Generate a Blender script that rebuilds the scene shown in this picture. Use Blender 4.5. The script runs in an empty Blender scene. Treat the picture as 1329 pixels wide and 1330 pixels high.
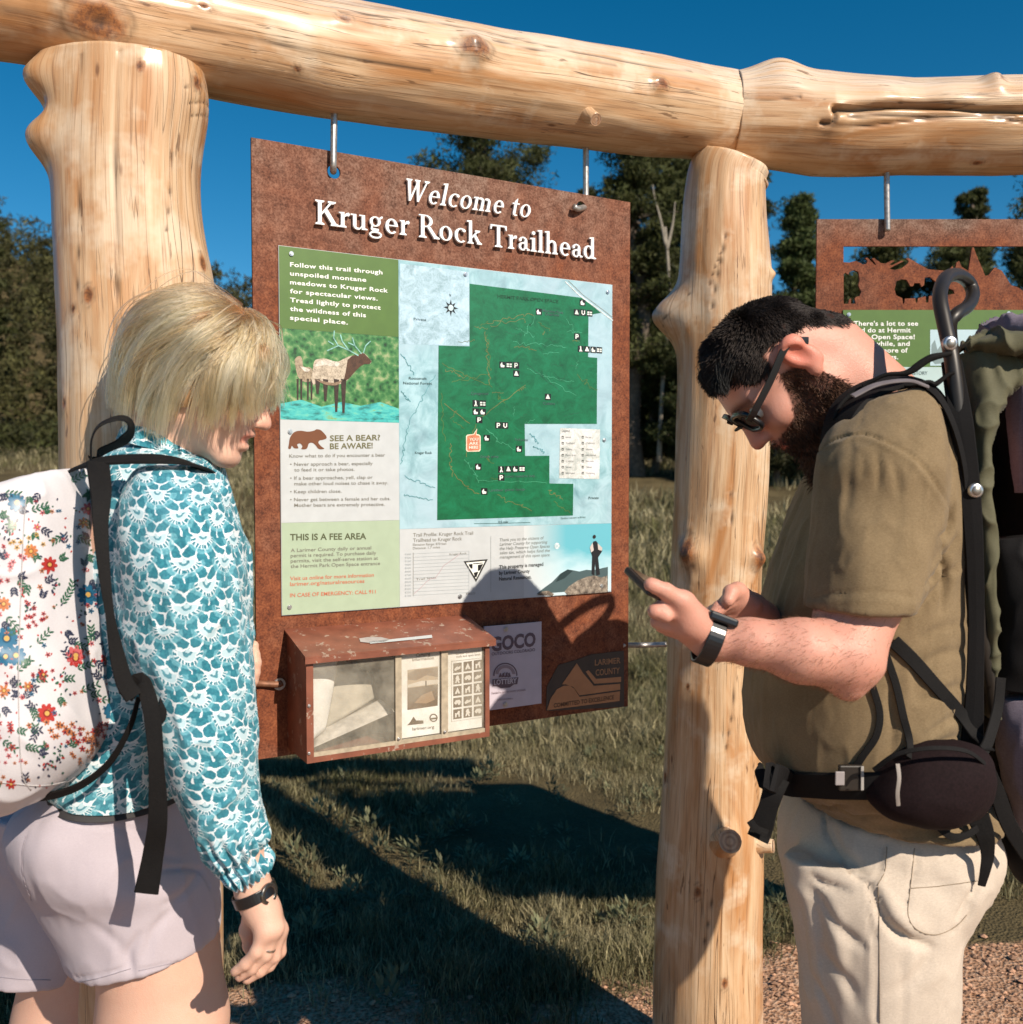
import bpy, math, random
import numpy as np
from mathutils import Vector, Matrix
from mathutils.bvhtree import BVHTree
R = math.radians
rng = np.random.default_rng(7)
random.seed(7)
scene = bpy.context.scene
COL = scene.collection

# ------------------------------------------------------------------ camera
F_PX, CX, CY, PITCH = 1250.0, 664.5, 665.0, math.atan(47 / 1250)
CAM = np.array([0.0, 0.0, 1.45])
cam_data = bpy.data.cameras.new('camera')
cam = bpy.data.objects.new('camera', cam_data)
COL.objects.link(cam)
cam.location = CAM
cam.rotation_euler = (R(90) - PITCH, 0, 0)
cam_data.sensor_fit = 'HORIZONTAL'
cam_data.sensor_width = 36
cam_data.lens = F_PX / 1329 * 36
cam_data.clip_start = 0.05
cam_data.clip_end = 2000
cam_data.dof.use_dof = True
cam_data.dof.focus_distance = 1.72
cam_data.dof.aperture_fstop = 6.5
scene.camera = cam

# ------------------------------------------------------------------ light
SUN_TO = np.array([-0.552, 0.70, -0.645])          # direction the light travels
SUN_TO = SUN_TO / np.linalg.norm(SUN_TO)
world = bpy.data.worlds.new('World')
scene.world = world
world.use_nodes = True
wn = world.node_tree.nodes
wl = world.node_tree.links
wn.clear()
sky = wn.new('ShaderNodeTexSky')
sky.sky_type = 'NISHITA'
sky.sun_disc = False
sky.sun_elevation = math.asin(-SUN_TO[2])
sky.sun_rotation = math.atan2(-SUN_TO[0], -SUN_TO[1])
sky.altitude = 2400
sky.air_density = 1.0
sky.dust_density = 0.5
sky.ozone_density = 2.0
hs = wn.new('ShaderNodeHueSaturation')
hs.inputs['Hue'].default_value = 0.487
hs.inputs['Saturation'].default_value = 1.42
hs.inputs['Value'].default_value = 1.0
bg = wn.new('ShaderNodeBackground')
bg.inputs['Strength'].default_value = 0.079
wo = wn.new('ShaderNodeOutputWorld')
wl.new(sky.outputs[0], hs.inputs['Color'])
wl.new(hs.outputs[0], bg.inputs['Color'])
wl.new(bg.outputs[0], wo.inputs[0])
sun_data = bpy.data.lights.new('sun', 'SUN')
sun_data.energy = 5.0
sun_data.angle = R(0.5)
sun_data.color = (1.0, 0.875, 0.72)
sun = bpy.data.objects.new('sun', sun_data)
COL.objects.link(sun)
sun.location = (3, -4, 6)
sun.rotation_euler = Vector(SUN_TO).to_track_quat('-Z', 'Y').to_euler()
scene.view_settings.view_transform = 'Standard'
scene.view_settings.look = 'None'
scene.view_settings.gamma = 1
scene.view_settings.use_curve_mapping = False
scene.view_settings.exposure = 0.36
scene.cycles.max_bounces = 6
scene.cycles.transparent_max_bounces = 12

# ------------------------------------------------------------------ coordinates
FW = np.array([0, math.cos(PITCH), -math.sin(PITCH)])
UP = np.array([0, math.sin(PITCH), math.cos(PITCH)])
RT = np.array([1.0, 0, 0])
def ray(px, py):
    return RT * ((px - CX) / F_PX) + UP * ((CY - py) / F_PX) + FW
def P(px, py, Y):
    d = ray(px, py)
    return CAM + d * (Y / d[1])
def srgb(r, g, b, a=1):
    f = lambda c: (c / 255) / 12.92 if c / 255 <= 0.04045 else ((c / 255 + 0.055) / 1.055) ** 2.4
    return (f(r), f(g), f(b), a)
def nrm(v):
    v = np.asarray(v, float)
    return v / (np.linalg.norm(v, axis=-1, keepdims=True) + 1e-12)

# ------------------------------------------------------------------ objects
def props(o, label=None, cat=None, group=None, kind=None):
    if label: o['label'] = label
    if cat: o['category'] = cat
    if group: o['group'] = group
    if kind: o['kind'] = kind
    return o
def empty(name, loc, **k):
    o = bpy.data.objects.new(name, None)
    COL.objects.link(o)
    o.location = loc
    o.empty_display_size = 0.1
    return props(o, **k)
def put(name, me, parent=None, **k):
    o = bpy.data.objects.new(name, me)
    COL.objects.link(o)
    if parent is not None:
        o.parent = parent
        o.matrix_parent_inverse = parent_matrix(parent).inverted()
    return props(o, **k)
def parent_matrix(p):
    m = Matrix.LocRotScale(p.location, p.rotation_euler, p.scale)
    if p.parent is not None:
        m = parent_matrix(p.parent) @ p.matrix_parent_inverse @ m
    return m
def mesh_np(name, V, Fc, mat=None, uv=None, col=None, smooth=True, mats=None, fmat=None):
    """V (n,3); Fc (m,k) array or list of arrays of one width each; uv per vertex; col per vertex or per face"""
    me = bpy.data.meshes.new(name)
    V = np.asarray(V, np.float32)
    if isinstance(Fc, np.ndarray): Fc = [Fc]
    Fc = [np.asarray(f, np.int32) for f in Fc if len(f)]
    me.vertices.add(len(V))
    me.vertices.foreach_set('co', V.ravel())
    loops = np.concatenate([f.ravel() for f in Fc])
    sizes = np.concatenate([np.full(len(f), f.shape[1], np.int32) for f in Fc])
    starts = np.concatenate([[0], np.cumsum(sizes)[:-1]]).astype(np.int32)
    me.loops.add(len(loops))
    me.loops.foreach_set('vertex_index', loops)
    me.polygons.add(len(sizes))
    me.polygons.foreach_set('loop_start', starts)
    me.polygons.foreach_set('loop_total', sizes)
    me.polygons.foreach_set('use_smooth', np.full(len(sizes), smooth))
    if uv is not None:
        l = me.uv_layers.new(name='UVMap')
        l.data.foreach_set('uv', np.asarray(uv, np.float32)[loops].ravel())
    if col is not None:
        col = np.asarray(col, np.float32)
        if len(col) == len(V):
            a = me.color_attributes.new('Col', 'FLOAT_COLOR', 'POINT')
            c = np.ones((len(V), 4), np.float32)
            c[:, :3] = col[:, :3]
        else:
            a = me.color_attributes.new('Col', 'FLOAT_COLOR', 'CORNER')
            c = np.ones((len(loops), 4), np.float32)
            c[:, :3] = np.repeat(col[:, :3], sizes, axis=0)
        a.data.foreach_set('color', c.ravel())
    if mats:
        for m in mats: me.materials.append(m)
    elif mat: me.materials.append(mat)
    if fmat is not None:
        me.polygons.foreach_set('material_index', np.asarray(fmat, np.int32))
    me.update(calc_edges=True)
    me.validate()
    return me
def bvh(me):
    n = len(me.vertices)
    co = np.empty(n * 3, np.float32); me.vertices.foreach_get('co', co)
    co = co.reshape(-1, 3)
    return BVHTree.FromPolygons([Vector(c) for c in co], [tuple(p.vertices) for p in me.polygons])
def hit(tree, px, py):
    """where the line of sight through a picture point meets a surface: (point, normal)"""
    d = nrm(ray(px, py))
    loc, n, i, dist = tree.ray_cast(Vector(CAM), Vector(d))
    if loc is None: return None, None
    n = np.array(n)
    if n @ d > 0: n = -n
    return np.array(loc), n

# ------------------------------------------------------------------ numpy noise
def _hash(ix, iy, iz, s):
    h = (ix.astype(np.int64) * 374761393 + iy.astype(np.int64) * 668265263 + iz.astype(np.int64) * 2147483647 + s * 974634777)
    h = (h ^ (h >> 13)) * 1274126177
    h = h ^ (h >> 16)
    return (h & 0xFFFFFF) / float(0xFFFFFF)
def vnoise(p, seed=0):
    p = np.asarray(p, float)
    i = np.floor(p); f = p - i
    f = f * f * (3 - 2 * f)
    i = i.astype(np.int64)
    out = 0
    for dx in (0, 1):
        wx = f[..., 0] if dx else 1 - f[..., 0]
        for dy in (0, 1):
            wy = f[..., 1] if dy else 1 - f[..., 1]
            for dz in (0, 1):
                wz = f[..., 2] if dz else 1 - f[..., 2]
                out = out + wx * wy * wz * _hash(i[..., 0] + dx, i[..., 1] + dy, i[..., 2] + dz, seed)
    return out * 2 - 1
def fbm(p, seed=0, oct=3, gain=0.5):
    a, s, t = 1.0, 0.0, 0.0
    p = np.asarray(p, float)
    for k in range(oct):
        s = s + a * vnoise(p * (2 ** k) + 17.3 * k, seed + k); t += a; a *= gain
    return s / t

# ------------------------------------------------------------------ lofts, tubes, straps
def spline(pts, n):
    """Catmull-Rom through pts (k,d), n samples, roughly even"""
    pts = np.asarray(pts, float)
    k = len(pts)
    if k == 2:
        t = np.linspace(0, 1, n)[:, None]
        return pts[0] * (1 - t) + pts[1] * t
    ext = np.vstack([2 * pts[0] - pts[1], pts, 2 * pts[-1] - pts[-2]])
    seg = np.linalg.norm(np.diff(pts[:, :3], axis=0), axis=1) + 1e-9
    cum = np.concatenate([[0], np.cumsum(seg)])
    s = np.linspace(0, cum[-1], n)
    i = np.clip(np.searchsorted(cum, s, 'right') - 1, 0, k - 2)
    t = ((s - cum[i]) / seg[i])[:, None]
    a, b, c, d = ext[i], ext[i + 1], ext[i + 2], ext[i + 3]
    return 0.5 * (2 * b + (c - a) * t + (2 * a - 5 * b + 4 * c - d) * t * t + (3 * b - a - 3 * c + d) * t ** 3)
def grid_faces(nr, ns, closed=True):
    i = np.arange(nr - 1)[:, None]; j = np.arange(ns if closed else ns - 1)[None, :]
    j2 = (j + 1) % ns
    return np.stack([i * ns + j, i * ns + j2, (i + 1) * ns + j2, (i + 1) * ns + j], -1).reshape(-1, 4)
class Surf:
    """closed ring surface: G (nr,ns,3), outward normals N, metric uv"""
    def __init__(s, G):
        s.G = G
        s.nr, s.ns = G.shape[:2]
        s.recalc()
    def recalc(s):
        G = s.G
        du = np.roll(G, -1, 1) - np.roll(G, 1, 1)
        dv = np.gradient(G, axis=0)
        n = nrm(np.cross(du, dv))
        c = G.mean(1, keepdims=True)
        if ((G - c) * n).sum() < 0: n = -n; s.flip = True
        else: s.flip = False
        s.N = n
        seg = np.linalg.norm(np.diff(np.concatenate([G, G[:, :1]], 1), axis=1), axis=2)
        s.U = np.concatenate([np.zeros((s.nr, 1)), np.cumsum(seg, 1)], 1)
        mid = s.U[:, -1:] / 2
        s.Uc = s.U[:, :-1] - mid
        rl = np.linalg.norm(np.diff(G, axis=0), axis=2).mean(1)
        s.V = np.concatenate([[0], np.cumsum(rl)])[:, None] * np.ones((1, s.ns))
    def displace(s, d):
        s.G = s.G + s.N * d[..., None]
        s.recalc(); return s
    def mesh(s, name, mat, caps=True, col=None, thick=0.0):
        V = s.G.reshape(-1, 3); nr, ns = s.nr, s.ns
        Fq = grid_faces(nr, ns)
        # duplicate the seam column for clean uv
        G2 = np.concatenate([s.G, s.G[:, :1]], 1)
        U2 = s.U - s.U[:, -1:] / 2
        V2 = np.concatenate([s.V, s.V[:, :1]], 1)
        uv = np.stack([U2, V2], -1).reshape(-1, 2)
        n2 = ns + 1
        Fq = grid_faces(nr, n2, closed=False)
        if not s.flip: Fq = Fq[:, ::-1] if False else Fq
        V = G2.reshape(-1, 3)
        faces = [Fq]
        if caps:
            c0 = s.G[0].mean(0); c1 = s.G[-1].mean(0)
            V = np.vstack([V, c0, c1]); uv = np.vstack([uv, [0, 0], [0, s.V[-1, 0]]])
            a = len(V) - 2; j = np.arange(ns)
            faces.append(np.stack([np.full(ns, a), j + 1, j], -1))
            faces.append(np.stack([np.full(ns, a + 1), (nr - 1) * n2 + j, (nr - 1) * n2 + j + 1], -1))
        if s.flip: faces = [f[:, ::-1] for f in faces]
        if col is not None:
            col = np.concatenate([col, col[:, :1]], 1).reshape(-1, 3)
            if caps: col = np.vstack([col, col[:2]])
        return mesh_np(name, V, faces, mat, uv=uv, col=col)
def loft(rows, nr=100, ns=72, e=1.0, front=0.0):
    """rows: (left_px, left_py), (right_px, right_py), depth, half_thickness. e<1 squarer."""
    data = []
    for r in rows:
        (lx, ly), (rx, ry), Y, t = r[:4]
        L = P(lx, ly, Y); Rr = P(rx, ry, Y)
        data.append(np.concatenate([(L + Rr) / 2, (Rr - L) / 2, [t]]))
    D = spline(np.array(data), nr)
    th = np.linspace(0, 2 * np.pi, ns, endpoint=False) + np.pi / 2
    c, s_ = np.cos(th), np.sin(th)
    pw = lambda x: np.sign(x) * np.abs(x) ** e
    cc, ss = pw(c), pw(s_)
    def px(X):
        d = X - CAM; z = d @ FW; return np.stack([CX + F_PX * (d @ RT) / z, CY - F_PX * (d @ UP) / z], -1)
    want_c = px(D[:, :3]); want_r = px(D[:, :3] + D[:, 3:6]); e = want_r - want_c; ln = np.linalg.norm(e, axis=1) + 1e-9; e = e / ln[:, None]
    Dc, Da = D[:, :3].copy(), D[:, 3:6].copy()
    for _ in range(3):       # keep the seen outline: rings bulge towards the viewer, so pull them in
        G = Dc[:, None] + Da[:, None] * cc[None, :, None] + np.array([0, 1.0, 0]) * (D[:, None, 6:7] * ss[None, :, None])
        q = ((px(G.reshape(-1, 3)).reshape(G.shape[0], -1, 2) - want_c[:, None]) * e[:, None]).sum(-1)
        hi, lo = q.max(1), q.min(1)
        Dc = Dc - Da * (((hi + lo) / 2) / ln)[:, None]
        Da = Da * np.clip(2 * ln / (hi - lo), .6, 1.2)[:, None]
    G = Dc[:, None] + Da[:, None] * cc[None, :, None] + np.array([0, 1.0, 0]) * (D[:, None, 6:7] * ss[None, :, None])
    return Surf(G)
def frames(pts):
    T = nrm(np.gradient(pts, axis=0))
    ref = np.array([0.02, 0.05, 1.0]) if abs(T[0][2]) < 0.9 else np.array([1.0, 0.05, 0.02])
    N = np.zeros_like(T); n = nrm(np.cross(T[0], ref))
    for i in range(len(T)):
        n = nrm(n - T[i] * (n @ T[i])); N[i] = n
    return T, N, np.cross(T, N)
def tube_surf(pts, rad, n=40, ns=16, flat=1.0):
    pts = spline(pts, n)
    rad = np.interp(np.linspace(0, 1, n), np.linspace(0, 1, np.size(rad)), np.atleast_1d(rad)) if np.size(rad) > 1 else np.full(n, float(np.atleast_1d(rad)[0]))
    T, N, B = frames(pts)
    th = np.linspace(0, 2 * np.pi, ns, endpoint=False)
    G = pts[:, None] + rad[:, None, None] * (np.cos(th)[None, :, None] * N[:, None] + flat * np.sin(th)[None, :, None] * B[:, None])
    return Surf(G)
def tube(name, pts, rad, mat, parent=None, n=40, ns=16, **k):
    return put(name, tube_surf(pts, rad, n, ns).mesh(name, mat), parent, **k)
def strap_geo(pts, nor, width, thick, n=40):
    pts = np.asarray(pts, float)
    nor = np.asarray(nor, float)
    if nor.ndim == 1: nor = np.repeat(nor[None], len(pts), 0)
    both = spline(np.hstack([pts, nor]), n)
    p, N = both[:, :3], both[:, 3:6]
    T = nrm(np.gradient(p, axis=0))
    N = nrm(N - T * (N * T).sum(1, keepdims=True))
    B = np.cross(T, N)
    w = (np.interp(np.linspace(0, 1, n), np.linspace(0, 1, np.size(width)), np.atleast_1d(width)) / 2)[:, None]
    prof = [(-1, 0.1), (-0.9, 1.0), (0, 1.12), (0.9, 1.0), (1, 0.1), (0.9, -0.3), (-0.9, -0.3)]
    G = np.stack([p + B * w * a + N * thick * b for a, b in prof], 1)
    return Surf(G)
def strap(name, pts, nor, width, thick, mat, parent=None, n=40, **k):
    me = strap_geo(pts, nor, width, thick * .7, n).mesh(name, mat)
    me.polygons.foreach_set('use_smooth', np.zeros(len(me.polygons), bool))
    return put(name, me, parent, **k)
def box_geo(c, ax, ay, az):
    """centre and three half-axis vectors"""
    c = np.asarray(c, float)
    s = np.array([[-1, -1, -1], [1, -1, -1], [1, 1, -1], [-1, 1, -1], [-1, -1, 1], [1, -1, 1], [1, 1, 1], [-1, 1, 1]])
    V = c + s[:, :1] * np.asarray(ax) + s[:, 1:2] * np.asarray(ay) + s[:, 2:] * np.asarray(az)
    Fq = np.array([[0, 3, 2, 1], [4, 5, 6, 7], [0, 1, 5, 4], [1, 2, 6, 5], [2, 3, 7, 6], [3, 0, 4, 7]])
    if np.cross(ax, ay) @ np.asarray(az) < 0: Fq = Fq[:, ::-1]
    return V, Fq
def box(name, c, ax, ay, az, mat, parent=None, bevel=0.0, **k):
    V, Fq = box_geo(c, ax, ay, az)
    me = mesh_np(name, V, Fq, mat, smooth=False)
    o = put(name, me, parent, **k)
    if bevel:
        m = o.modifiers.new('bevel', 'BEVEL'); m.width = bevel; m.segments = 2
    return o
class Bag:
    """collects geometry of mixed polygons"""
    def __init__(s): s.V = []; s.F = {}; s.C = {}; s.n = 0
    def add(s, V, Fl, col=(1, 1, 1)):
        V = np.asarray(V, float)
        groups = Fl if isinstance(Fl, list) and len(Fl) and isinstance(Fl[0], np.ndarray) else None
        if groups is None:
            byk = {}
            for f in Fl: byk.setdefault(len(f), []).append(list(f))
            groups = [np.array(v) for v in byk.values()]
        for g in groups:
            if len(g) == 0: continue
            s.F.setdefault(g.shape[1], []).append(g + s.n)
            s.C.setdefault(g.shape[1], []).append(np.tile(np.asarray(col[:3], float), (len(g), 1)))
        s.V.append(V); s.n += len(V)
    def mesh(s, name, mat, smooth=False):
        ks = list(s.F)
        return mesh_np(name, np.vstack(s.V), [np.vstack(s.F[k]) for k in ks], mat, col=np.vstack([np.vstack(s.C[k]) for k in ks]), smooth=smooth)
    def build(s, name, mat, parent=None, smooth=False, **k):
        return put(name, s.mesh(name, mat, smooth), parent, **k)

# ------------------------------------------------------------------ materials
class M:
    """small node writer: v = M('name'); sockets or numbers go in, sockets come out"""
    def __init__(s, name):
        s.mat = bpy.data.materials.new(name)
        s.mat.use_nodes = True
        s.nt = s.mat.node_tree
        s.b = s.nt.nodes['Principled BSDF']
        s._tc = None
    def lk(s, v, sock):
        if isinstance(v, bpy.types.NodeSocket): s.nt.links.new(v, sock)
        elif isinstance(v, (tuple, list)) and len(v) == 3 and sock.type == 'RGBA': sock.default_value = (*v, 1)
        else: sock.default_value = v
    def m(s, op, *a, clamp=False):
        n = s.nt.nodes.new('ShaderNodeMath'); n.operation = op; n.use_clamp = clamp
        for k, v in enumerate(a): s.lk(v, n.inputs[k])
        return n.outputs[0]
    def tc(s, w='Object'):
        if s._tc is None: s._tc = s.nt.nodes.new('ShaderNodeTexCoord')
        return s._tc.outputs[w]
    def map(s, v, scale=(1, 1, 1), loc=(0, 0, 0), rot=(0, 0, 0)):
        n = s.nt.nodes.new('ShaderNodeMapping')
        s.lk(v, n.inputs[0]); n.inputs['Scale'].default_value = scale; n.inputs['Location'].default_value = loc
        n.inputs['Rotation'].default_value = rot
        return n.outputs[0]
    def noise(s, v, scale=5, detail=3, rough=0.5, dist=0.0, color=False):
        n = s.nt.nodes.new('ShaderNodeTexNoise')
        s.lk(v, n.inputs['Vector']); n.inputs['Scale'].default_value = scale
        n.inputs['Detail'].default_value = detail; n.inputs['Roughness'].default_value = rough
        n.inputs['Distortion'].default_value = dist
        return n.outputs[1 if color else 0]
    def voro(s, v, scale=5, feature='F1', out=0, rand=1.0):
        n = s.nt.nodes.new('ShaderNodeTexVoronoi'); n.feature = feature
        s.lk(v, n.inputs['Vector']); n.inputs['Scale'].default_value = scale; n.inputs['Randomness'].default_value = rand
        return n.outputs[out]
    def wave(s, v, scale=5, dist=2, detail=2, dscale=1, dirn='X'):
        n = s.nt.nodes.new('ShaderNodeTexWave'); n.bands_direction = dirn
        s.lk(v, n.inputs['Vector']); n.inputs['Scale'].default_value = scale; n.inputs['Distortion'].default_value = dist
        n.inputs['Detail'].default_value = detail; n.inputs['Detail Scale'].default_value = dscale
        return n.outputs['Fac']
    def ramp(s, f, stops, interp='LINEAR'):
        n = s.nt.nodes.new('ShaderNodeValToRGB'); n.color_ramp.interpolation = interp
        e = n.color_ramp.elements
        while len(e) < len(stops): e.new(0.5)
        for k, (p, c) in enumerate(stops):
            e[k].position = p
            e[k].color = (c, c, c, 1) if isinstance(c, (int, float)) else (*c[:3], 1)
        s.lk(f, n.inputs[0]); return n.outputs[0]
    def mix(s, f, a, b, mode='MIX'):
        n = s.nt.nodes.new('ShaderNodeMix'); n.data_type = 'RGBA'; n.blend_type = mode
        s.lk(f, n.inputs[0]); s.lk(a, n.inputs[6]); s.lk(b, n.inputs[7])
        return n.outputs[2]
    def xyz(s, v):
        n = s.nt.nodes.new('ShaderNodeSeparateXYZ'); s.lk(v, n.inputs[0]); return n.outputs[0], n.outputs[1], n.outputs[2]
    def comb(s, x, y, z=0.0):
        n = s.nt.nodes.new('ShaderNodeCombineXYZ')
        for k, v in enumerate((x, y, z)): s.lk(v, n.inputs[k])
        return n.outputs[0]
    def attr(s, name='Col'):
        n = s.nt.nodes.new('ShaderNodeAttribute'); n.attribute_name = name; return n.outputs['Color']
    def attrf(s, name):
        n = s.nt.nodes.new('ShaderNodeAttribute'); n.attribute_name = name; return n.outputs['Fac']
    def bump(s, h, strength=0.3, dist=0.001):
        n = s.nt.nodes.new('ShaderNodeBump'); n.inputs['Strength'].default_value = strength
        n.inputs['Distance'].default_value = dist
        s.lk(h, n.inputs['Height']); s.nt.links.new(n.outputs[0], s.b.inputs['Normal'])
    def set(s, **k):
        names = dict(color='Base Color', rough='Roughness', metal='Metallic', coat='Coat Weight', coatr='Coat Roughness',
                     sss='Subsurface Weight', sssr='Subsurface Radius', ssss='Subsurface Scale', spec='Specular IOR Level', sheen='Sheen Weight',
                     trans='Transmission Weight', alpha='Alpha', ior='IOR')
        for a, v in k.items(): s.lk(v, s.b.inputs[names[a]])
        return s
def simple(name, color, rough=0.6, metal=0.0, var=0.12, scale=40, bump=0.0, bscale=300, **k):
    m = M(name)
    n = m.noise(m.tc(), scale, 4)
    c1 = tuple(c * (1 - var) for c in color[:3]); c2 = tuple(min(1, c * (1 + var)) for c in color[:3])
    m.set(color=m.ramp(n, [(0.3, c1), (0.7, c2)]), rough=rough, metal=metal, **k)
    if bump: m.bump(m.noise(m.tc(), bscale, 3), bump, 0.001)
    return m.mat
MAT = {}
# printed matter: colour from the print itself
m = M('print_ink'); n = m.noise(m.tc(), 60, 3)
m.set(color=m.mix(0.10, m.attr(), m.ramp(n, [(0.3, (0.35, 0.38, 0.38)), (0.7, (0.9, 0.95, 0.95))]), 'MULTIPLY'), rough=0.38)
MAT['print'] = m.mat
m = M('printed_photo_ink'); o = m.tc()
n = m.m('ADD', m.m('MULTIPLY', m.noise(o, 110, 6, .75), .7), m.m('MULTIPLY', m.noise(o, 420, 2, .6), .4))
m.set(color=m.mix(0.85, m.attr(), m.ramp(n, [(0.42, (0.28, 0.25, 0.22)), (0.58, (0.8, 0.78, 0.74)), (0.7, (1, 1, 1))]), 'MULTIPLY'), rough=0.38)
MAT['print_photo'] = m.mat
m = M('printed_map_ink'); o = m.tc()
rl = m.noise(m.map(o, (1, 1, 1.3), (0, 0, 0), (.3, .5, .2)), 30, 9, .68, 1.0); sp = m.noise(o, 320, 3, .7)
m.set(color=m.mix(1.0, m.attr(), m.ramp(m.m('ADD', m.m('MULTIPLY', rl, .75), m.m('MULTIPLY', sp, .25)), [(0.36, (0.55, 0.62, 0.60)), (0.5, (0.92, 0.95, 0.93)), (0.64, (1.25, 1.22, 1.3))]), 'MULTIPLY'), rough=0.38)
MAT['map_ink'] = m.mat
# weathering steel
def steel(name, grey_top, z0, z1):
    m = M(name)
    o = m.tc()
    big = m.noise(o, 7, 5, 0.65, 0.6)
    fine = m.noise(o, 260, 3, 0.7)
    mid = m.noise(o, 45, 4, 0.7)
    spk = m.m('ADD', m.m('MULTIPLY', fine, 0.6), m.m('MULTIPLY', mid, 0.5))
    red = m.ramp(spk, [(0.40, (0.070, 0.020, 0.010)), (0.54, (0.155, 0.043, 0.018)), (0.70, (0.26, 0.085, 0.035))])
    gry = m.ramp(spk, [(0.40, (0.065, 0.032, 0.022)), (0.52, (0.14, 0.085, 0.062)), (0.68, (0.27, 0.20, 0.165))])
    x, y, z = m.xyz(o)
    f = m.m('MULTIPLY', m.m('DIVIDE', m.m('SUBTRACT', z, z0), z1 - z0, clamp=True), grey_top)
    f = m.m('ADD', f, m.m('MULTIPLY', m.m('SUBTRACT', big, 0.5), 1.6), clamp=True)
    st = m.noise(m.map(o, (14, 14, 0.8)), 1.0, 2)
    f = m.m('MULTIPLY', f, m.ramp(st, [(0.35, 0.45), (0.65, 1.0)]))
    m.set(color=m.mix(f, red, gry), rough=0.78, spec=0.3)
    m.bump(spk, 0.35, 0.0012)
    return m.mat
MAT['steel'] = steel('weathering_steel', 0.62, 1.72, 2.02)
MAT['box_paint'] = None
m = M('chipped_red_brown_paint'); o = m.tc()
chip = m.m('ADD', m.m('MULTIPLY', m.noise(o, 38, 4, 0.6), 0.65), m.m('MULTIPLY', m.noise(o, 130, 3, 0.7), 0.35))
bf = m.noise(o, 25, 3)
base = m.ramp(bf, [(0.3, (0.15, 0.050, 0.030)), (0.7, (0.25, 0.085, 0.050))])
m.set(color=m.mix(m.ramp(chip, [(0.585, 0.0), (0.60, 1.0)]), base, (0.33, 0.24, 0.19)), rough=0.5)
m.bump(chip, 0.2, 0.0006)
MAT['box_paint'] = m.mat
MAT['bolt'] = simple('zinc_bolt', (0.55, 0.56, 0.58), 0.32, 0.9, 0.2, 200)
MAT['rod'] = simple('galvanised_rod', (0.42, 0.40, 0.38), 0.42, 0.75, 0.3, 120, 0.15, 200)
MAT['white_letter'] = simple('white_painted_metal', (0.80, 0.82, 0.84), 0.45, 0.0, 0.04, 60)
m = M('clear_acrylic')
gn = m.noise(m.tc(), 14, 5, 0.7)
m.b.inputs['Base Color'].default_value = (0.95, 0.95, 0.93, 1)
tr = m.nt.nodes.new('ShaderNodeBsdfTransparent'); mx = m.nt.nodes.new('ShaderNodeMixShader')
m.b.inputs['Roughness'].default_value = 0.12
m.b.inputs['Base Color'].default_value = (0.62, 0.58, 0.48, 1)
m.nt.links.new(m.ramp(gn, [(0.35, 0.07), (0.75, 0.30)]), mx.inputs[0])
m.nt.links.new(tr.outputs[0], mx.inputs[1]); m.nt.links.new(m.b.outputs[0], mx.inputs[2])
m.nt.links.new(mx.outputs[0], m.nt.nodes['Material Output'].inputs[0])
MAT['acrylic'] = m.mat

# varnished peeled log: uv = (around, along) in metres, colour attribute r = knot mask, g = dark stain
m = M('peeled_varnished_pine')
uv = m.tc('UV')
g1 = m.noise(m.map(uv, (85, 3.2, 1)), 1.0, 8, 0.68, 0.35)
g2 = m.noise(m.map(uv, (220, 5, 1)), 1.0, 3, 0.6)
pat = m.noise(m.map(uv, (9, 1.6, 1)), 1.0, 4, 0.6, 1.2)
obn = m.noise(m.tc(), 9, 4, 0.6)
c = m.ramp(g1, [(0.25, (0.33, 0.17, 0.075)), (0.45, (0.54, 0.35, 0.20)), (0.75, (0.66, 0.50, 0.34))])
c = m.mix(m.ramp(pat, [(0.46, 0.0), (0.64, 0.85)]), c, (0.42, 0.185, 0.060))
c = m.mix(m.ramp(obn, [(0.52, 0.0), (0.66, 0.65)]), c, (0.68, 0.56, 0.42))
c = m.mix(m.m('MULTIPLY', m.ramp(g2, [(0.56, 0.0), (0.68, 1.0)]), 0.60), c, (0.22, 0.11, 0.05))
# thin drying cracks along the grain
cr = m.noise(m.map(uv, (38, 1.1, 1), (3, 7, 0)), 1.0, 2, 0.5, 0.3)
crk = m.ramp(m.m('ABSOLUTE', m.m('SUBTRACT', cr, 0.5)), [(0.0, 1.0), (0.008, 0.0)])
crm = m.ramp(m.noise(m.map(uv, (6, 0.8, 1), (9, 1, 0)), 1.0, 2), [(0.5, 0.0), (0.6, 1.0)])
crk = m.m('MULTIPLY', crk, crm)
cr2 = m.noise(m.map(uv, (75, 2.0, 1), (13, 2, 0)), 1.0, 3, 0.6, 0.2)
crk2 = m.m('MULTIPLY', m.ramp(m.m('ABSOLUTE', m.m('SUBTRACT', cr2, 0.5)), [(0.0, 1.0), (0.010, 0.0)]), m.ramp(m.noise(m.map(uv, (12, 3, 1), (1, 4, 0)), 1.0, 2), [(0.52, 0.0), (0.60, 1.0)]))
crk = m.m('MAXIMUM', crk, m.m('MULTIPLY', crk2, .7))
vk = m.voro(m.map(uv, (16, 5.5, 1)), 1.0)
kn_s = m.m('MULTIPLY', m.ramp(vk, [(0.03, 1.0), (0.075, 0.0)]), m.ramp(m.noise(m.map(uv, (7, 2.5, 1), (4, 4, 0)), 1.0, 1), [(0.50, 0.0), (0.56, 1.0)]))
c = m.mix(m.m('MULTIPLY', kn_s, .85), c, (0.16, 0.07, 0.03))
c = m.mix(m.m('MULTIPLY', crk, 0.85), c, (0.10, 0.05, 0.025))
kx, sx, wx_ = m.xyz(m.attr())
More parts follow.
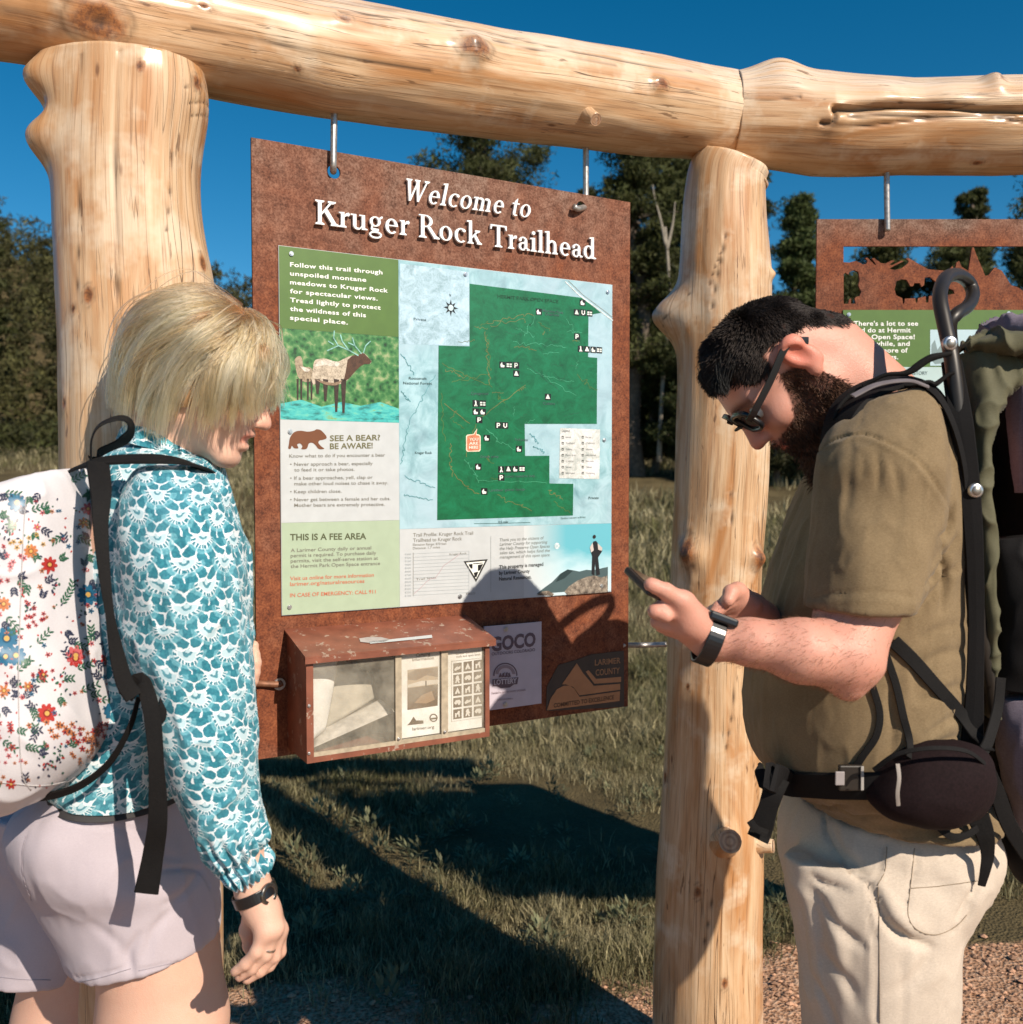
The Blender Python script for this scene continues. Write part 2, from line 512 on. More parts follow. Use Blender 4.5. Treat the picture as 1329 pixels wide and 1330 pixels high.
kn = m.m('MULTIPLY', kx, m.m('ADD', 0.55, m.m('MULTIPLY', m.noise(m.tc(), 70, 4, 0.7), 1.0)), clamp=True)
c = m.mix(m.ramp(kn, [(0.20, 0.0), (0.70, 0.92)]), c, m.ramp(m.noise(m.tc(), 120, 4, 0.7), [(0.4, (0.36, 0.13, 0.035)), (0.6, (0.14, 0.045, 0.018))]))
c = m.mix(m.m('MULTIPLY', wx_, m.ramp(m.noise(m.map(uv, (90, 4, 1)), 1.0, 5, 0.7), [(0.35, 0.05), (0.58, 0.9)])), c, (0.60, 0.50, 0.42))
tk = m.noise(m.map(uv, (55, 9, 1), (2, 5, 0)), 1.0, 3, .7)
c = m.mix(m.m('MULTIPLY', m.ramp(tk, [(0.665, 0.0), (0.70, 1.0)]), .75), c, (0.15, 0.075, 0.035))
c = m.mix(m.m('MULTIPLY', sx, 0.93, clamp=True), c, (0.035, 0.018, 0.010))
ct = m.m('MULTIPLY', m.m('SUBTRACT', 1.0, m.m('MAXIMUM', sx, m.m('MULTIPLY', wx_, .9)), clamp=True), 0.5)
m.set(color=c, rough=0.55, coat=ct, coatr=0.24, spec=0.3)
m.b.inputs['Coat Normal']
h = m.m('ADD', m.m('MULTIPLY', g1, 0.5), m.m('ADD', m.m('MULTIPLY', g2, 0.3), m.m('MULTIPLY', crk, -1.0)))
m.bump(h, 0.75, 0.0026)
MAT['log'] = m.mat
MAT['cut'] = simple('sawn_log_end', (0.50, 0.33, 0.17), 0.6, 0, 0.25, 60)

# ================================================================== TIMBER FRAME
def proj(X):
    d = np.asarray(X, float) - CAM
    z = d @ FW
    return CX + F_PX * (d @ RT) / z, CY - F_PX * (d @ UP) / z
def vis_vertex(S, px, py):
    """index of the surface vertex seen at a picture point (on the side that faces the camera)"""
    x, y = proj(S.G)
    face = ((CAM - S.G) * S.N).sum(-1) > -0.02
    d = (x - px) ** 2 + (y - py) ** 2 + np.where(face, 0, 1e9)
    return np.unravel_index(np.argmin(d), d.shape)
def log(name, pts, rad, label, group, bumps=(), knots=(), grooves=(), stains=(), nr=220, ns=110, wob=0.004, seed=0, weather=0.0, weather_top=0.0, cutface=False, parent=None, **k):
    S = tube_surf(pts, rad, nr, ns)
    th = np.linspace(0, 2 * np.pi, ns, endpoint=False)
    L = S.V[-1, 0]
    cyl = np.stack([np.cos(th)[None] * 1.2 + 0 * S.V, np.sin(th)[None] * 1.2 + 0 * S.V, S.V * 3], -1)
    d = wob * fbm(cyl, seed, 3) * 2 + 0.0022 * fbm(cyl * np.array([3.5, 3.5, 1.2]), seed + 9, 3)
    mask = np.zeros((nr, ns)); dark = np.zeros((nr, ns)); white = np.full((nr, ns), weather)
    if weather_top: white = np.clip((S.N[..., 2] - 0.05) * 2.2, 0, 1) * weather_top
    S0 = S; tree = None
    for b in bumps:                                   # px, py, amp, spread, knot strength
        px, py, amp, sp = b[:4]; kn = b[4] if len(b) > 4 else 0
        i = vis_vertex(S0, px, py); c = S0.G[i]
        dist = np.linalg.norm(S0.G - c, axis=-1)
        # ignore the far side of the log
        d = d + amp * np.exp(-(dist / sp) ** 2)
        mask = np.maximum(mask, kn * np.exp(-(dist / (sp * 0.75)) ** 2))
    for px, py, r in knots:                           # flat knots: small ring and dark heart
        i = vis_vertex(S0, px, py); c = S0.G[i]
        w = np.abs((S0.V - S0.V[i])) * 0.55
        dist = np.sqrt(np.maximum(((S0.G - c) ** 2).sum(-1) - (w / 0.55) ** 2 + w ** 2, 0))
        ang = fbm(S0.G * 60, seed + 3, 2) * 0.25
        q = dist / (r * (1 + ang))
        d = d + 0.35 * r * np.exp(-(q / 1.5) ** 2) - 0.42 * r * np.exp(-(q / 0.55) ** 2)
        mask = np.maximum(mask, np.clip(1.15 - q, 0, 1) ** 0.7)
        dark = np.maximum(dark, 0.8 * np.exp(-(q / 0.42) ** 2))
        dark = np.maximum(dark, 0.45 * np.exp(-((q - 1.15) / 0.13) ** 2))
    for pl, w, dep in grooves:                        # cracks: polyline in the picture, width, depth
        pl = spline([(a, b_, 0) for a, b_ in pl], 60)[:, :2]
        if tree is None:
            Vv = S0.G.reshape(-1, 3)
            tree = BVHTree.FromPolygons([Vector(c) for c in Vv], [tuple(int(q) for q in f) for f in grid_faces(nr, ns)])
        C = []
        for a, b_ in pl:
            h_, _ = hit(tree, a, b_)
            C.append(h_ if h_ is not None else S0.G[vis_vertex(S0, a, b_)])
        C = np.array(C)
        G = S0.G.reshape(-1, 3)
        best = np.full(len(G), 1e9)
        for a, b_ in zip(C[:-1], C[1:]):
            t = np.clip(((G - a) @ (b_ - a)) / ((b_ - a) @ (b_ - a) + 1e-12), 0, 1)
            best = np.minimum(best, np.linalg.norm(G - a - t[:, None] * (b_ - a), axis=1))
        g = np.exp(-(best.reshape(nr, ns) / w) ** 2)
        d = d - dep * g
        dark = np.maximum(dark, g * 0.85)
    for px, py, r, s_ in stains:
        i = vis_vertex(S0, px, py); dist = np.linalg.norm(S0.G - S0.G[i], axis=-1)
        dark = np.maximum(dark, s_ * np.clip(1.2 - dist / r + 0.7 * fbm(S0.G * 45, seed + 5, 3), 0, 1))
    U_keep = S.U.copy(); V_keep = S.V.copy()
    S.displace(d)
    S.U = U_keep.mean(0, keepdims=True) * np.ones((nr, 1)); S.V = V_keep
    S.U = S.U + 0.003 * np.concatenate([fbm(cyl * np.array([1, 1, .6]), seed + 31, 2), fbm(cyl * np.array([1, 1, .6]), seed + 31, 2)[:, :1]], 1)
    col = np.stack([mask, dark, white], -1)
    o = put(name, S.mesh(name, MAT['log'], col=col), parent, label=label, group=group, **k)
    return o, S
TG = 'peeled logs of the trailhead frame'
BD = nrm(P(823, 618, 2.13) - P(330, 618, 1.72)); BD[2] = 0; BD = nrm(BD)      # run of the near bay in plan
BA = P(330, 618, 1.72)
def bay_Y(px, off=0.0):
    """depth at which the near bay's vertical plane (moved off metres towards the viewer) is met at picture column px"""
    nn = np.array([BD[1], -BD[0], 0])
    d = ray(px, 618); a = BA + nn * off
    t = ((a - CAM) @ nn) / (d @ nn)
    return (d * t)[1]
def bay_P(px, py, off=0.0):
    nn = np.array([BD[1], -BD[0], 0]); d = ray(px, py); a = BA + nn * off
    return CAM + d * (((a - CAM) @ nn) / (d @ nn))

# main beam over the near board, runs on past the left edge of the picture
axis = [(-420, -58), (-200, -32), (0, -8), (150, 24), (300, 52), (430, 77), (560, 97), (700, 117), (830, 136), (944, 152)]
pts = [bay_P(a, b) for a, b in axis]
rad = [0.098, 0.098, 0.096, 0.097, 0.102, 0.105, 0.103, 0.104, 0.105, 0.098]
beam, beamS = log('log_beam', pts, rad, 'long peeled log beam above the welcome board, resting on the burled left post', TG,
    bumps=[(614, 66, 0.020, 0.024, 0.25), (856, 110, 0.010, 0.018, 0.3), (125, 28, 0.016, 0.045, 0.35), (430, 128, 0.006, 0.05), (205, 110, -0.006, 0.05)],
    knots=[(614, 65, 0.019), (856, 110, 0.012), (128, 26, 0.027), (446, 26, 0.009), (386, 88, 0.005), (266, 8, 0.006)],
    grooves=[([(440, 14), (520, 24), (640, 42), (760, 70), (900, 92)], 0.0022, 0.004),
             ([(250, 36), (330, 50), (420, 70), (560, 92)], 0.0013, 0.0018),
             ([(640, 52), (720, 70), (800, 84)], 0.0018, 0.003)],
    nr=420, ns=120, seed=3, weather_top=0.75, cat='log beam')
# short stub knot under the beam
def stub(parent, S, px, py, r, ln, label=None, tilt=(0, 0, 0)):
    i = vis_vertex(S, px, py); c = S.G[i]; n = nrm(S.N[i] + np.array(tilt))
    s = tube_surf([c - n * 0.02, c + n * ln * 0.5, c + n * ln], [r * 1.5, r * 1.15, r], 14, 28)
    s.displace(0.06 * r * fbm(s.G * 90, 5, 2))
    q = np.zeros((14, 28, 3)); q[..., 0] = 0.15
    o = put('knot_stub', s.mesh('knot_stub', MAT['log'], col=q), parent)
    e = s.G[-1]; cc = e.mean(0)
    V = [cc + n * 0.0012]; Fc = []
    kk = 5
    for a in range(1, kk + 1):
        V += list(cc + (e - cc) * a / kk * 0.97 + n * (0.0012 + 0.0006 * math.sin(a * 2.6)))
    m_ = len(e)
    tri = [[0, 1 + j, 1 + (j + 1) % m_] for j in range(m_)]
    quad = [[1 + a * m_ + j, 1 + (a + 1) * m_ + j, 1 + (a + 1) * m_ + (j + 1) % m_, 1 + a * m_ + (j + 1) % m_] for a in range(kk - 1) for j in range(m_)]
    colr = [[0.3, 0.05, 0.5]] + [[0.25 + 0.3 * (a % 2), 0.25 * (a % 2), 0.4] for a in range(kk) for _ in range(m_)]
    put('cut_face', mesh_np('cut_face', np.array(V), [np.array(tri), np.array(quad)], MAT['log'], uv=np.array(V)[:, :2], col=np.array(colr)), o)
    return o
stub(beam, beamS, 764, 150, 0.0125, 0.035, tilt=(0.1, -0.3, 0))

# second beam, parallel to the picture
Y2 = 2.257
axis2 = [(951, 156), (1010, 158), (1100, 163), (1200, 164), (1329, 163), (1480, 160), (1640, 156)]
beam2, beam2S = log('log_beam', [P(a, b, Y2) for a, b in axis2], [0.102, 0.113, 0.105, 0.107, 0.104, 0.100, 0.098],
    'weathered log beam with a long dark split, butted end to end on the right post', TG,
    bumps=[(1012, 92, 0.026, 0.06), (1290, 108, 0.018, 0.022), (1345, 118, 0.012, 0.05), (1085, 158, 0.010, 0.03), (1150, 126, 0.010, 0.06), (1240, 128, 0.010, 0.06), (1300, 130, 0.010, 0.06)],
    knots=[(1269, 210, 0.008), (1298, 110, 0.006), (1290, 104, 0.010)],
    grooves=[([(1084, 142), (1130, 140), (1180, 137), (1230, 139), (1280, 143), (1329, 144), (1420, 147)], 0.0065, 0.024),
             ([(1066, 160), (1080, 158), (1086, 144)], 0.004, 0.010),
             ([(1070, 162), (1120, 163), (1190, 155), (1260, 150), (1330, 158)], 0.003, 0.006),
             ([(955, 128), (1000, 130), (1040, 126)], 0.002, 0.002),
             ([(1100, 152), (1160, 150), (1240, 152), (1320, 150)], 0.0022, 0.004)],
    nr=420, ns=130, seed=11, weather_top=0.9, cat='log beam')

# left post
yp = bay_Y(165) - 0.025
lp = [(168, 92), (168, 130), (166, 230), (170, 340), (176, 450), (178, 600), (182, 900), (186, 1330), (190, 1740)]
post1, post1S = log('log_post', [P(a, b, yp) for a, b in lp], [0.108, 0.116, 0.118, 0.120, 0.1255, 0.126, 0.128, 0.132, 0.140],
    'broad varnished log post with two burls on its left edge, behind the blonde hiker', TG,
    bumps=[(62, 106, 0.042, 0.042), (66, 182, 0.037, 0.038), (252, 130, 0.020, 0.075), (262, 372, 0.014, 0.07), (60, 140, -0.012, 0.02)],
    knots=[(115, 383, 0.0085), (95, 401, 0.005), (181, 86, 0.006), (254, 341, 0.008), (243, 108, 0.009), (84, 525, 0.007), (66, 76, 0.012)],
    grooves=[([(155, 64), (152, 150), (149, 240), (152, 330), (151, 420), (150, 520)], 0.0016, 0.007),
             ([(107, 70), (106, 130), (103, 220), (102, 300), (100, 400)], 0.0009, 0.002),
             ([(231, 116), (244, 112), (262, 118)], 0.0012, 0.003), ([(233, 136), (250, 134), (264, 142)], 0.0012, 0.003),
             ([(236, 152), (252, 150), (265, 156)], 0.0012, 0.002), ([(222, 200), (221, 240), (216, 300)], 0.0009, 0.002)],
    nr=460, ns=150, seed=21, cat='log post', wob=0.003)
# right post
yp2 = 2.215
rp = [(952, 214), (944, 240), (942, 330), (942, 440), (940, 560), (933, 700), (928, 850), (926, 1000), (920, 1180), (918, 1330), (915, 1520)]
post2, post2S = log('log_post', [P(a, b, yp2) for a, b in rp], [0.086, 0.102, 0.1065, 0.1075, 0.104, 0.106, 0.112, 0.122, 0.125, 0.127, 0.132],
    'knotty log post between the two boards, behind the man', TG,
    bumps=[(876, 412, 0.060, 0.052), (897, 720, 0.024, 0.027, 0.9), (982, 724, 0.022, 0.021, 0.9), (945, 1100, 0.016, 0.045), (1001, 356, 0.012, 0.012)],
    knots=[(896, 716, 0.020), (981, 724, 0.016), (940, 1277, 0.008), (862, 400, 0.010), (893, 893, 0.006), (905, 1160, 0.010), (866, 1010, 0.009)],
    grooves=[([(944, 300), (938, 330), (932, 360), (926, 400)], 0.0014, 0.004), ([(940, 320), (930, 345), (922, 372)], 0.0010, 0.003),
             ([(950, 640), (951, 670), (952, 690)], 0.0016, 0.004), ([(955, 860), (952, 920), (942, 980)], 0.0012, 0.002),
             ([(928, 1110), (925, 1170), (912, 1240)], 0.0012, 0.003), ([(982, 900), (978, 980), (990, 1060)], 0.0014, 0.003),
             ([(900, 380), (884, 420), (880, 500), (876, 600)], 0.0012, 0.002)],
    stains=[(1003, 357, 0.008, 0.6)],
    nr=460, ns=120, seed=34, cat='log post')
stub(post2, post2S, 944, 1092, 0.025, 0.038, tilt=(0.05, -0.3, 0.25))
stub(post2, post2S, 986, 1098, 0.015, 0.03, tilt=(0.5, 0, 0.1))

# ================================================================== BOARDS
class Plane:
    """vertical sheet: pixel -> (u, z) on it, and back to the world"""
    def __init__(s, A, ex, n): s.A = np.array(A, float); s.ex = nrm(ex); s.n = nrm(n)
    def uz(s, px, py, off=0.0):
        d = ray(px, py); a = s.A + s.n * off
        p = CAM + d * (((a - CAM) @ s.n) / (d @ s.n))
        return np.array([(p - s.A) @ s.ex, p[2]])
    def w(s, u, z, off=0.0):
        return s.A + s.ex * u + s.n * off + np.array([0, 0, 1.0]) * (z - s.A[2])
def flat_to_world(pl, V2, off):
    V2 = np.asarray(V2, float)
    return pl.A + V2[:, :1] * pl.ex + pl.n * off + (V2[:, 1:2] - pl.A[2]) * np.array([[0, 0, 1.0]])
def tri_poly(V2):
    from mathutils.geometry import tessellate_polygon
    V2 = np.asarray(V2, float)
    t = tessellate_polygon([[Vector((a, b, 0)) for a, b in V2]])
    out = []
    for f in t:
        a, b, c = (V2[i] for i in f)
        out.append(list(f) if (b[0] - a[0]) * (c[1] - a[1]) - (b[1] - a[1]) * (c[0] - a[0]) > 0 else list(f)[::-1])
    return out
def slab(pl, V2, off0, off1):
    """closed prism over a flat outline between two distances from the sheet"""
    V2 = np.asarray(V2, float)
    area = 0.5 * np.sum(V2[:, 0] * np.roll(V2[:, 1], -1) - np.roll(V2[:, 0], -1) * V2[:, 1])
    if area < 0: V2 = V2[::-1]
    t = tri_poly(V2); n = len(V2)
    V = np.vstack([flat_to_world(pl, V2, off1), flat_to_world(pl, V2, off0)])
    Fc = t + [[a + n for a in f[::-1]] for f in t] + [[i, i + n, (i + 1) % n + n, (i + 1) % n][::1] for i in range(n)]
    return V, Fc
def slab_holes(pl, outer, holes, off0, off1):
    from mathutils.geometry import tessellate_polygon
    loops = [np.asarray(outer, float)] + [np.asarray(h, float) for h in holes]
    V2 = np.vstack(loops); n = len(V2)
    t = tessellate_polygon([[Vector((a, b, 0)) for a, b in l] for l in loops])
    tt = []
    for f in t:
        a, b, c = (V2[i] for i in f)
        tt.append(list(f) if (b[0] - a[0]) * (c[1] - a[1]) - (b[1] - a[1]) * (c[0] - a[0]) > 0 else list(f)[::-1])
    V = np.vstack([flat_to_world(pl, V2, off1), flat_to_world(pl, V2, off0)])
    Fc = tt + [[a + n for a in f[::-1]] for f in tt]
    s = 0
    for l in loops:
        k = len(l); Fc += [[s + i, s + i + n, s + (i + 1) % k + n, s + (i + 1) % k] for i in range(k)]; s += k
    return V, Fc
def circle2(c, r, n=24): return [(c[0] + r * math.cos(2 * math.pi * i / n), c[1] + r * math.sin(2 * math.pi * i / n)) for i in range(n)]

# ---- flat lettering from the built-in font
_tx = {}
def text2d(s, bold=0.0, shear=0.0, space=1.0):
    key = (s, bold, shear, space)
    if key in _tx: return _tx[key]
    cu = bpy.data.curves.new('t', 'FONT'); cu.body = s; cu.size = 1; cu.offset = bold; cu.shear = shear; cu.space_character = space
    cu.resolution_u = 3; cu.fill_mode = 'BOTH'; cu.dimensions = '2D'
    ob = bpy.data.objects.new('t', cu); COL.objects.link(ob)
    dg = bpy.context.evaluated_depsgraph_get()
    me = bpy.data.meshes.new_from_object(ob.evaluated_get(dg))
    V = np.array([v.co[:2] for v in me.vertices]) if len(me.vertices) else np.zeros((0, 2))
    Fc = [list(p.vertices) for p in me.polygons]
    out = []
    for f in Fc:
        a, b, c = V[f[0]], V[f[1]], V[f[2]]
        out.append(f if (b[0] - a[0]) * (c[1] - a[1]) - (b[1] - a[1]) * (c[0] - a[0]) > 0 else f[::-1])
    bpy.data.objects.remove(ob); bpy.data.curves.remove(cu); bpy.data.meshes.remove(me)
    _tx[key] = (V, out); return _tx[key]
class Print(Bag):
    """flat print on a sheet; each later thing lies a hair above the earlier ones"""
    def __init__(s, pl, off, step=0.00012): super().__init__(); s.pl = pl; s.off = off; s.step = step; s.k = 0
    def lay(s, k=None): return s.off + s.step * (s.k if k is None else k)
    def poly(s, px, col, k=0):
        V2 = [s.pl.uz(a, b, s.off) for a, b in px]; s.poly2(V2, col, k)
    def poly2(s, V2, col, k=0):
        V2 = np.asarray(V2, float)
        area = 0.5 * np.sum(V2[:, 0] * np.roll(V2[:, 1], -1) - np.roll(V2[:, 0], -1) * V2[:, 1])
        if area < 0: V2 = V2[::-1]
        s.add(flat_to_world(s.pl, V2, s.lay(k)), tri_poly(V2), col)
    def line(s, px, w, col, k=1, closed=False):
        """thin line through picture points, w metres wide"""
        q = np.array([s.pl.uz(a, b, s.off) for a, b in px]); s.line2(q, w, col, k, closed)
    def line2(s, q, w, col, k=1, closed=False):
        q = np.asarray(q, float)
        if closed: q = np.vstack([q, q[:1]])
        t = np.gradient(q, axis=0); t /= np.linalg.norm(t, axis=1, keepdims=True) + 1e-9
        nn = np.stack([-t[:, 1], t[:, 0]], 1) * w / 2
        V2 = np.vstack([q + nn, q - nn]); n = len(q)
        s.add(flat_to_world(s.pl, V2, s.lay(k)), [[i + n, i + n + 1, i + 1, i] for i in range(n - 1)], col)
    def dots2(s, c, r, col, k=1, n=12): s.poly2(circle2(c, r, n), col, k)
    def text(s, body, a, b, cap, col, k=2, bold=0.0, shear=0.0, space=1.0, fit=True):
        """baseline from picture point a to b; cap height in picture pixels at a"""
        V, Fc = text2d(body, bold, shear, space)
        if not len(V): return
        A = s.pl.uz(*a, s.off); B = s.pl.uz(*b, s.off)
        H = s.pl.uz(a[0], a[1] - cap, s.off)[1] - A[1]
        x0, x1 = V[:, 0].min(), V[:, 0].max()
        sy = H / 0.70
        sx = (B[0] - A[0]) / (x1 - x0) if fit else sy
        X = (V[:, 0] - x0) * sx
        Z = V[:, 1] * sy + (X / max(B[0] - A[0], 1e-6)) * (B[1] - A[1]) + A[1]
        s.add(flat_to_world(s.pl, np.stack([X + A[0], Z], 1), s.lay(k)), Fc, col)

PL = Plane(BA, BD, (BD[1], -BD[0], 0))
G_BOARD = 'rusty steel boards hung from the log frame'
board = empty('trailhead_sign', PL.w(0.42, 1.5), label='rusty steel welcome board with park map, hung under the main log beam', cat='sign', group=G_BOARD)
uA = PL.uz(329.4, 180); uB = PL.uz(823.6, 262.5); uC = PL.uz(811, 918); uD = PL.uz(331.5, 987)
x0, x1 = 0.5 * (uA[0] + uD[0]), 0.5 * (uB[0] + uC[0]); zt = 0.5 * (uA[1] + uB[1]); zb = 0.5 * (uC[1] + uD[1])
print('board', x0, x1, zt, zb, uA, uB, uC, uD)
h1 = PL.uz(434, 223); h2 = PL.uz(755, 268)
V, Fc = slab_holes(PL, [(x0, zb), (x1, zb), (x1, zt), (x0, zt)], [circle2(h1, 0.0125), circle2(h2, 0.011)], -0.006, 0.0)
# grid the front face for nothing: material carries the mottling
b_ = Bag(); b_.add(V, Fc); b_.build('steel_plate', MAT['steel'], board)

# ---- raised serif title
def rc(x0, y0, x1, y1): return [(x0, y0), (x1, y0), (x1, y1), (x0, y1)]
def pg(*p): return list(p)
def bowl(cx, cy, rx, ry, tk, tn, a0=0, a1=360, n=26):
    o, i = [], []
    for k in range(n + 1):
        a = R(a0 + (a1 - a0) * k / n)
        o.append((cx + rx * math.cos(a), cy + ry * math.sin(a)))
        i.append((cx + (rx - tk) * math.cos(a), cy + (ry - tn) * math.sin(a)))
    return [[o[k], o[k + 1], i[k + 1], i[k]] for k in range(n)]
def srf(x, y, w=0.30, up=False, t=0.05):
    h = t * (1 if not up else -1)
    return [(x - w / 2, y), (x + w / 2, y), (x + w / 2, y + h), (x + w * 0.16, y + h * 2.2), (x - w * 0.16, y + h * 2.2), (x - w / 2, y + h)]
X = 0.62
S_ = 0.15
def glyph(ch):
    if ch == 'K': return 0.92, [rc(.12, .0, .12 + S_, 1), srf(.195, 0, .36), srf(.195, 1, .36, True), pg((.27, .40), (.27, .50), (.62, .97), (.72, .97)), pg((.36, .56), (.50, .66), (.90, .03), (.70, .03)), srf(.68, 1, .32, True), srf(.80, 0, .34)]
    if ch == 'R': return 0.86, [rc(.10, 0, .25, 1), srf(.175, 0, .34), pg((.0, 1), (.0, .95), (.3, .95), (.3, 1))] + bowl(.30, .735, .32, .265, .14, .055, -92, 92) + [rc(.22, .945, .32, 1), rc(.22, .47, .32, .525), pg((.36, .50), (.52, .50), (.86, .03), (.68, .03)), srf(.80, 0, .26)]
    if ch == 'T': return 0.84, [rc(.35, 0, .50, 1), srf(.425, 0, .36), rc(.03, .93, .82, 1), pg((.03, .78), (.07, .78), (.13, .95), (.03, .95)), pg((.82, .78), (.78, .78), (.72, .95), (.82, .95))]
    if ch == 'W': return 1.22, [pg((.08, .97), (.25, .97), (.44, .0), (.34, .0)), pg((.34, 0), (.43, 0), (.66, .97), (.59, .97)), pg((.50, .97), (.67, .97), (.85, 0), (.75, 0)), pg((.75, 0), (.83, 0), (1.10, .97), (1.03, .97)), srf(.16, 1, .30, True), srf(.58, 1, .28, True), srf(1.06, 1, .26, True)]
    if ch == 'r': return 0.46, [rc(.10, 0, .24, X), srf(.17, 0, .30), pg((.0, X), (.1, X - .07), (.24, X - .05), (.24, X + .02)), pg((.22, .42), (.30, .60), (.42, .64), (.46, .56), (.42, .48), (.34, .50))]
    if ch == 'u': return 0.70, [rc(.10, .14, .24, X), rc(.46, 0, .60, X), pg((.0, X), (.0, X - .05), (.2, X - .05), (.2, X)), pg((.36, X), (.36, X - .05), (.55, X - .05), (.55, X)), pg((.58, .0), (.70, .0), (.70, .05), (.58, .07))] + bowl(.30, .18, .20, .20, .12, .08, 180, 300) + [pg((.33, .0), (.36, -.01), (.48, .10), (.48, .18))]
    if ch == 'g': return 0.66, bowl(.30, .42, .235, .215, .12, .05) + bowl(.31, -.14, .27, .16, .07, .07) + [pg((.14, .25), (.22, .27), (.18, .12), (.11, .08)), pg((.11, .09), (.16, .02), (.42, .02), (.46, .09), (.42, .12), (.18, .13)), pg((.44, .56), (.46, .50), (.60, .58), (.62, .66), (.55, .66))]
    if ch == 'e': return 0.60, bowl(.31, .31, .27, .325, .135, .06, 0, 315) + [rc(.12, .315, .55, .36)]
    if ch == 'o': return 0.66, bowl(.33, .31, .29, .325, .14, .05)
    if ch == 'c': return 0.58, bowl(.33, .31, .29, .325, .14, .055, 50, 312) + [pg((.40, .50), (.52, .46), (.56, .54), (.48, .61), (.40, .62))]
    if ch == 'k': return 0.68, [rc(.10, 0, .24, 1.0), srf(.17, 0, .28), pg((.0, 1.02), (.0, .96), (.2, .96), (.24, 1.04)), pg((.24, .24), (.24, .32), (.46, .58), (.56, .58)), pg((.31, .36), (.42, .42), (.66, .03), (.50, .03)), srf(.50, X, .24, True), srf(.59, 0, .22)]
    if ch == 'a': return 0.60, [rc(.34, .08, .48, .46)] + bowl(.26, .18, .21, .19, .12, .06, 60, 300) + bowl(.27, .42, .21, .205, .10, .06, 5, 150) + [pg((.30, .30), (.30, .36), (.38, .40), (.38, .34)), pg((.30, .0), (.36, .06), (.36, .12), (.28, .07)), pg((.46, .0), (.60, .02), (.60, .07), (.46, .12)), bowl(.13, .47, .07, .07, .069, .069, 0, 360, 10)[0]] + bowl(.13, .47, .07, .07, .069, .069, 0, 360, 10)
    if ch == 'i': return 0.33, [rc(.10, 0, .24, X), srf(.17, 0, .30), pg((.0, X), (.0, X - .06), (.2, X - .06), (.24, X + .02)), pg(*[(.165 + .085 * math.cos(a * .628), .86 + .085 * math.sin(a * .628)) for a in range(10)])]
    if ch == 'l': return 0.34, [rc(.10, 0, .24, 1.02), srf(.17, 0, .30), pg((.0, 1.02), (.0, .96), (.2, .96), (.24, 1.05))]
    if ch == 'h': return 0.72, [rc(.10, 0, .24, 1.02), srf(.17, 0, .28), rc(.46, 0, .60, .42), srf(.53, 0, .28), pg((.0, 1.02), (.0, .96), (.2, .96), (.24, 1.05))] + bowl(.38, .42, .22, .22, .14, .09, 0, 130) + [pg((.22, .44), (.24, .52), (.30, .60), (.33, .54))]
    if ch == 'd': return 0.70, [rc(.44, .02, .58, 1.02), pg((.34, 1.02), (.34, .96), (.54, .96), (.58, 1.05)), pg((.56, .0), (.70, .02), (.70, .07), (.56, .10))] + bowl(.29, .31, .26, .32, .14, .06, 35, 325)
    if ch == 'm': return 1.06, [rc(.10, 0, .24, X), srf(.17, 0, .28), rc(.44, 0, .58, .44), srf(.51, 0, .26), rc(.78, 0, .92, .44), srf(.85, 0, .28), pg((.0, X), (.0, X - .06), (.2, X - .06), (.24, X + .02))] + bowl(.37, .43, .21, .20, .14, .09, 0, 130) + bowl(.71, .43, .21, .20, .14, .09, 0, 130)
    if ch == 't': return 0.42, [pg((.12, .12), (.26, .10), (.26, .86), (.20, .80), (.12, .70)), rc(.0, X - .06, .40, X)] + bowl(.28, .14, .16, .15, .12, .06, 180, 310)
    return 0.34, []
def title(body, a, b, cap, shear=0.0):
    A = PL.uz(*a); B = PL.uz(*b)
    H = PL.uz(a[0], a[1] - cap)[1] - A[1]
    adv = 0.0; items = []
    for ch in body:
        w, ps = glyph(ch); items.append((adv, ch, ps)); adv += w + 0.035
    adv -= 0.035
    sx = (B[0] - A[0]) / adv
    for x, ch, ps in items:
        if not ps: continue
        bg_ = Bag()
        for q, p in enumerate(ps):
            V2 = [(A[0] + (x + u + shear * v) * sx, A[1] + v * H + (B[1] - A[1]) * (x + u) / adv) for u, v in p]
            V, Fc = slab(PL, V2, 0.0032, 0.0085 + 0.00006 * (q % 7))
            bg_.add(V, Fc)
        o = bg_.build('letter', MAT['white_letter'], board)
title('Welcome to', (520, 260.5), (686, 284), 28.5, 0.22)
title('Kruger Rock Trailhead', (407.5, 291.8), (771.5, 338), 31.5)

# ---- printed panel
OFFP = 0.004
panel_px = [(365.8, 320.6), (798.2, 369.5), (790.9, 770.3), (363.4, 797.1)]
pc = [PL.uz(a, b, OFFP) for a, b in panel_px]
pu0, pu1 = (pc[0][0] + pc[3][0]) / 2, (pc[1][0] + pc[2][0]) / 2
pz1, pz0 = (pc[0][1] + pc[1][1]) / 2, (pc[2][1] + pc[3][1]) / 2
print('panel', pu0, pu1, pz0, pz1, pc)
panel = empty('printed_panel', (0, 0, 0)); panel.parent = board; panel.matrix_parent_inverse = parent_matrix(board).inverted()
def flatpart(name, V2, off0, off1, mat, parent=panel):
    V, Fc = slab(PL, V2, off0, off1); b = Bag(); b.add(V, Fc, (0.8, 0.8, 0.8)); return b.build(name, mat, parent)
us = PL.uz(518.3, 500, OFFP)[0]                               # column between text and map
def zof(py, px=440): return PL.uz(px, py, OFFP)[1]
z_ph1, z_ph0, z_bear0 = PL.uz(440, 432, OFFP)[1], PL.uz(440, 547, OFFP)[1], PL.uz(440, 677.5, OFFP)[1]
MAT['p_green'] = simple('printed_olive_green', srgb(78, 108, 46), 0.4, var=0.06)
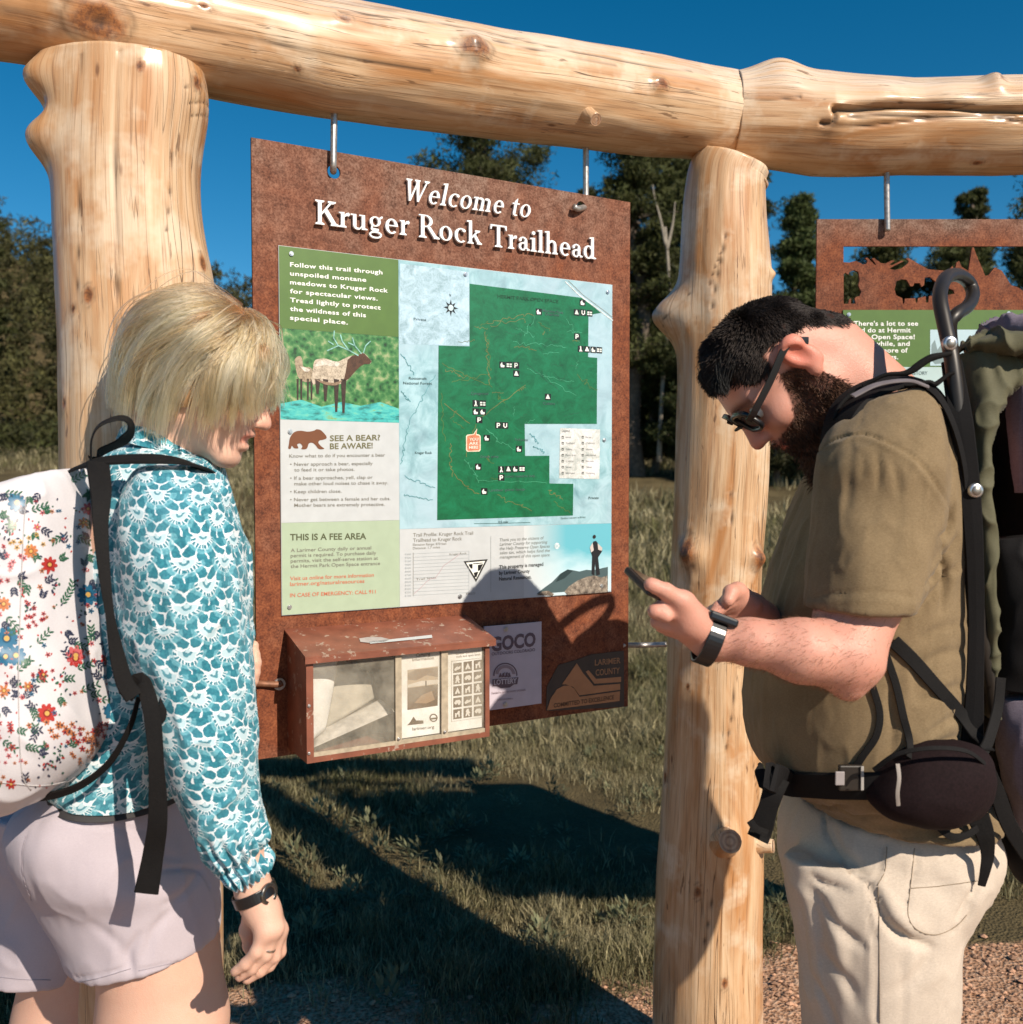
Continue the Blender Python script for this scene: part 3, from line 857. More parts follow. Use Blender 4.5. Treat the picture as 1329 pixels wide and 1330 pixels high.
MAT['p_white'] = simple('printed_pale_paper', (0.48, 0.51, 0.53), 0.4, var=0.04)
MAT['p_sage'] = simple('printed_sage', (0.36, 0.45, 0.33), 0.4, var=0.04)
# map ground: pale blue relief
m = M('printed_map_relief'); o = m.tc()
rl = m.noise(m.map(o, (1, 1, 1), (0, 0, 0), (0.3, 0.2, 0.5)), 22, 8, 0.62, 0.8)
rg = m.noise(o, 5, 4, 0.6, 0.5)
c = m.ramp(rl, [(0.30, (0.14, 0.28, 0.33)), (0.48, (0.25, 0.44, 0.50)), (0.62, (0.36, 0.56, 0.63))])
c = m.mix(m.ramp(rg, [(0.40, 0.0), (0.65, 0.8)]), c, (0.38, 0.52, 0.61))
m.set(color=c, rough=0.4); MAT['p_map'] = m.mat
m = M('printed_cloudy_sky'); o = m.tc(); x, y, z = m.xyz(o)
f = m.m('ADD', m.m('MULTIPLY', m.m('SUBTRACT', z, 1.235), 10.0), m.m('MULTIPLY', m.noise(m.map(o, (1, 1, 2)), 16, 5), 0.7), clamp=True)
m.set(color=m.mix(m.m('MULTIPLY', m.m('SUBTRACT', x, 0.025), 11.0, clamp=True), (0.55, 0.58, 0.60), m.ramp(f, [(0.25, (0.50, 0.66, 0.74)), (0.55, (0.42, 0.62, 0.70)), (0.95, (0.12, 0.42, 0.52))])), rough=0.4); MAT['p_sky'] = m.mat
m = M('printed_shrub_photo'); o = m.tc()
n1 = m.noise(o, 55, 6, 0.7); n2 = m.voro(o, 90)
f = m.m('ADD', m.m('MULTIPLY', n1, 0.8), m.m('MULTIPLY', n2, 0.35))
m.set(color=m.ramp(f, [(0.38, (0.008, 0.04, 0.012)), (0.52, (0.03, 0.15, 0.04)), (0.64, (0.08, 0.22, 0.07)), (0.78, (0.30, 0.36, 0.18))]), rough=0.4); MAT['p_bush'] = m.mat
m = M('printed_river_photo'); o = m.tc()
n1 = m.noise(m.map(o, (1, 1, 3)), 40, 5, 0.65)
m.set(color=m.ramp(n1, [(0.35, (0.02, 0.16, 0.15)), (0.5, (0.05, 0.42, 0.42)), (0.62, (0.12, 0.5, 0.42)), (0.7, (0.2, 0.32, 0.1))]), rough=0.4); MAT['p_river'] = m.mat
m = M('printed_grey_rock'); n1 = m.noise(m.tc(), 90, 6, 0.75)
m.set(color=m.ramp(n1, [(0.35, (0.05, 0.04, 0.035)), (0.55, (0.25, 0.21, 0.17)), (0.7, (0.5, 0.45, 0.38))]), rough=0.4); MAT['p_rock'] = m.mat
flatpart('backing_sheet', [(pu0 - .0008, pz0 - .0008), (pu1 + .0008, pz0 - .0008), (pu1 + .0008, pz1 + .0008), (pu0 - .0008, pz1 + .0008)], 0.0004, OFFP - 0.0006, MAT['p_white'])
e_ = 0.0003
flatpart('intro_field', [(pu0, z_ph1 + e_), (us - e_, z_ph1 + e_), (us - e_, pz1), (pu0, pz1)], OFFP - .0006, OFFP, MAT['p_green'])
flatpart('elk_photo', [(pu0, z_ph0 + e_), (us - e_, z_ph0 + e_), (us - e_, z_ph1), (pu0, z_ph1)], OFFP - .0006, OFFP, MAT['p_bush'])
flatpart('bear_field', [(pu0, z_bear0 + e_), (us - e_, z_bear0 + e_), (us - e_, z_ph0), (pu0, z_ph0)], OFFP - .0006, OFFP, MAT['p_white'])
flatpart('fee_field', [(pu0, pz0), (us - e_, pz0), (us - e_, z_bear0), (pu0, z_bear0)], OFFP - .0006, OFFP, MAT['p_sage'])
z_map0 = PL.uz(655, 683.5, OFFP)[1]
flatpart('map_field', [(us, z_map0 + e_), (pu1, z_map0 + e_), (pu1, pz1), (us, pz1)], OFFP - .0006, OFFP, MAT['p_map'])
flatpart('profile_field', [(us, pz0), (pu1, pz0), (pu1, z_map0), (us, z_map0)], OFFP - .0006, OFFP, MAT['p_white'])

O = (0.0, 0.0)
def z1(x, y): return (320 + x * .3913, 130 + y * .3913)
def z2(x, y): return (350 + x * .3834, 500 + y * .3834)
def z4(x, y): return (500 + x * .26316, 340 + y * .26316)
WHT, BLK, DK = (0.80, 0.82, 0.78), (0.010, 0.010, 0.012), (0.05, 0.07, 0.04)
# intro text and elk
def rnd_(pts):
    q = spline([(a, b, 0) for a, b in list(pts) + [pts[0]]], len(pts) * 4)[:-1, :2]
    return [tuple(v) for v in q]
pr = Print(PL, OFFP + 0.0004)
L7 = ['Follow this trail through', 'unspoiled montane', 'meadows to Kruger Rock', 'for spectacular views.', 'Tread lightly to protect', 'the wildness of this', 'special place.']
ends = [452, 398, 470, 436, 446, 397, 337]
for i, (t, xe) in enumerate(zip(L7, ends)):
    yb = 552 + 29.4 * i
    pr.text(t, z1(145, yb), z1(xe, yb + (xe - 145) * 0.086), 5.6, WHT, bold=0.022, space=1.08)
pr.build('intro_lettering', MAT['print'], panel)
pe = Print(PL, OFFP + 0.0004)
elk_body = [(222, 880), (230, 862), (262, 858), (300, 868), (330, 855), (352, 848), (372, 845), (388, 838), (410, 860), (416, 868), (408, 876), (392, 876), (378, 884), (362, 900), (340, 925), (318, 940), (290, 945), (262, 938), (240, 930), (224, 945), (216, 925), (220, 900)]
fawn = [(160, 862), (168, 852), (180, 850), (186, 862), (190, 884), (214, 888), (222, 905), (218, 930), (196, 936), (176, 925), (166, 900)]
pe.poly(rnd_([z1(a, b) for a, b in fawn]), (0.42, 0.34, 0.24), 1)
for a in (170, 182, 204, 216): pe.poly([z1(a - 3, 925), z1(a + 4, 925), z1(a + 3, 995), z1(a - 2, 995)], (0.05, 0.03, 0.02), 1)
pe.poly(rnd_([z1(a, b) for a, b in elk_body]), (0.60, 0.52, 0.42), 2)
pe.poly([z1(a, b) for a, b in [(336, 862), (352, 848), (372, 845), (388, 838), (410, 860), (416, 868), (408, 876), (392, 876), (378, 884), (362, 900), (340, 925), (322, 935), (330, 900)]], (0.10, 0.045, 0.022), 3)
for a, b in ((262, 1000), (298, 1035), (322, 1038), (236, 975)): pe.poly([z1(a - 8, 925), z1(a + 10, 928), z1(a + 4, b), z1(a - 3, b)], (0.05, 0.028, 0.018), 3)
ant = (0.30, 0.62, 0.58)
for q in ([(372, 848), (340, 830), (305, 815), (290, 790), (292, 765)], [(305, 815), (268, 832)], [(340, 830), (318, 800), (312, 778)], [(382, 842), (360, 815), (352, 788)], [(360, 815), (338, 805)], [(388, 840), (396, 815), (412, 800)], [(290, 812), (272, 800)]):
    pe.line([z1(a, b) for a, b in q], 0.0022, ant, 4)
pe.poly([z2(a, b) for a, b in [(34, 60), (433, 62), (434, 125), (34, 118)]], (0.04, 0.40, 0.40), 0) if False else None
for q in ([(225, 885), (240, 866), (275, 864), (310, 872), (300, 884), (262, 880)], [(178, 884), (196, 888), (212, 896), (196, 902)]): pe.poly(rnd_([z1(a, b) for a, b in q]), (0.74, 0.69, 0.62), 4)
for q in ([(224, 925), (250, 932), (290, 938), (318, 930), (300, 946), (262, 944)],): pe.poly(rnd_([z1(a, b) for a, b in q]), (0.30, 0.21, 0.14), 4)
pe.build('elk_print', MAT['print_photo'], panel)
rv = Print(PL, OFFP + 0.0002); u_a, u_b = pu0, us - e_
zz = [PL.uz(440, v, OFFP)[1] for v in (528, 520, 526, 522, 529, 521, 527)]
rv.poly2([(u_a, z_ph0 + e_), (u_b, z_ph0 + e_)] + [(u_b + (u_a - u_b) * i / 6, zz[i]) for i in range(7)], (1, 1, 1), 0)
rv.build('river_print', MAT['p_river'], panel)
# bear field
pb = Print(PL, OFFP + 0.0004); BR = (0.16, 0.055, 0.02); OL = (0.14, 0.13, 0.055)
bear = [(66, 200), (70, 178), (84, 160), (105, 155), (130, 158), (150, 155), (160, 150), (172, 152), (180, 158), (192, 172), (193, 181), (180, 186), (170, 188), (166, 196), (176, 208), (186, 216), (168, 217), (156, 204), (146, 196), (134, 198), (126, 216), (108, 217), (112, 208), (104, 198), (94, 202), (98, 214), (84, 214), (76, 206), (72, 216), (64, 215)]
pb.poly(rnd_([z2(a, b) for a, b in bear]), BR, 1)
pb.text('SEE A BEAR?', z2(205, 190), z2(375, 187), 7.4, OL, bold=0.018)
pb.text('BE AWARE!', z2(205, 217), z2(350, 214), 7.4, OL, bold=0.018)
GR = (0.20, 0.19, 0.16)
for t, y, xa, xb in [('Know what to do if you encounter a bear', 246, 67, 392), ('• Never approach a bear, especially', 274, 70, 350), ('to feed it or take photos.', 293, 84, 288), ('• If a bear approaches, yell, clap or', 321, 70, 350), ('make other loud noises to chase it away.', 340, 84, 402), ('• Keep children close.', 367, 70, 244), ('• Never get between a female and her cubs.', 394, 70, 410), ('Mother bears are extremely protective.', 413, 84, 390)]:
    pb.text(t, z2(xa, y), z2(xb, y - (xb - xa) * 0.012), 4.4, GR, bold=0.006)
pb.build('bear_lettering', MAT['print'], panel)
pf = Print(PL, OFFP + 0.0004)
pf.text('THIS IS A FEE AREA', z2(70, 526), z2(328, 522), 8.2, (0.09, 0.10, 0.05), bold=0.018)
for t, y, xb in [('A Larimer County daily or annual', 566, 345), ('permit is required. To purchase daily', 584, 362), ('permits, visit the self-serve station at', 602, 368), ('the Hermit Park Open Space entrance', 620, 375)]:
    pf.text(t, z2(72, y), z2(xb, y - (xb - 72) * 0.035), 4.6, GR, bold=0.006)
for t, y, xb in [('Visit us online for more information', 662, 354), ('larimer.org/naturalresources', 681, 322), ('IN CASE OF EMERGENCY: CALL 911', 719, 360)]:
    pf.text(t, z2(70, y), z2(xb, y - (xb - 70) * 0.045), 5.0, (0.55, 0.17, 0.10), bold=0.01)
pf.build('fee_lettering', MAT['print'], panel)
# map
MG = (0.005, 0.135, 0.055)
mp = Print(PL, OFFP + 0.0002)
mp.poly([z4(a, b) for a, b in [(75, 8), (416, 50), (416, 414), (72, 405)]], (0.40, 0.55, 0.66), 0)
green = [z4(a, b) for a, b in [(418, 108), (975, 178), (1066, 252), (1005, 262), (1003, 470), (1048, 474), (1046, 800), (690, 800), (692, 958), (812, 957), (812, 1094), (930, 1096), (928, 1252), (258, 1275), (265, 413), (418, 417)]]
mp.poly(green, MG, 2)
mp.poly([z4(a, b) for a, b in [(865, 820), (1062, 828), (1058, 1072), (860, 1068)]], (0.62, 0.62, 0.62), 3)
road = (0.62, 0.68, 0.72)
mp.line([z4(a, b) for a, b in [(890, 97), (960, 165), (1060, 240), (1125, 290)]], 0.003, road, 3)
mp.line([z4(a, b) for a, b in [(905, 92), (975, 160), (1070, 232), (1125, 275)]], 0.0012, (0.3, 0.35, 0.35), 4)
rnd = random.Random(5)
def wander(a, b, n, amp, col, w, k=4):
    q = []
    for i in range(n + 1):
        t = i / n
        q.append(z4(a[0] + (b[0] - a[0]) * t + rnd.uniform(-amp, amp), a[1] + (b[1] - a[1]) * t + rnd.uniform(-amp, amp)))
    q = spline([(x, y, 0) for x, y in q], n * 4)[:, :2]
    mp.line([tuple(p) for p in q], w, col, k)
con = (0.10, 0.155, 0.035); con2 = (0.16, 0.16, 0.05); lt = (0.06, 0.30, 0.17)
for a, b, n_, am, cl, w in [((500, 300), (740, 255), 16, 9, con2, .0011), ((520, 310), (700, 290), 14, 12, con2, .0009), ((500, 345), (515, 600), 20, 9, con2, .0013), ((505, 360), (520, 540), 16, 7, con, .001),
    ((290, 505), (520, 610), 18, 10, con, .0012), ((300, 530), (400, 575), 12, 13, con2, .001), ((330, 600), (500, 560), 12, 9, con, .001), ((275, 640), (290, 880), 14, 8, con, .001), ((320, 900), (330, 1060), 14, 8, con2, .0013),
    ((335, 1050), (460, 1150), 14, 8, con2, .0013), ((640, 415), (740, 430), 12, 8, con2, .001), ((630, 400), (900, 420), 16, 9, lt, .0009), ((700, 520), (950, 665), 16, 8, lt, .0009), ((760, 560), (940, 600), 12, 10, lt, .0009), ((550, 660), (600, 700), 10, 14, con, .001), ((650, 320), (740, 370), 10, 8, lt, .0009),
    ((950, 560), (1040, 640), 12, 12, con, .001), ((560, 1160), (720, 1220), 14, 12, con2, .001), ((810, 1130), (880, 1180), 12, 12, con2, .001), ((830, 1180), (920, 1245), 12, 9, con, .001), ((400, 980), (460, 1080), 14, 12, lt, .0011), ((540, 870), (640, 930), 12, 10, lt, .001),
    ((460, 1080), (800, 1090), 12, 4, lt, .0009), ((700, 500), (860, 640), 12, 5, (0.02, 0.09, 0.05), .0009), ((880, 760), (960, 745), 6, 4, (0.02, 0.09, 0.05), .0009), ((420, 800), (290, 700), 6, 3, con2, .0013), ((470, 770), (690, 610), 8, 5, con2, .0012),
    ((450, 800), (400, 960), 8, 4, con2, .0012), ((500, 820), (560, 880), 6, 6, lt, .0012), ((740, 260), (690, 370), 10, 8, lt, .001), ((900, 280), (960, 400), 10, 8, lt, .001), ((760, 300), (820, 340), 8, 8, con, .001)]:
    wander(a, b, n_, am, cl, w)
for a, b in (((245, 565), (115, 800)), ((115, 800), (80, 1000)), ((80, 450), (150, 560)), ((100, 1060), (250, 1120)), ((90, 1150), (230, 1180)), ((720, 850), (760, 900)), ((730, 910), (790, 940)), ((80, 640), (120, 690))):
    wander(a, b, 16, 7, (0.10, 0.28, 0.32), .0012)
for i in range(34):
    a_ = (rnd.uniform(290, 960), rnd.uniform(440, 1220)) if i % 2 else (rnd.uniform(440, 980), rnd.uniform(210, 780))
    if a_[1] > 800 and a_[0] > 640: continue
    th_ = rnd.uniform(0, 6.28); l_ = rnd.uniform(30, 90)
    b_2 = (min(1000, max(275, a_[0] + l_ * math.cos(th_))), a_[1] + l_ * .7 * math.sin(th_))
    if b_2[1] > 790 and b_2[0] > 670 or b_2[1] > 1240: continue
    wander(a_, b_2, 9, 6, rnd.choice([con, con2, lt, (0.02, 0.10, 0.05), (0.02, 0.11, 0.055)]), .0008)
# compass rose
c = PL.uz(*z4(325, 227), OFFP)
st = []
for i in range(16):
    a = math.pi * i / 8 + math.pi / 2; r = 0.0165 if i % 4 == 0 else (0.0150 if i % 2 == 0 else 0.0068)
    st.append((c[0] + r * math.cos(a), c[1] + r * math.sin(a)))
mp.poly2(st, BLK, 3); mp.dots2(c, 0.0058, (0.6, 0.72, 0.78), 4, 18); mp.line2(circle2(c, 0.0068, 18), .0012, BLK, 5, closed=True)
def icon(x, y, s=15.5, ch=None, bgc=BLK, fg=WHT, seed=0):
    c = PL.uz(*z4(x, y), OFFP); h = s * .26316 / F_PX * 1.95
    mp.poly2([(c[0] - h * 1.1, c[1] - h), (c[0] + h * 1.1, c[1] - h), (c[0] + h * 1.1, c[1] + h), (c[0] - h * 1.1, c[1] + h)], bgc, 5)
    r_ = random.Random(seed)
    if ch == 'P':
        mp.line2([(c[0] - h * .45, c[1] - h * .75), (c[0] - h * .45, c[1] + h * .7)], h * .38, fg, 6)
        mp.line2([(c[0] - h * .5, c[1] + h * .6), (c[0] + h * .3, c[1] + h * .55), (c[0] + h * .45, c[1] + h * .2), (c[0] + h * .3, c[1] - h * .08), (c[0] - h * .4, c[1] - h * .1)], h * .34, fg, 7)
    elif ch == 'U':
        mp.line2([(c[0] - h * .5, c[1] + h * .7), (c[0] - h * .5, c[1] - h * .3), (c[0], c[1] - h * .65), (c[0] + h * .5, c[1] - h * .3), (c[0] + h * .5, c[1] + h * .7)], h * .34, fg, 7)
    elif ch == 'T':
        mp.poly2([(c[0] - h * .8, c[1] - h * .6), (c[0] + h * .8, c[1] - h * .6), (c[0] + h * .1, c[1] + h * .8), (c[0] - h * .2, c[1] + h * .8)], fg, 6)
    elif ch == 'B':
        mp.poly2([(c[0] - h * .9, c[1] - h * .6), (c[0] + h * .9, c[1] - h * .6), (c[0] + h * .9, c[1] + h * .5), (c[0] - h * .9, c[1] + h * .5)], fg, 6)
        mp.line2([(c[0] - h * .9, c[1] - h * .05), (c[0] + h * .9, c[1] - h * .05)], h * .2, bgc, 7)
        mp.line2([(c[0], c[1] - h * .6), (c[0], c[1] + h * .5)], h * .2, bgc, 7)
    elif ch == 'H':
        mp.dots2((c[0] - h * .1, c[1] + h * .65), h * .25, fg, 6, 8)
        mp.line2([(c[0], c[1] + h * .5), (c[0], c[1] - h * .1), (c[0] - h * .4, c[1] - h * .85)], h * .42, fg, 6)
        mp.line2([(c[0], c[1] - h * .1), (c[0] + h * .45, c[1] - h * .85)], h * .3, fg, 7)
    else:
        mp.poly2([(c[0] - h * .8, c[1] + h * .1), (c[0] - h * .2, c[1] + h * .8), (c[0], c[1]), (c[0] + h * .7, c[1] - h * .1), (c[0] + h * .6, c[1] - h * .7), (c[0] - h * .6, c[1] - h * .75)], fg, 6)
for x, y, ch in [(975, 202, 'X'), (946, 250, 'T'), (978, 251, 'U'), (1010, 254, 'B'), (759, 247, 'D'), (948, 369, 'P'), (966, 430, 'H'), (997, 432, 'T'), (1028, 434, 'X'), (1058, 436, 'B'), (580, 509, 'X'), (613, 510, 'B'), (647, 511, 'P'), (648, 552, 'T'),
                 (448, 699, 'H'), (482, 700, 'B'), (448, 740, 'X'), (482, 741, 'D'), (465, 780, 'P'), (560, 807, 'P'), (593, 808, 'U'), (502, 870, 'X'), (804, 667, 'T'), (661, 924, 'D'), (460, 1012, 'D'), (574, 1025, 'H'), (609, 1024, 'T'), (643, 1023, 'X'), (676, 1022, 'B'), (574, 1065, 'P'), (490, 1133, 'D')]:
    icon(x, y, 16, ch)
ORG = (0.62, 0.20, 0.11)
mp.poly([z4(a, b) for a, b in [(408, 853), (436, 850), (455, 822), (452, 850), (465, 853), (472, 860), (472, 928), (466, 936), (406, 938), (400, 930), (400, 860)]], (0.75, 0.62, 0.48), 5)
mp.poly([z4(a, b) for a, b in [(410, 858), (440, 854), (452, 832), (449, 855), (463, 858), (467, 864), (467, 925), (462, 931), (410, 933), (405, 926), (405, 863)]], ORG, 6)
for t, y in (('YOU', 883), ('ARE', 903), ('HERE', 923)): mp.text(t, z4(415, y), z4(460, y - 1), 3.6, (0.85, 0.75, 0.66), k=8, bold=0.02)
mp.text('HERMIT PARK OPEN SPACE', z4(555, 178), z4(856, 204), 4.4, (0.01, 0.07, 0.03), k=7, bold=0.01)
for t, a, b in (('Private', (142, 288), (203, 292)), ('Roosevelt', (118, 580), (206, 582)), ('National Forest', (90, 604), (232, 606)), ('Kruger Rock', (148, 948), (232, 948)), ('Private', (1005, 1172), (1055, 1170)), ('Moraine Park', (778, 246), (880, 258)), ('Overlook', (790, 264), (862, 270)), ('Campground', (425, 655), (510, 657)), ('Trail access', (640, 884), (705, 884)), ('Group camp', (470, 968), (560, 966)), ('Lower meadow loop', (594, 1065), (740, 1062)), ('Limber pine loop', (512, 1134), (690, 1128)), ('Cabins', (780, 705), (838, 706)), ('N', (318, 170), (326, 171))):
    mp.text(t, z4(*a), z4(*b), 3.4, (0.07, 0.12, 0.12), k=7, bold=0.004)
mp.line([z4(440, 1292), z4(580, 1290), z4(718, 1286)], .0009, (0.1, 0.2, 0.2), 5)
mp.text('0.5 mile', z4(560, 1290), z4(608, 1288), 3.0, (0.07, 0.12, 0.12), k=7)
mp.text('Elevation contours at 40 feet', z4(868, 1270), z4(990, 1264), 2.6, (0.12, 0.2, 0.2), k=7)
mp.text('Legend', z4(873, 838), z4(912, 840), 3.0, (0.2, 0.2, 0.2), k=7)
for i in range(7):
    for x in (877, 976):
        y = 866 + i * 29.5
        h = 0.0026; c = PL.uz(*z4(x, y), OFFP)
        mp.poly2([(c[0] - h, c[1] - h), (c[0] + h, c[1] - h), (c[0] + h, c[1] + h), (c[0] - h, c[1] + h)], BLK, 5)
        mp.poly2([(c[0] - h * .5, c[1] - h * .6), (c[0] + h * .6, c[1] - h * .4), (c[0], c[1] + h * .7)], WHT, 6)
        mp.text(['Restrooms', 'Trailhead', 'Camping', 'Picnic area', 'Cabins', 'Dump station', 'Information'][(i + (x > 900) * 3) % 7], z4(x + 15, y + 4), z4(x + 42 + (i * 17) % 28, y + 4), 2.6, (0.3, 0.3, 0.3), k=7)
mp.build('map_print', MAT['map_ink'], panel)
# profile strip
pp = Print(PL, OFFP + 0.0002)
pp.text('Trail Profile: Kruger Rock Trail', z2(487, 514), z2(690, 507), 4.6, GR, bold=0.006)
pp.text('Trailhead to Kruger Rock', z2(487, 532), z2(652, 526), 4.6, GR, bold=0.006)
pp.text('Elevation Range: 870 feet', z2(486, 545), z2(600, 541), 3.0, GR); pp.text('Distance: 1.7 miles', z2(486, 557), z2(578, 553), 3.0, GR)
gl = (0.40, 0.44, 0.46)
for i in range(13):
    y = 572 + i * 11.7
    pp.line([z2(487, y), z2(676, y - 9.5)], .0006, gl, 2)
    pp.text(str(9300 - i * 100), z2(459, y + 5), z2(480, y + 4), 2.3, gl, k=3)
pp.line([z2(487, 568), z2(487, 715)], .0008, GR, 3); pp.line([z2(676, 562), z2(676, 700)], .0008, gl, 3)
pp.line([z2(490, 706), z2(510, 690), z2(530, 668), z2(548, 655), z2(560, 656), z2(575, 636), z2(590, 612), z2(608, 600), z2(625, 588), z2(645, 572)], .0011, (0.45, 0.35, 0.38), 4)
pp.text('Trail Start', z2(497, 662), z2(565, 655), 2.6, GR); pp.text('Kruger Rock', z2(610, 577), z2(668, 573), 2.6, GR)
pp.line([z2(750, 512), z2(750, 702)], .0007, (0.25, 0.28, 0.28), 3)
tri = [z2(658, 597), z2(740, 590), z2(700, 668)]
pp.poly(tri, (0.03, 0.03, 0.03), 2); pp.poly([z2(666, 602), z2(731, 596), z2(700, 657)], WHT, 3)
pp.poly([z2(674, 608), z2(688, 606), z2(688, 622), z2(682, 622)], BLK, 4); pp.line([z2(690, 606), z2(722, 603)], .0018, BLK, 4)
pp.poly([z2(706, 610), z2(724, 606), z2(714, 628), z2(706, 630)], BLK, 4); pp.poly([z2(692, 636), z2(708, 632), z2(701, 652), z2(695, 650)], BLK, 4)
pp.text('YIELD', z2(665, 711), z2(697, 709), 2.8, GR)
IT = (0.17, 0.18, 0.17)
for i, (t, xb) in enumerate([('Thank you to the citizens of', 930), ('Larimer County for supporting', 942), ('the Help Preserve Open Spaces', 950), ('sales tax, which helps fund the', 950), ('management of this open space.', 951)]):
    y = 530 + i * 14.6; pp.text(t, z2(780, y), z2(xb, y - (xb - 780) * .05), 4.0, IT, shear=0.22, bold=0.006)
for i, (t, xb) in enumerate([('This property is managed', 928), ('by Larimer County', 882), ('Natural Resources.', 888)]):
    y = 623 + i * 20; pp.text(t, z2(778, y), z2(xb, y - (xb - 778) * .07), 4.6, (0.03, 0.03, 0.03), bold=0.022)
pp.build('profile_print', MAT['print'], panel)
ps = Print(PL, OFFP + 0.0002)
ue = pu1
def zz2(a, b): return PL.uz(*z2(a, b), OFFP)
s_l = zz2(862, 480)[0]
ps.poly2([(s_l, pz0 + .0003), (ue, pz0 + .0003), (ue, z_map0 - .0003), (s_l, z_map0 - .0003)], (1, 1, 1), 0)
ps.build('sky_photo', MAT['p_sky'], panel)
pm = Print(PL, OFFP + 0.0006)
pm.poly([z2(905, 708), z2(930, 688), z2(958, 668), z2(985, 640), z2(1010, 625), z2(1030, 628), z2(1050, 632), z2(1075, 626), z2(1095, 628), z2(1147, 616), z2(1147, 690)], (0.06, 0.10, 0.11), 0)
pm.poly([z2(985, 640), z2(1010, 625), z2(1030, 628), z2(1000, 655), z2(970, 668)], (0.02, 0.04, 0.045), 1)
pm.dots2(zz2(974, 545), 0.0066, (0.62, 0.72, 0.76), 1, 16)
pm.text('80', z2(964, 552), z2(985, 550), 4.2, (0.3, 0.45, 0.5), k=2)
pm.build('mountain_print', MAT['print'], panel)
pk = Print(PL, OFFP + 0.0009)
pk.poly([z2(1000, 700), z2(1015, 682), z2(1045, 662), z2(1075, 650), z2(1100, 645), z2(1125, 652), z2(1145, 646), z2(1147, 702), z2(1010, 712)], (1, 1, 1), 0)
pk.poly([z2(905, 712), z2(925, 699), z2(945, 697), z2(965, 708), z2(960, 714)], (1, 1, 1), 0)
pk.build('rock_photo', MAT['p_rock'], panel)
pz = Print(PL, OFFP + 0.0012)
pz.poly([z2(a, b) for a, b in [(1093, 545), (1088, 560), (1094, 580), (1092, 640), (1101, 646), (1104, 600), (1108, 646), (1120, 642), (1114, 585), (1128, 562), (1120, 545), (1107, 528), (1098, 530)]], (0.012, 0.012, 0.016), 0)
pz.dots2(zz2(1100, 514), 0.0042, (0.02, 0.015, 0.015), 0, 12)
pz.poly([z2(a, b) for a, b in [(1086, 550), (1095, 534), (1099, 560), (1090, 568)]], (0.55, 0.5, 0.48), 1)
pz.poly([z2(a, b) for a, b in [(1112, 536), (1128, 552), (1126, 562), (1114, 558)]], (0.5, 0.46, 0.44), 1)
pz.build('hiker_print', MAT['print'], panel)
# panel screws
def screw(pl, c, r, parent, off):
    V2 = circle2(c, r, 16); V, Fc = slab(pl, V2, off - 0.001, off + 0.0022)
    b = Bag(); b.add(V, Fc); V, Fc = slab(pl, circle2(c, r * .6, 12), off + 0.0020, off + 0.0036); b.add(V, Fc)
    b.build('screw', MAT['bolt'], parent)
for a, b in [z1(149, 510), z1(727, 578), z1(1199, 637), z2(70, 158), z2(1134, 186), z2(68, 752), z2(645, 716), z2(1124, 680)]:
    screw(PL, PL.uz(a, b, OFFP), 0.0042, board, OFFP)

# ---- lower plates: lottery plate and county emblem
MAT['p_lilac'] = simple('grey_lilac_sticker', (0.50, 0.45, 0.52), 0.45, var=0.05)
MAT['p_rust'] = simple('tan_emblem_paint', (0.42, 0.19, 0.085), 0.55, var=0.1)
MAT['p_dark'] = simple('dark_emblem_and_shadow_paint', (0.05, 0.035, 0.028), 0.6, var=0.15)
def zz5(x, y): return (580 + x * .19564, 720 + y * .19564)
gp = [PL.uz(*zz5(a, b), 0.012) for a, b in [(250, 480), (634, 447), (628, 990), (250, 1038)]]
gu0, gu1 = gp[0][0], (gp[1][0] + gp[2][0]) / 2; gz0, gz1 = gp[2][1], gp[1][1]
plate = empty('plate', (0, 0, 0)); plate.parent = board; plate.matrix_parent_inverse = parent_matrix(board).inverted()
flatpart('plate_sheet', [(gu0, gz0), (gu1, gz0), (gu1, gz1), (gu0, gz1)], 0.009, 0.012, MAT['p_lilac'], plate)
pg_ = Print(PL, 0.0124)
Dk = (0.13, 0.09, 0.12)
pg_.text('GOCO', zz5(297, 643), zz5(592, 605), 17.5, Dk, bold=0.04)
pg_.text('OUTDOORS COLORADO', zz5(300, 672), zz5(588, 642), 4.0, Dk, bold=0.012)
def arc5(cx, cy, r0, r1, a0, a1, n=24):
    o = [zz5(cx + r0 * math.cos(R(a0 + (a1 - a0) * i / n)), cy - r0 * math.sin(R(a0 + (a1 - a0) * i / n))) for i in range(n + 1)]
    i_ = [zz5(cx + r1 * math.cos(R(a0 + (a1 - a0) * i / n)), cy - r1 * math.sin(R(a0 + (a1 - a0) * i / n))) for i in range(n + 1)]
    return o + i_[::-1]
pg_.poly(arc5(391, 800, 80, 72, -5, 185), Dk, 2); pg_.poly(arc5(391, 800, 66, 46, 5, 175), (0.30, 0.24, 0.28), 2)
pg_.text('of the', zz5(368, 806), zz5(420, 800), 4.2, Dk, k=4, shear=.2, bold=.02)
for a in (355, 375, 395, 415): pg_.poly([zz5(a - 10, 818), zz5(a + 3, 784), zz5(a + 14, 812)], Dk, 3)
pg_.poly([zz5(306, 830), zz5(478, 815), zz5(470, 862), zz5(306, 876)], Dk, 4)
pg_.text('LOTTERY', zz5(314, 866), zz5(466, 853), 6.4, (0.55, 0.50, 0.56), k=6, bold=0.03)
pg_.poly([zz5(330, 874), zz5(450, 862), zz5(420, 884), zz5(360, 888)], Dk, 3)
pg_.text('Funded in part by lottery proceeds', zz5(300, 930), zz5(525, 905), 3.2, (0.25, 0.18, 0.2), k=3)
pg_.text('coloradolottery', zz5(335, 972), zz5(440, 962), 2.8, (0.25, 0.18, 0.2), k=3)
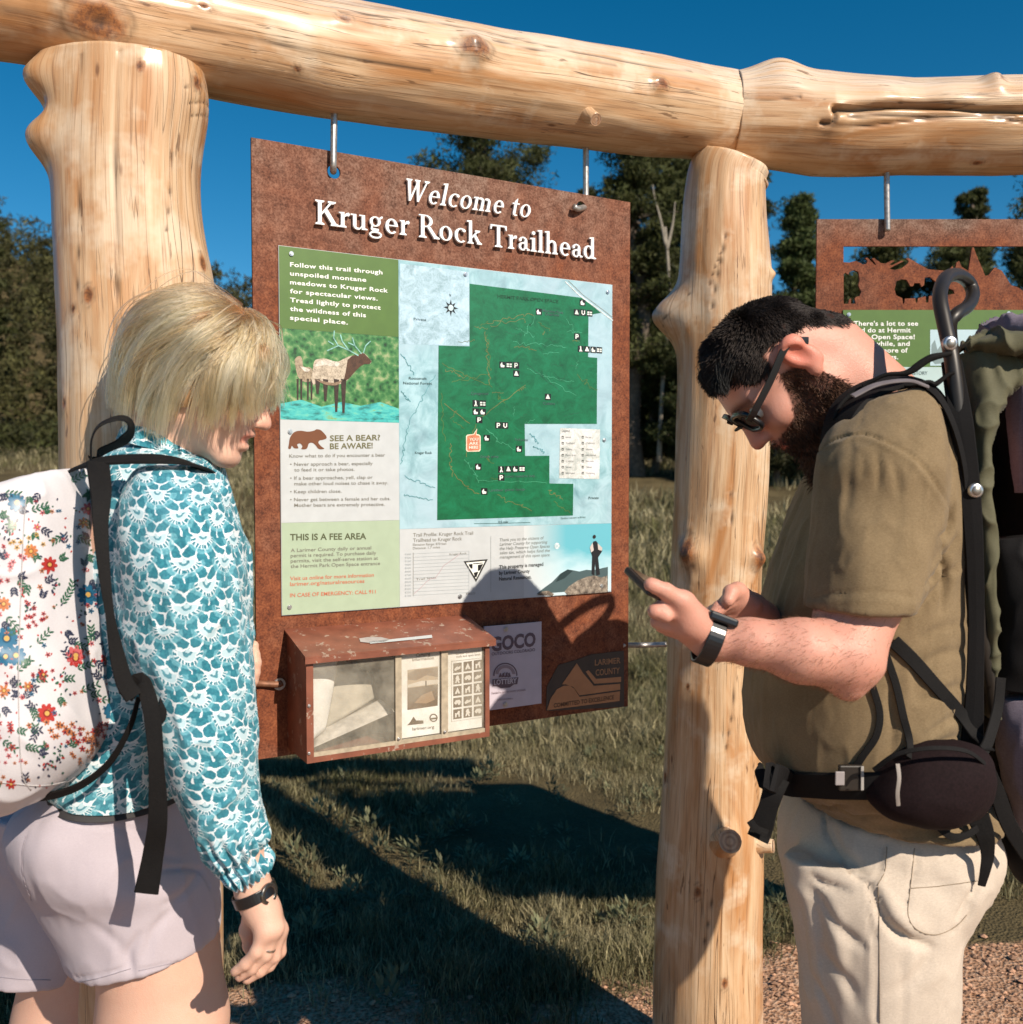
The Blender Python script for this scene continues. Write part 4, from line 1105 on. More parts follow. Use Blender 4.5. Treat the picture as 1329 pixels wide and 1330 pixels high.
pg_.build('plate_lettering', MAT['print'], plate)
for a, b in ((392, 496), (390, 996)): screw(PL, PL.uz(*zz5(a, b), .012), 0.0050, board, .012)
emb = empty('county_emblem', (0, 0, 0)); emb.parent = board; emb.matrix_parent_inverse = parent_matrix(board).inverted()
def q5(L): return [PL.uz(*zz5(a, b), 0.0) for a, b in L]
flatpart('emblem_ground_and_shadow', q5([(660, 1040), (664, 880), (740, 735), (862, 700), (960, 664), (1176, 640), (1178, 1012)]), 0.0002, 0.0012, MAT['p_dark'], emb)  # dark ground; its slanted upper outline paints in the backpack's shadow edge
flatpart('peak_shape', q5([(862, 722), (905, 790), (975, 872), (1150, 858), (1150, 898), (880, 935), (840, 880), (790, 862), (765, 862)]), 0.0012, 0.0022, MAT['p_rust'], emb)
flatpart('peak_stripe', q5([(922, 778), (940, 768), (990, 826), (1156, 812), (1156, 846), (980, 858)]), 0.0012, 0.0022, MAT['p_rust'], emb)
flatpart('hill_shape', q5([(664, 1034), (690, 955), (730, 895), (775, 872), (815, 870), (845, 890), (880, 945), (1148, 908), (1146, 972)]), 0.0012, 0.0022, MAT['p_rust'], emb)
el = Print(PL, 0.0014)
el.text('LARIMER', zz5(985, 738), zz5(1155, 722), 7.5, (0.36, 0.17, 0.08), bold=.012); el.text('COUNTY', zz5(990, 806), zz5(1150, 790), 8.0, (0.36, 0.17, 0.08), bold=.012)
el.build('emblem_lettering', MAT['print'], emb)
el = Print(PL, 0.0026)
el.text('COMMITTED TO EXCELLENCE', zz5(712, 1018), zz5(1112, 962), 5.5, (0.10, 0.04, 0.02), bold=.02)
el.build('emblem_motto', MAT['print'], emb)

# ---- brochure box on the board
bx = empty('brochure_box', PL.w(0.25, 1.1, 0.06), label='chipped red-brown brochure box with a clear front, fixed to the welcome board', cat='brochure box')
D = 0.118
def bw(px, py, off=D): return PL.uz(px, py, off)
fl, fr = bw(398, 900)[0], bw(636, 900)[0]
ztop, zbot = bw(396, 851)[1], bw(400, 992)[1]
tb = PL.uz(369.5, 817.5, 0.0)[1]
print('box', fl, fr, ztop, zbot, tb)
T_ = 0.004
def pbox(name, u0, u1, z0_, z1_, o0, o1, mat, parent=bx, **k):
    V, Fc = slab(PL, [(u0, z0_), (u1, z0_), (u1, z1_), (u0, z1_)], o0, o1); b = Bag(); b.add(V, Fc, (.8, .8, .8)); return b.build(name, mat, parent, **k)
def side(u0, u1):
    V = []
    for u in (u0, u1):
        V += [PL.w(u, zbot, 0.001), PL.w(u, zbot, D - .012), PL.w(u, ztop - .004, D - .012), PL.w(u, tb - .004, 0.001)]
    return np.array(V), [[0, 3, 2, 1], [4, 5, 6, 7], [0, 1, 5, 4], [1, 2, 6, 5], [2, 3, 7, 6], [3, 0, 4, 7]]
for u0, u1 in ((fl, fl + T_), (fr - T_, fr)):
    b = Bag(); V, Fc = side(u0, u1); b.add(V, Fc); b.build('side_panel', MAT['box_paint'], bx)
pbox('floor_panel', fl + T_, fr - T_, zbot, zbot + T_, 0.002, D - .012, MAT['box_paint'])
pbox('back_panel', fl + T_, fr - T_, zbot + T_, tb - .006, 0.002, 0.006, simple('box_inner_grey', (0.20, 0.17, 0.13), 0.7, var=.3, scale=20))
# lid: sloping slab with a lip
lid = []
for o_, dz in ((0.0005, 0), (D + .008, 0)):
    zc = tb + (ztop - tb) * o_ / D
    for u in (fl - .004, fr + .010): lid += [PL.w(u, zc, o_), PL.w(u, zc - .0035, o_)]
V = np.array(lid)
b = Bag(); b.add(V, [[0, 4, 6, 2], [1, 3, 7, 5], [4, 5, 7, 6], [0, 2, 3, 1], [0, 1, 5, 4], [2, 6, 7, 3]]); lid_o = b.build('lid', MAT['box_paint'], bx)
zl = ztop - .0045
pbox('lid_lip', fl - .004, fr + .010, zl - .010, zl - .0005, D + .0045, D + .008, MAT['box_paint'])
# worn label on lid
def lidp(px, py):
    # meet the lid's plane
    p0 = PL.w(fl, tb + .0006, 0); e2 = nrm(PL.w(fl, ztop, D) - PL.w(fl, tb, 0)); nn = nrm(np.cross(BD, e2)); d = ray(px, py)
    return CAM + d * (((p0 - CAM) @ nn) / (d @ nn)) + (nn if nn[2] > 0 else -nn) * .0006
def zb(x, y): return (360 + x * .22573, 780 + y * .22573)
gry = simple('bare_grey_primer', (0.36, 0.33, 0.32), .7, var=.2)
V = np.array([lidp(*zb(a, b)) for a, b in [(472, 220), (520, 212), (600, 212), (650, 225), (620, 238), (540, 246), (480, 240)]])
put('worn_patch', mesh_np('worn_patch', V, np.array([[0, 1, 2, 3, 4, 5, 6]])[:, ::-1], gry), lid_o)
V = np.array([lidp(*zb(a, b)) for a, b in [(530, 238), (890, 199), (893, 216), (535, 250)]])
put('white_label', mesh_np('white_label', V, np.array([[0, 1, 2, 3]])[:, ::-1], MAT['p_white']), lid_o)
# front: frame strips, acrylic
zft, zfb = ztop - .014, zbot
fp = [('stile', fl, fl + .0125, zfb, zft), ('stile', fr - .009, fr, zfb, zft), ('rail', fl + .0125, fr - .009, zfb, zfb + .0095)]
for n_, a, b_, c, d in fp: pbox(n_, a, b_, c, d, D - .012, D, MAT['box_paint'])
u1_ = bw(*zb(683, 500))[0]; u2_ = bw(*zb(718, 500))[0]; u3_ = bw(*zb(948, 500))[0]; u4_ = bw(*zb(985, 500))[0]; u5_ = bw(*zb(1190, 500))[0]
acr = pbox('clear_front', fl + .0125, fr - .009, zfb + .0095, zft, D - .007, D - .005, MAT['acrylic'])
gm = simple('brushed_divider', (0.42, 0.36, 0.27), .5, .2, .2, 80)
for a, b_ in ((u1_, u2_), (u3_, u4_)): pbox('divider', a, b_, zfb + .008, zft, D - .0045, D - .001, gm)
pbox('bottom_channel', fl + .0125, fr - .009, zfb + .0096, zfb + .017, D - .0045, D - .0015, gm)
for a, b_ in ((183, 878), (700, 795), (965, 755), (183, 605), (968, 270)):
    screw(PL, bw(*zb(a, b_)), 0.0028, bx, D)
WP = simple('white_paper', (0.72, 0.72, 0.70), .6, var=.03)
def leaflet(label, u0, u1, zt_, zb_, art):
    lf = empty('leaflet', PL.w(u0, zb_, D - .009), label=label, cat='leaflet')
    b = Bag(); V, Fc = slab(PL, [(u0, zb_), (u1, zb_), (u1, zt_), (u0, zt_)], D - .0125, D - .0085); b.add(V, Fc); b.build('paper', WP, lf)
    p = Print(PL, D - .0082, 0.00008); art(p, u0, u1, zb_, zt_); p.build('leaflet_print', MAT['print'], lf)
BRN = (0.09, 0.055, 0.03)
def art1(p, u0, u1, z0_, z1_):
    def q(x, y): return bw(*zb(x, y), D - .008)
    p.text('Camping', zb(800, 325), zb(880, 316), 4.5, BRN, k=1, bold=.01); p.text('Information', zb(778, 350), zb(902, 338), 4, BRN, k=1, bold=.01)
    p.poly([zb(750, 400), zb(926, 378), zb(924, 605), zb(750, 630)], (0.40, 0.30, 0.20), 1)
    p.poly([zb(750, 505), zb(926, 482), zb(924, 605), zb(750, 630)], (0.13, 0.08, 0.045), 2)
    p.poly([zb(790, 590), zb(830, 545), zb(890, 520), zb(908, 570), zb(860, 592)], (0.30, 0.20, 0.12), 3)
    p.poly([zb(752, 420), zb(800, 398), zb(925, 385), zb(925, 440), zb(860, 430), zb(800, 460), zb(752, 455)], (0.20, 0.13, 0.08), 2)
    p.poly([zb(752, 485), zb(830, 462), zb(925, 455), zb(925, 478), zb(752, 500)], (0.6, 0.55, 0.48), 3)
    p.poly([zb(852, 462), zb(860, 462), zb(860, 495), zb(852, 495)], (0.08, 0.05, 0.03), 4)
    p.poly([zb(748, 718), zb(765, 700), zb(785, 668), zb(800, 690), zb(842, 690), zb(842, 708)], BRN, 2)
    p.poly(arcb(900, 675, 24, 17, 0, 360), BRN, 2); p.poly([zb(882, 676), zb(918, 672), zb(918, 682), zb(882, 686)], BRN, 3)
    p.text('larimer.org', zb(778, 748), zb(904, 735), 4, BRN, k=1, bold=.01)
def arcb(cx, cy, r0, r1, a0, a1, n=20):
    o = [zb(cx + r0 * math.cos(R(a0 + (a1 - a0) * i / n)), cy - r0 * math.sin(R(a0 + (a1 - a0) * i / n))) for i in range(n + 1)]
    i_ = [zb(cx + r1 * math.cos(R(a0 + (a1 - a0) * i / n)), cy - r1 * math.sin(R(a0 + (a1 - a0) * i / n))) for i in range(n + 1)]
    return o + i_[::-1]
def art2(p, u0, u1, z0_, z1_):
    p.text('Open Space', zb(1015, 284), zb(1170, 262), 4.6, BRN, k=1, bold=.012)
    p.text('Larimer County parks', zb(1030, 312), zb(1170, 296), 3, BRN, k=1); p.text('trails and open lands', zb(1030, 330), zb(1170, 315), 3, BRN, k=1)
    p.line([zb(1003, 350), zb(1183, 330), zb(1183, 672), zb(1003, 697)], .0008, BRN, 1, closed=True)
    rr = random.Random(2)
    for r_ in range(5):
        for c_ in range(3):
            cx, cy = 1038 + 59 * c_, 387 + 66.5 * r_ - 8.5 * c_
            p.poly([zb(cx - 24, cy - 25), zb(cx + 24, cy - 31), zb(cx + 24, cy + 25), zb(cx - 24, cy + 31)], BRN, 2)
            k = (r_ * 3 + c_) % 5
            if k == 0: sh = [(-20, 10), (-4, -8), (6, -4), (18, -12), (16, 4), (-14, 18)]
            elif k == 1: sh = [(-16, 18), (0, -20), (16, 14), (4, 16), (0, 4), (-4, 17)]
            elif k == 2: sh = [(-14, 20), (-14, -6), (-4, -4), (4, -18), (14, -18), (12, -6), (14, 16), (6, 16), (4, 2), (-4, 3), (-6, 20)]
            elif k == 3: sh = [(-4, -22), (6, -22), (8, -8), (16, 2), (8, 4), (12, 20), (4, 22), (0, 8), (-8, 22), (-14, 20), (-8, 0), (-12, -6)]
            else: sh = [(-20, 4), (-10, -12), (12, -16), (20, -4), (14, 12), (4, 14), (0, 4), (-10, 14)]
            p.poly([zb(cx + a, cy + b_) for a, b_ in sh], (0.66, 0.64, 0.6), 3)
leaflet('white folded leaflet with a brown landscape picture, middle of the brochure box', u2_ + .0005, u3_ - .0005, zft - .001, zfb + .018, art1)
leaflet('white leaflet with a grid of brown activity symbols, right end of the brochure box', u4_ + .0005, u5_, zft - .001, zfb + .018, art2)
# loose papers lying inside
def paper(name, label, px, off, mat=WP, curl=0.006):
    q = [PL.uz(a, b, o_) for (a, b), o_ in zip(px, off)]
    A = np.array([PL.w(u, z, o_) for (u, z), o_ in zip(q, off)])
    n_ = 14; V = []
    for i in range(n_):
        for j in range(n_):
            s_, t_ = i / (n_ - 1), j / (n_ - 1)
            p_ = (A[0] * (1 - s_) + A[1] * s_) * (1 - t_) + (A[3] * (1 - s_) + A[2] * s_) * t_
            V.append(p_ + PL.n * curl * math.sin(s_ * 2.6) * math.sin(t_ * 3))
    me = mesh_np(name, np.array(V), grid_faces(n_, n_, False), mat)
    o = put(name, me, label=label, cat='leaflet')
    md = o.modifiers.new('thickness', 'SOLIDIFY'); md.thickness = 0.0012
    return o
NP = simple('newsprint', (0.50, 0.47, 0.42), .7, var=.25, scale=70)
paper('leaflet', 'folded newspaper slumped across the bottom of the brochure box', [zb(205, 850), zb(680, 640), zb(590, 570), zb(215, 765)], (.092, .088, .05, .06), NP)
paper('leaflet', 'curling white sheet leaning at the left end of the brochure box', [zb(203, 800), zb(275, 745), zb(350, 300), zb(200, 350)], (.085, .07, .035, .07), WP, .012)
paper('leaflet', 'grey translucent sheet standing behind the folded newspaper in the box', [zb(275, 745), zb(560, 560), zb(545, 430), zb(340, 300)], (.06, .04, .012, .02), simple('grey_sheet', (0.36, 0.33, 0.27), .7, var=.2), .008)

# ---- hanger rods and stays
def hook(px0, y_top, y_eye, px1, label, off=0.012, back=False):
    a = bay_P(px0, y_top, 0.0); 
    top = bay_P(px0, y_top - 22, off); e = bay_P(px1, y_eye, off)
    return top, e
t0 = bay_P(434.5, 118, .012); e0 = bay_P(433, 214, .012)
rod = tube('hanger_rod', [t0, (t0 + e0) / 2, e0, bay_P(433, 221, .004), bay_P(433, 222, -.010), bay_P(433, 216, -.016)], 0.0062, MAT['rod'], label='galvanised hanger rod through the left hole of the welcome board', cat='hanger rod', group='rods the boards hang from')
t0 = bay_P(761, 172, -.018); e0 = bay_P(761, 258, -.018)
tube('hanger_rod', [t0, (t0 + e0) / 2, e0, bay_P(760, 268, -.012), bay_P(756, 270, .004), bay_P(750, 271, .012), bay_P(745, 268, .014)], 0.0065, MAT['rod'], label='rusty hooked hanger rod through the right hole of the welcome board', cat='hanger rod', group='rods the boards hang from')
P2 = Plane(P(1062, 618, Y2), (1, 0, 0), (0, -1, 0))
tube('hanger_rod', [P(1152, 205, Y2 - .005), P(1152, 250, Y2 - .008), P(1153, 300, Y2 - .012)], 0.0065, MAT['rod'], label='hanger rod holding the cut-out board on the right', cat='hanger rod', group='rods the boards hang from')
# stays between board and posts
a = bay_P(808, 838, -.004); tube('stay_rod', [a, bay_P(835, 838, -.02), P(866, 837, 2.16)], 0.0060, MAT['rod'], label='short steel stay between the welcome board and the right post', cat='rod')
tube('stay_rod', [P(296, 888, 1.66), bay_P(335, 888, .006), bay_P(360, 889, .008), bay_P(366, 887, .007)], 0.0060, simple('rusty_rod', (.20, .09, .05), .6, .3, .3, 100), label='rusty stay rod at the lower left edge of the welcome board', cat='rod')
b = Bag(); V, Fc = slab(PL, circle2(PL.uz(362, 888), .011, 18), .001, .006); b.add(V, Fc); b.build('washer', MAT['bolt'], board)

# ================================================================== SECOND BOARD
sign2 = empty('park_sign', P2.w(.4, 1.6), label='rusty board with a cut-out mountain skyline and green text panel, behind the big backpack', cat='sign', group=G_BOARD)
def q2(L): return [P2.uz(a, b) for a, b in L]
def zc(x, y): return (1040 + x * .21811, 210 + y * .21811)
def q2c(L): return q2([zc(*p) for p in L])
X0, ZT = P2.uz(1061.5, 284.5); XR = P2.uz(1700, 284)[0]; ZB = P2.uz(1100, 920)[1]
# window cut in the plate: skyline silhouette is the lower edge of the opening
sky_poly = [(256, 503), (256, 598), (290, 600), (330, 590), (352, 600), (372, 612), (392, 608), (400, 590), (385, 574), (398, 570), (440, 612), (452, 615), (425, 575), (440, 574), (480, 604), (505, 606), (545, 586), (560, 590), (530, 612), (545, 616), (600, 588), (615, 592), (528, 636), (560, 644), (600, 636), (640, 605), (645, 590), (628, 578), (640, 572), (690, 600), (760, 640), (880, 650), (905, 620), (918, 652), (930, 600), (945, 590), (960, 625), (1000, 650), (1010, 590), (1022, 510), (1032, 510), (1042, 540), (1062, 590), (1085, 640), (1100, 680), (1120, 675), (1158, 628), (1200, 650), (1255, 735), (1300, 750), (1340, 780), (1400, 700), (1480, 620), (1600, 560), (1750, 640), (1900, 600), (2060, 660), (2060, 503)]
top_poly = q2c([p for p in sky_poly])
clump1 = q2c([(257, 668), (268, 660), (285, 672), (292, 655), (318, 645), (345, 655), (352, 700), (345, 735), (362, 775), (352, 800), (330, 805), (322, 815), (330, 845), (300, 845), (302, 812), (290, 820), (285, 846), (257, 846)])
clump2 = q2c([(560, 760), (572, 712), (600, 700), (632, 702), (655, 740), (670, 742), (678, 722), (712, 722), (722, 745), (736, 735), (740, 690), (770, 685), (800, 710), (850, 740), (912, 765), (918, 785), (880, 792), (800, 795), (765, 800), (762, 838), (748, 838), (746, 800), (700, 812), (696, 838), (686, 838), (684, 812), (622, 815), (618, 845), (610, 845), (606, 812), (570, 795)])
sl1 = q2c([(1225, 600), (1245, 598), (1275, 640), (1340, 720), (1335, 780), (1290, 738), (1250, 690)])
sl2 = q2c([(528, 640), (600, 598), (645, 585), (640, 605), (590, 640), (560, 645)])
outer = [(X0, ZB), (XR, ZB), (XR, ZT), (X0, ZT)]
def clean(poly):
    return poly
V, Fc = slab_holes(P2, outer, [top_poly, clump1, clump2], -.006, 0)
MAT['steel2'] = steel('weathering_steel_far', 0.8, 1.98, 2.04)
b = Bag(); b.add(V, Fc); b.build('steel_plate', MAT['steel2'], sign2)
g0, g1 = P2.uz(1095.5, 402.5, .004), P2.uz(1640, 760, .004)
def f2(name, u0, z0_, u1, z1_, o0, o1, mat):
    V, Fc = slab(P2, [(u0, z0_), (u1, z0_), (u1, z1_), (u0, z1_)], o0, o1); b = Bag(); b.add(V, Fc, (.8, .8, .8)); return b.build(name, mat, sign2)
zg = P2.uz(1100, 476.5, .004)[1]
f2('green_field', g0[0], zg, g1[0], g0[1], .0004, .004, MAT['p_green'])
f2('pale_field', g0[0], P2.uz(1100, 760)[1], g1[0], zg - .0003, .0004, .004, simple('printed_pale_blue', (0.42, 0.55, 0.55), .4, var=.06, scale=15))
pt = Print(P2, .0044)
for i, (t, xb) in enumerate([("There's a lot to see", 700), ('and do at Hermit', 656), ('Park Open Space!', 680), ('Stay awhile, and', 650), ('explore more of', 638), ('our offerings.', 582)]):
    y = 976 + i * 40; pt.text(t, zc(316, y), zc(xb, y), 5.9, WHT, bold=.022, space=1.06)
pt.poly([zc(772, 1000), (1500, zc(0, 1000)[1]), (1500, zc(0, 1215)[1]), zc(772, 1215)], (0.45, 0.60, 0.66), 1)
pt.poly([zc(778, 1180), zc(780, 1090), zc(800, 1060), zc(815, 1120), zc(840, 1085), zc(860, 1200), zc(800, 1205)], (0.2, 0.27, 0.28), 2)
pt.text('HISTORY', zc(650, 1270), zc(756, 1268), 4.6, (.08, .12, .12), k=2)
pt.text('PLANTS', (1140, 470), (1180, 470), 0.1, WHT, k=0) if False else None
pt.build('sign_lettering', MAT['print'], sign2)
for a, b_ in ((1102.5, 408.5), (1310, 407), (1253, 407)): screw(P2, P2.uz(a, b_, .004), .0046, sign2, .004)

# ================================================================== FIGURES: implicit surfaces
class RC:          # tapered limb
    def __init__(s, a, b, ra, rb, k=0.012, sub=False): s.a, s.b, s.ra, s.rb, s.k, s.sub = np.array(a, float), np.array(b, float), ra, rb, k, sub
    def bound(s): return (s.a + s.b) / 2, np.linalg.norm(s.b - s.a) / 2 + max(s.ra, s.rb)
    def d(s, p):
        ab = s.b - s.a; t = np.clip(((p - s.a) @ ab) / (ab @ ab + 1e-12), 0, 1)
        return np.linalg.norm(p - s.a - t[:, None] * ab, axis=1) - (s.ra + (s.rb - s.ra) * t)
class EL:          # ellipsoid, axes given as rows of M
    def __init__(s, c, r, Mx=np.eye(3), k=0.012, sub=False): s.c, s.r, s.M, s.k, s.sub = np.array(c, float), np.array(r, float), np.array(Mx, float), k, sub
    def bound(s): return s.c, s.r.max()
    def d(s, p):
        q = (p - s.c) @ s.M.T
        k0 = np.linalg.norm(q / s.r, axis=1); k1 = np.linalg.norm(q / s.r ** 2, axis=1) + 1e-9
        return k0 * (k0 - 1) / k1
def sdf_eval(prims, p, reach):
    out = np.full(len(p), reach * 1.0)
    for q in prims:
        c, rb = q.bound()
        m_ = np.nonzero(((p - c) ** 2).sum(1) < (rb + reach + q.k) ** 2)[0]
        if not len(m_): continue
        d = q.d(p[m_]); o = out[m_]
        if q.sub:
            h = np.clip(0.5 - 0.5 * (o + d) / q.k, 0, 1); out[m_] = o + (-d - o) * h + q.k * h * (1 - h)
        else:
            h = np.clip(0.5 + 0.5 * (o - d) / q.k, 0, 1); out[m_] = o + (d - o) * h - q.k * h * (1 - h)
    return out
def sdf_mesh(prims, h):
    lo = np.min([q.bound()[0] - q.bound()[1] for q in prims if not q.sub], 0) - 3 * h
    hi = np.max([q.bound()[0] + q.bound()[1] for q in prims if not q.sub], 0) + 3 * h
    B = 5
    n = np.ceil((hi - lo) / (h * B)).astype(int) + 1
    # coarse pass
    I = np.stack(np.meshgrid(*[np.arange(k) for k in n], indexing='ij'), -1).reshape(-1, 3)
    cc = lo + (I + 0.5) * h * B
    dc = sdf_eval(prims, cc, 0.05)
    act = I[np.abs(dc) < h * B * 1.15 + 0.004]
    N = n * B + 1
    D = np.full(tuple(N), 9.0, np.float32)
    off = np.stack(np.meshgrid(*[np.arange(B + 1)] * 3, indexing='ij'), -1).reshape(-1, 3)
    for c0 in range(0, len(act), 4000):
        idx = (act[c0:c0 + 4000, None] * B + off[None]).reshape(-1, 3)
        d = sdf_eval(prims, lo + idx * h, 0.05)
        D[idx[:, 0], idx[:, 1], idx[:, 2]] = d
    valid = D < 8; ins = D < 0
    cs = [(a, b, c) for a in (0, 1) for b in (0, 1) for c in (0, 1)]
    sl = lambda A, o: A[o[0]:A.shape[0] - 1 + o[0], o[1]:A.shape[1] - 1 + o[1], o[2]:A.shape[2] - 1 + o[2]]
    cnt = np.zeros(tuple(N - 1), np.int8); va = np.ones(tuple(N - 1), bool)
    for o in cs: cnt += sl(ins, o); va &= sl(valid, o)
    cells = np.argwhere((cnt > 0) & (cnt < 8) & va)
    idm = np.full(tuple(N - 1), -1, np.int32); idm[tuple(cells.T)] = np.arange(len(cells))
    vals = {o: D[cells[:, 0] + o[0], cells[:, 1] + o[1], cells[:, 2] + o[2]] for o in cs}
    S = np.zeros((len(cells), 3)); W = np.zeros(len(cells))
    for a in cs:
        for ax in range(3):
            if a[ax]: continue
            b = list(a); b[ax] = 1; b = tuple(b)
            va_, vb = vals[a], vals[b]; x = (va_ < 0) != (vb < 0)
            t = np.where(x, va_ / np.where(x, va_ - vb, 1), 0)
            q = np.tile(np.array(a, float), (len(cells), 1)); q[:, ax] = t
            S += q * x[:, None]; W += x
    V = lo + (cells + S / W[:, None]) * h
    quads = []
    for ax in range(3):
        o1, o2 = [(1, 2), (2, 0), (0, 1)][ax]
        s0 = [slice(None)] * 3; s1 = [slice(None)] * 3; s0[ax] = slice(0, -1); s1[ax] = slice(1, None)
        x = (ins[tuple(s0)] != ins[tuple(s1)]) & valid[tuple(s0)] & valid[tuple(s1)]
        e = np.argwhere(x)
        e = e[(e[:, o1] > 0) & (e[:, o2] > 0) & (e[:, o1] < N[o1] - 1) & (e[:, o2] < N[o2] - 1)]
        def cid(d1, d2):
            c = e.copy(); c[:, o1] -= d1; c[:, o2] -= d2; return idm[c[:, 0], c[:, 1], c[:, 2]]
        q = np.stack([cid(1, 1), cid(0, 1), cid(0, 0), cid(1, 0)], 1)
        fl_ = ~ins[e[:, 0], e[:, 1], e[:, 2]]
        q[fl_] = q[fl_][:, ::-1]
        quads.append(q[(q >= 0).all(1)])
    return V, np.vstack(quads)
def vnormals(V, Fq):
    fn = np.cross(V[Fq[:, 2]] - V[Fq[:, 0]], V[Fq[:, 3 if Fq.shape[1] > 3 else 1]] - V[Fq[:, 1]])
    N = np.zeros_like(V)
    for k in range(Fq.shape[1]): np.add.at(N, Fq[:, k], fn)
    return nrm(N)
def relax(V, Fq, it=1, f=0.5):
    n = len(V); E = np.vstack([np.stack([Fq[:, k], Fq[:, (k + 1) % Fq.shape[1]]], 1) for k in range(Fq.shape[1])])
    deg = np.bincount(E.ravel(), minlength=n)[:, None]
    for _ in range(it):
        A = np.stack([np.bincount(E[:, 0], V[E[:, 1], c], n) + np.bincount(E[:, 1], V[E[:, 0], c], n) for c in range(3)], 1)
        V = V * (1 - f) + f * A / np.maximum(deg, 1)
    return V
def bvh_np(V, Fq): return BVHTree.FromPolygons([Vector(c) for c in V], [tuple(int(a) for a in f) for f in Fq])

class Head:
    """local head frame: x forward, y to the person's left, z up"""
    def __init__(s, c, fwd, up, scale):
        s.c = np.array(c, float); s.s = scale
        f = nrm(fwd); u = nrm(np.array(up) - f * (np.array(up) @ f)); l = np.cross(u, f)
        s.B = np.stack([f, l, u])          # rows
    def w(s, x, y, z): return s.c + s.s * (x * s.B[0] + y * s.B[1] + z * s.B[2])
    def wv(s, A): return s.c + s.s * (np.asarray(A) @ s.B)
    def loc(s, p): return ((p - s.c) @ s.B.T) / s.s
    def el(s, c, r, k=0.012, sub=False, rot=None):
        Mx = s.B if rot is None else rot @ s.B
        return EL(s.w(*c), np.array(r) * s.s, Mx, k * s.s, sub)
    def rc(s, a, b, ra, rb, k=0.010, sub=False): return RC(s.w(*a), s.w(*b), ra * s.s, rb * s.s, k * s.s, sub)
    def prims(s, male=True, open_mouth=0.0):
        L = [s.el((-.015, 0, .035), (.100, .077, .086), .02), s.el((.030, 0, -.020), (.062, .060, .085), .025),
             s.el((-.055, 0, .0), (.055, .062, .06), .03)]
        if male: L = [s.el((.003, 0, .026), (.087, .073, .070), .02), s.el((.034, 0, -.020), (.060, .058, .082), .025), s.el((-.032, 0, -.004), (.050, .060, .055), .03)]
        j = .052 if male else .045
        for y in (-1, 1):
            L += [s.rc((.005, y * j, -.055), (.070, y * .018, -.098), .022, .018, .02),
                  s.rc((-.003, y * .062, -.005), (.004, y * j, -.06), .016, .018, .018),
                  s.el((.062, y * .040, -.028), (.026, .022, .022), .018),                 # cheek
                  s.rc((.083, y * .008, .020), (.070, y * .045, .018), .011, .010, .014)]   # brow
        L += [s.el((.078, 0, -.098), (.020, .022, .018), .016),                           # chin
              s.el((.075, 0, -.055), (.024, .030, .030), .018)]                           # muzzle
        for y in (-1, 1): L += [s.el((.094, y * .032, .000), (.018, .019, .013), .014, True)]
        L += [s.rc((.088, 0, .014), (.108, 0, -.026), .0085, .0115, .010), s.el((.111, 0, -.032), (.012, .011, .010), .006)]
        for y in (-1, 1):
            L += [s.el((.101, y * .012, -.035), (.011, .0075, .008), .006), s.el((.103, y * .008, -.0425), (.006, .0035, .004), .003, True)]
        om = open_mouth
        L += [s.rc((.096, -.016, -.056 + om * .2), (.096, .016, -.056 + om * .2), .0052, .0052, .006), s.el((.100, 0, -.0555 + om * .2), (.006, .017, .0052), .005),
              s.rc((.094, -.015, -.067 - om), (.094, .015, -.067 - om), .0055, .0055, .006), s.el((.097, 0, -.0675 - om), (.0065, .016, .006), .005),
              s.rc((.103, -.019, -.0612 - om * .4), (.103, .019, -.0612 - om * .4), .0012 + om * .55, .0012 + om * .55, .003, True)]
        for y in (-1, 1):                                                                 # ears
            e = np.array([[.95, .0, -.25], [0, 1, 0], [.25, 0, .95]])
            L += [s.el((-.010, y * (.081 if male else .076), -.004), (.0175, .0080, .0325), .006, rot=e), s.el((-.013, y * (.086 if male else .078), .013), (.0165, .008, .0165), .005, rot=e),
                  s.el((-.006, y * .0905, .001), (.0105, .0075, .019), .005, True, rot=e), s.el((-.004, y * .080, -.032), (.009, .006, .010), .006)]
        return L
def smoothstep(a, b, x): t = np.clip((x - a) / (b - a), 0, 1); return t * t * (3 - 2 * t)

def skin_mat(name, base, warm, dark):
    m = M(name); o = m.tc()
    n1 = m.noise(o, 34, 5, 0.7); n2 = m.noise(o, 420, 3, 0.7); n3 = m.noise(o, 7, 3)
    c = m.mix(m.ramp(n1, [(0.35, 0.0), (0.70, 0.55)]), base, warm)
    c = m.mix(m.m('MULTIPLY', m.ramp(n2, [(0.60, 0.0), (0.72, 1.0)]), 0.18), c, dark)
    c = m.mix(1.0, c, m.attr(), 'MULTIPLY')
    ar, ag, ab = m.xyz(m.attr())
    m.set(color=c, rough=m.ramp(n2, [(0.3, 0.42), (0.7, 0.62)]), sss=m.m('MULTIPLY', m.m('POWER', ar, 1.5), .10), ssss=0.010, spec=m.m('MULTIPLY', m.m('POWER', ar, 1.5), .42))
    m.b.inputs['Subsurface Radius'].default_value = (1.0, 0.35, 0.2)
    n4 = m.voro(o, 620)
    m.bump(m.m('ADD', m.m('MULTIPLY', n4, .8), m.m('ADD', n2, m.m('MULTIPLY', n1, 1.5))), 0.30, 0.0008)
    return m.mat
MAT['skin_m'] = skin_mat('ruddy_skin', (0.56, 0.285, 0.215), (0.58, 0.24, 0.175), (0.30, 0.10, 0.06))
MAT['skin_w'] = skin_mat('fair_skin', (0.62, 0.385, 0.29), (0.60, 0.33, 0.245), (0.36, 0.16, 0.10))

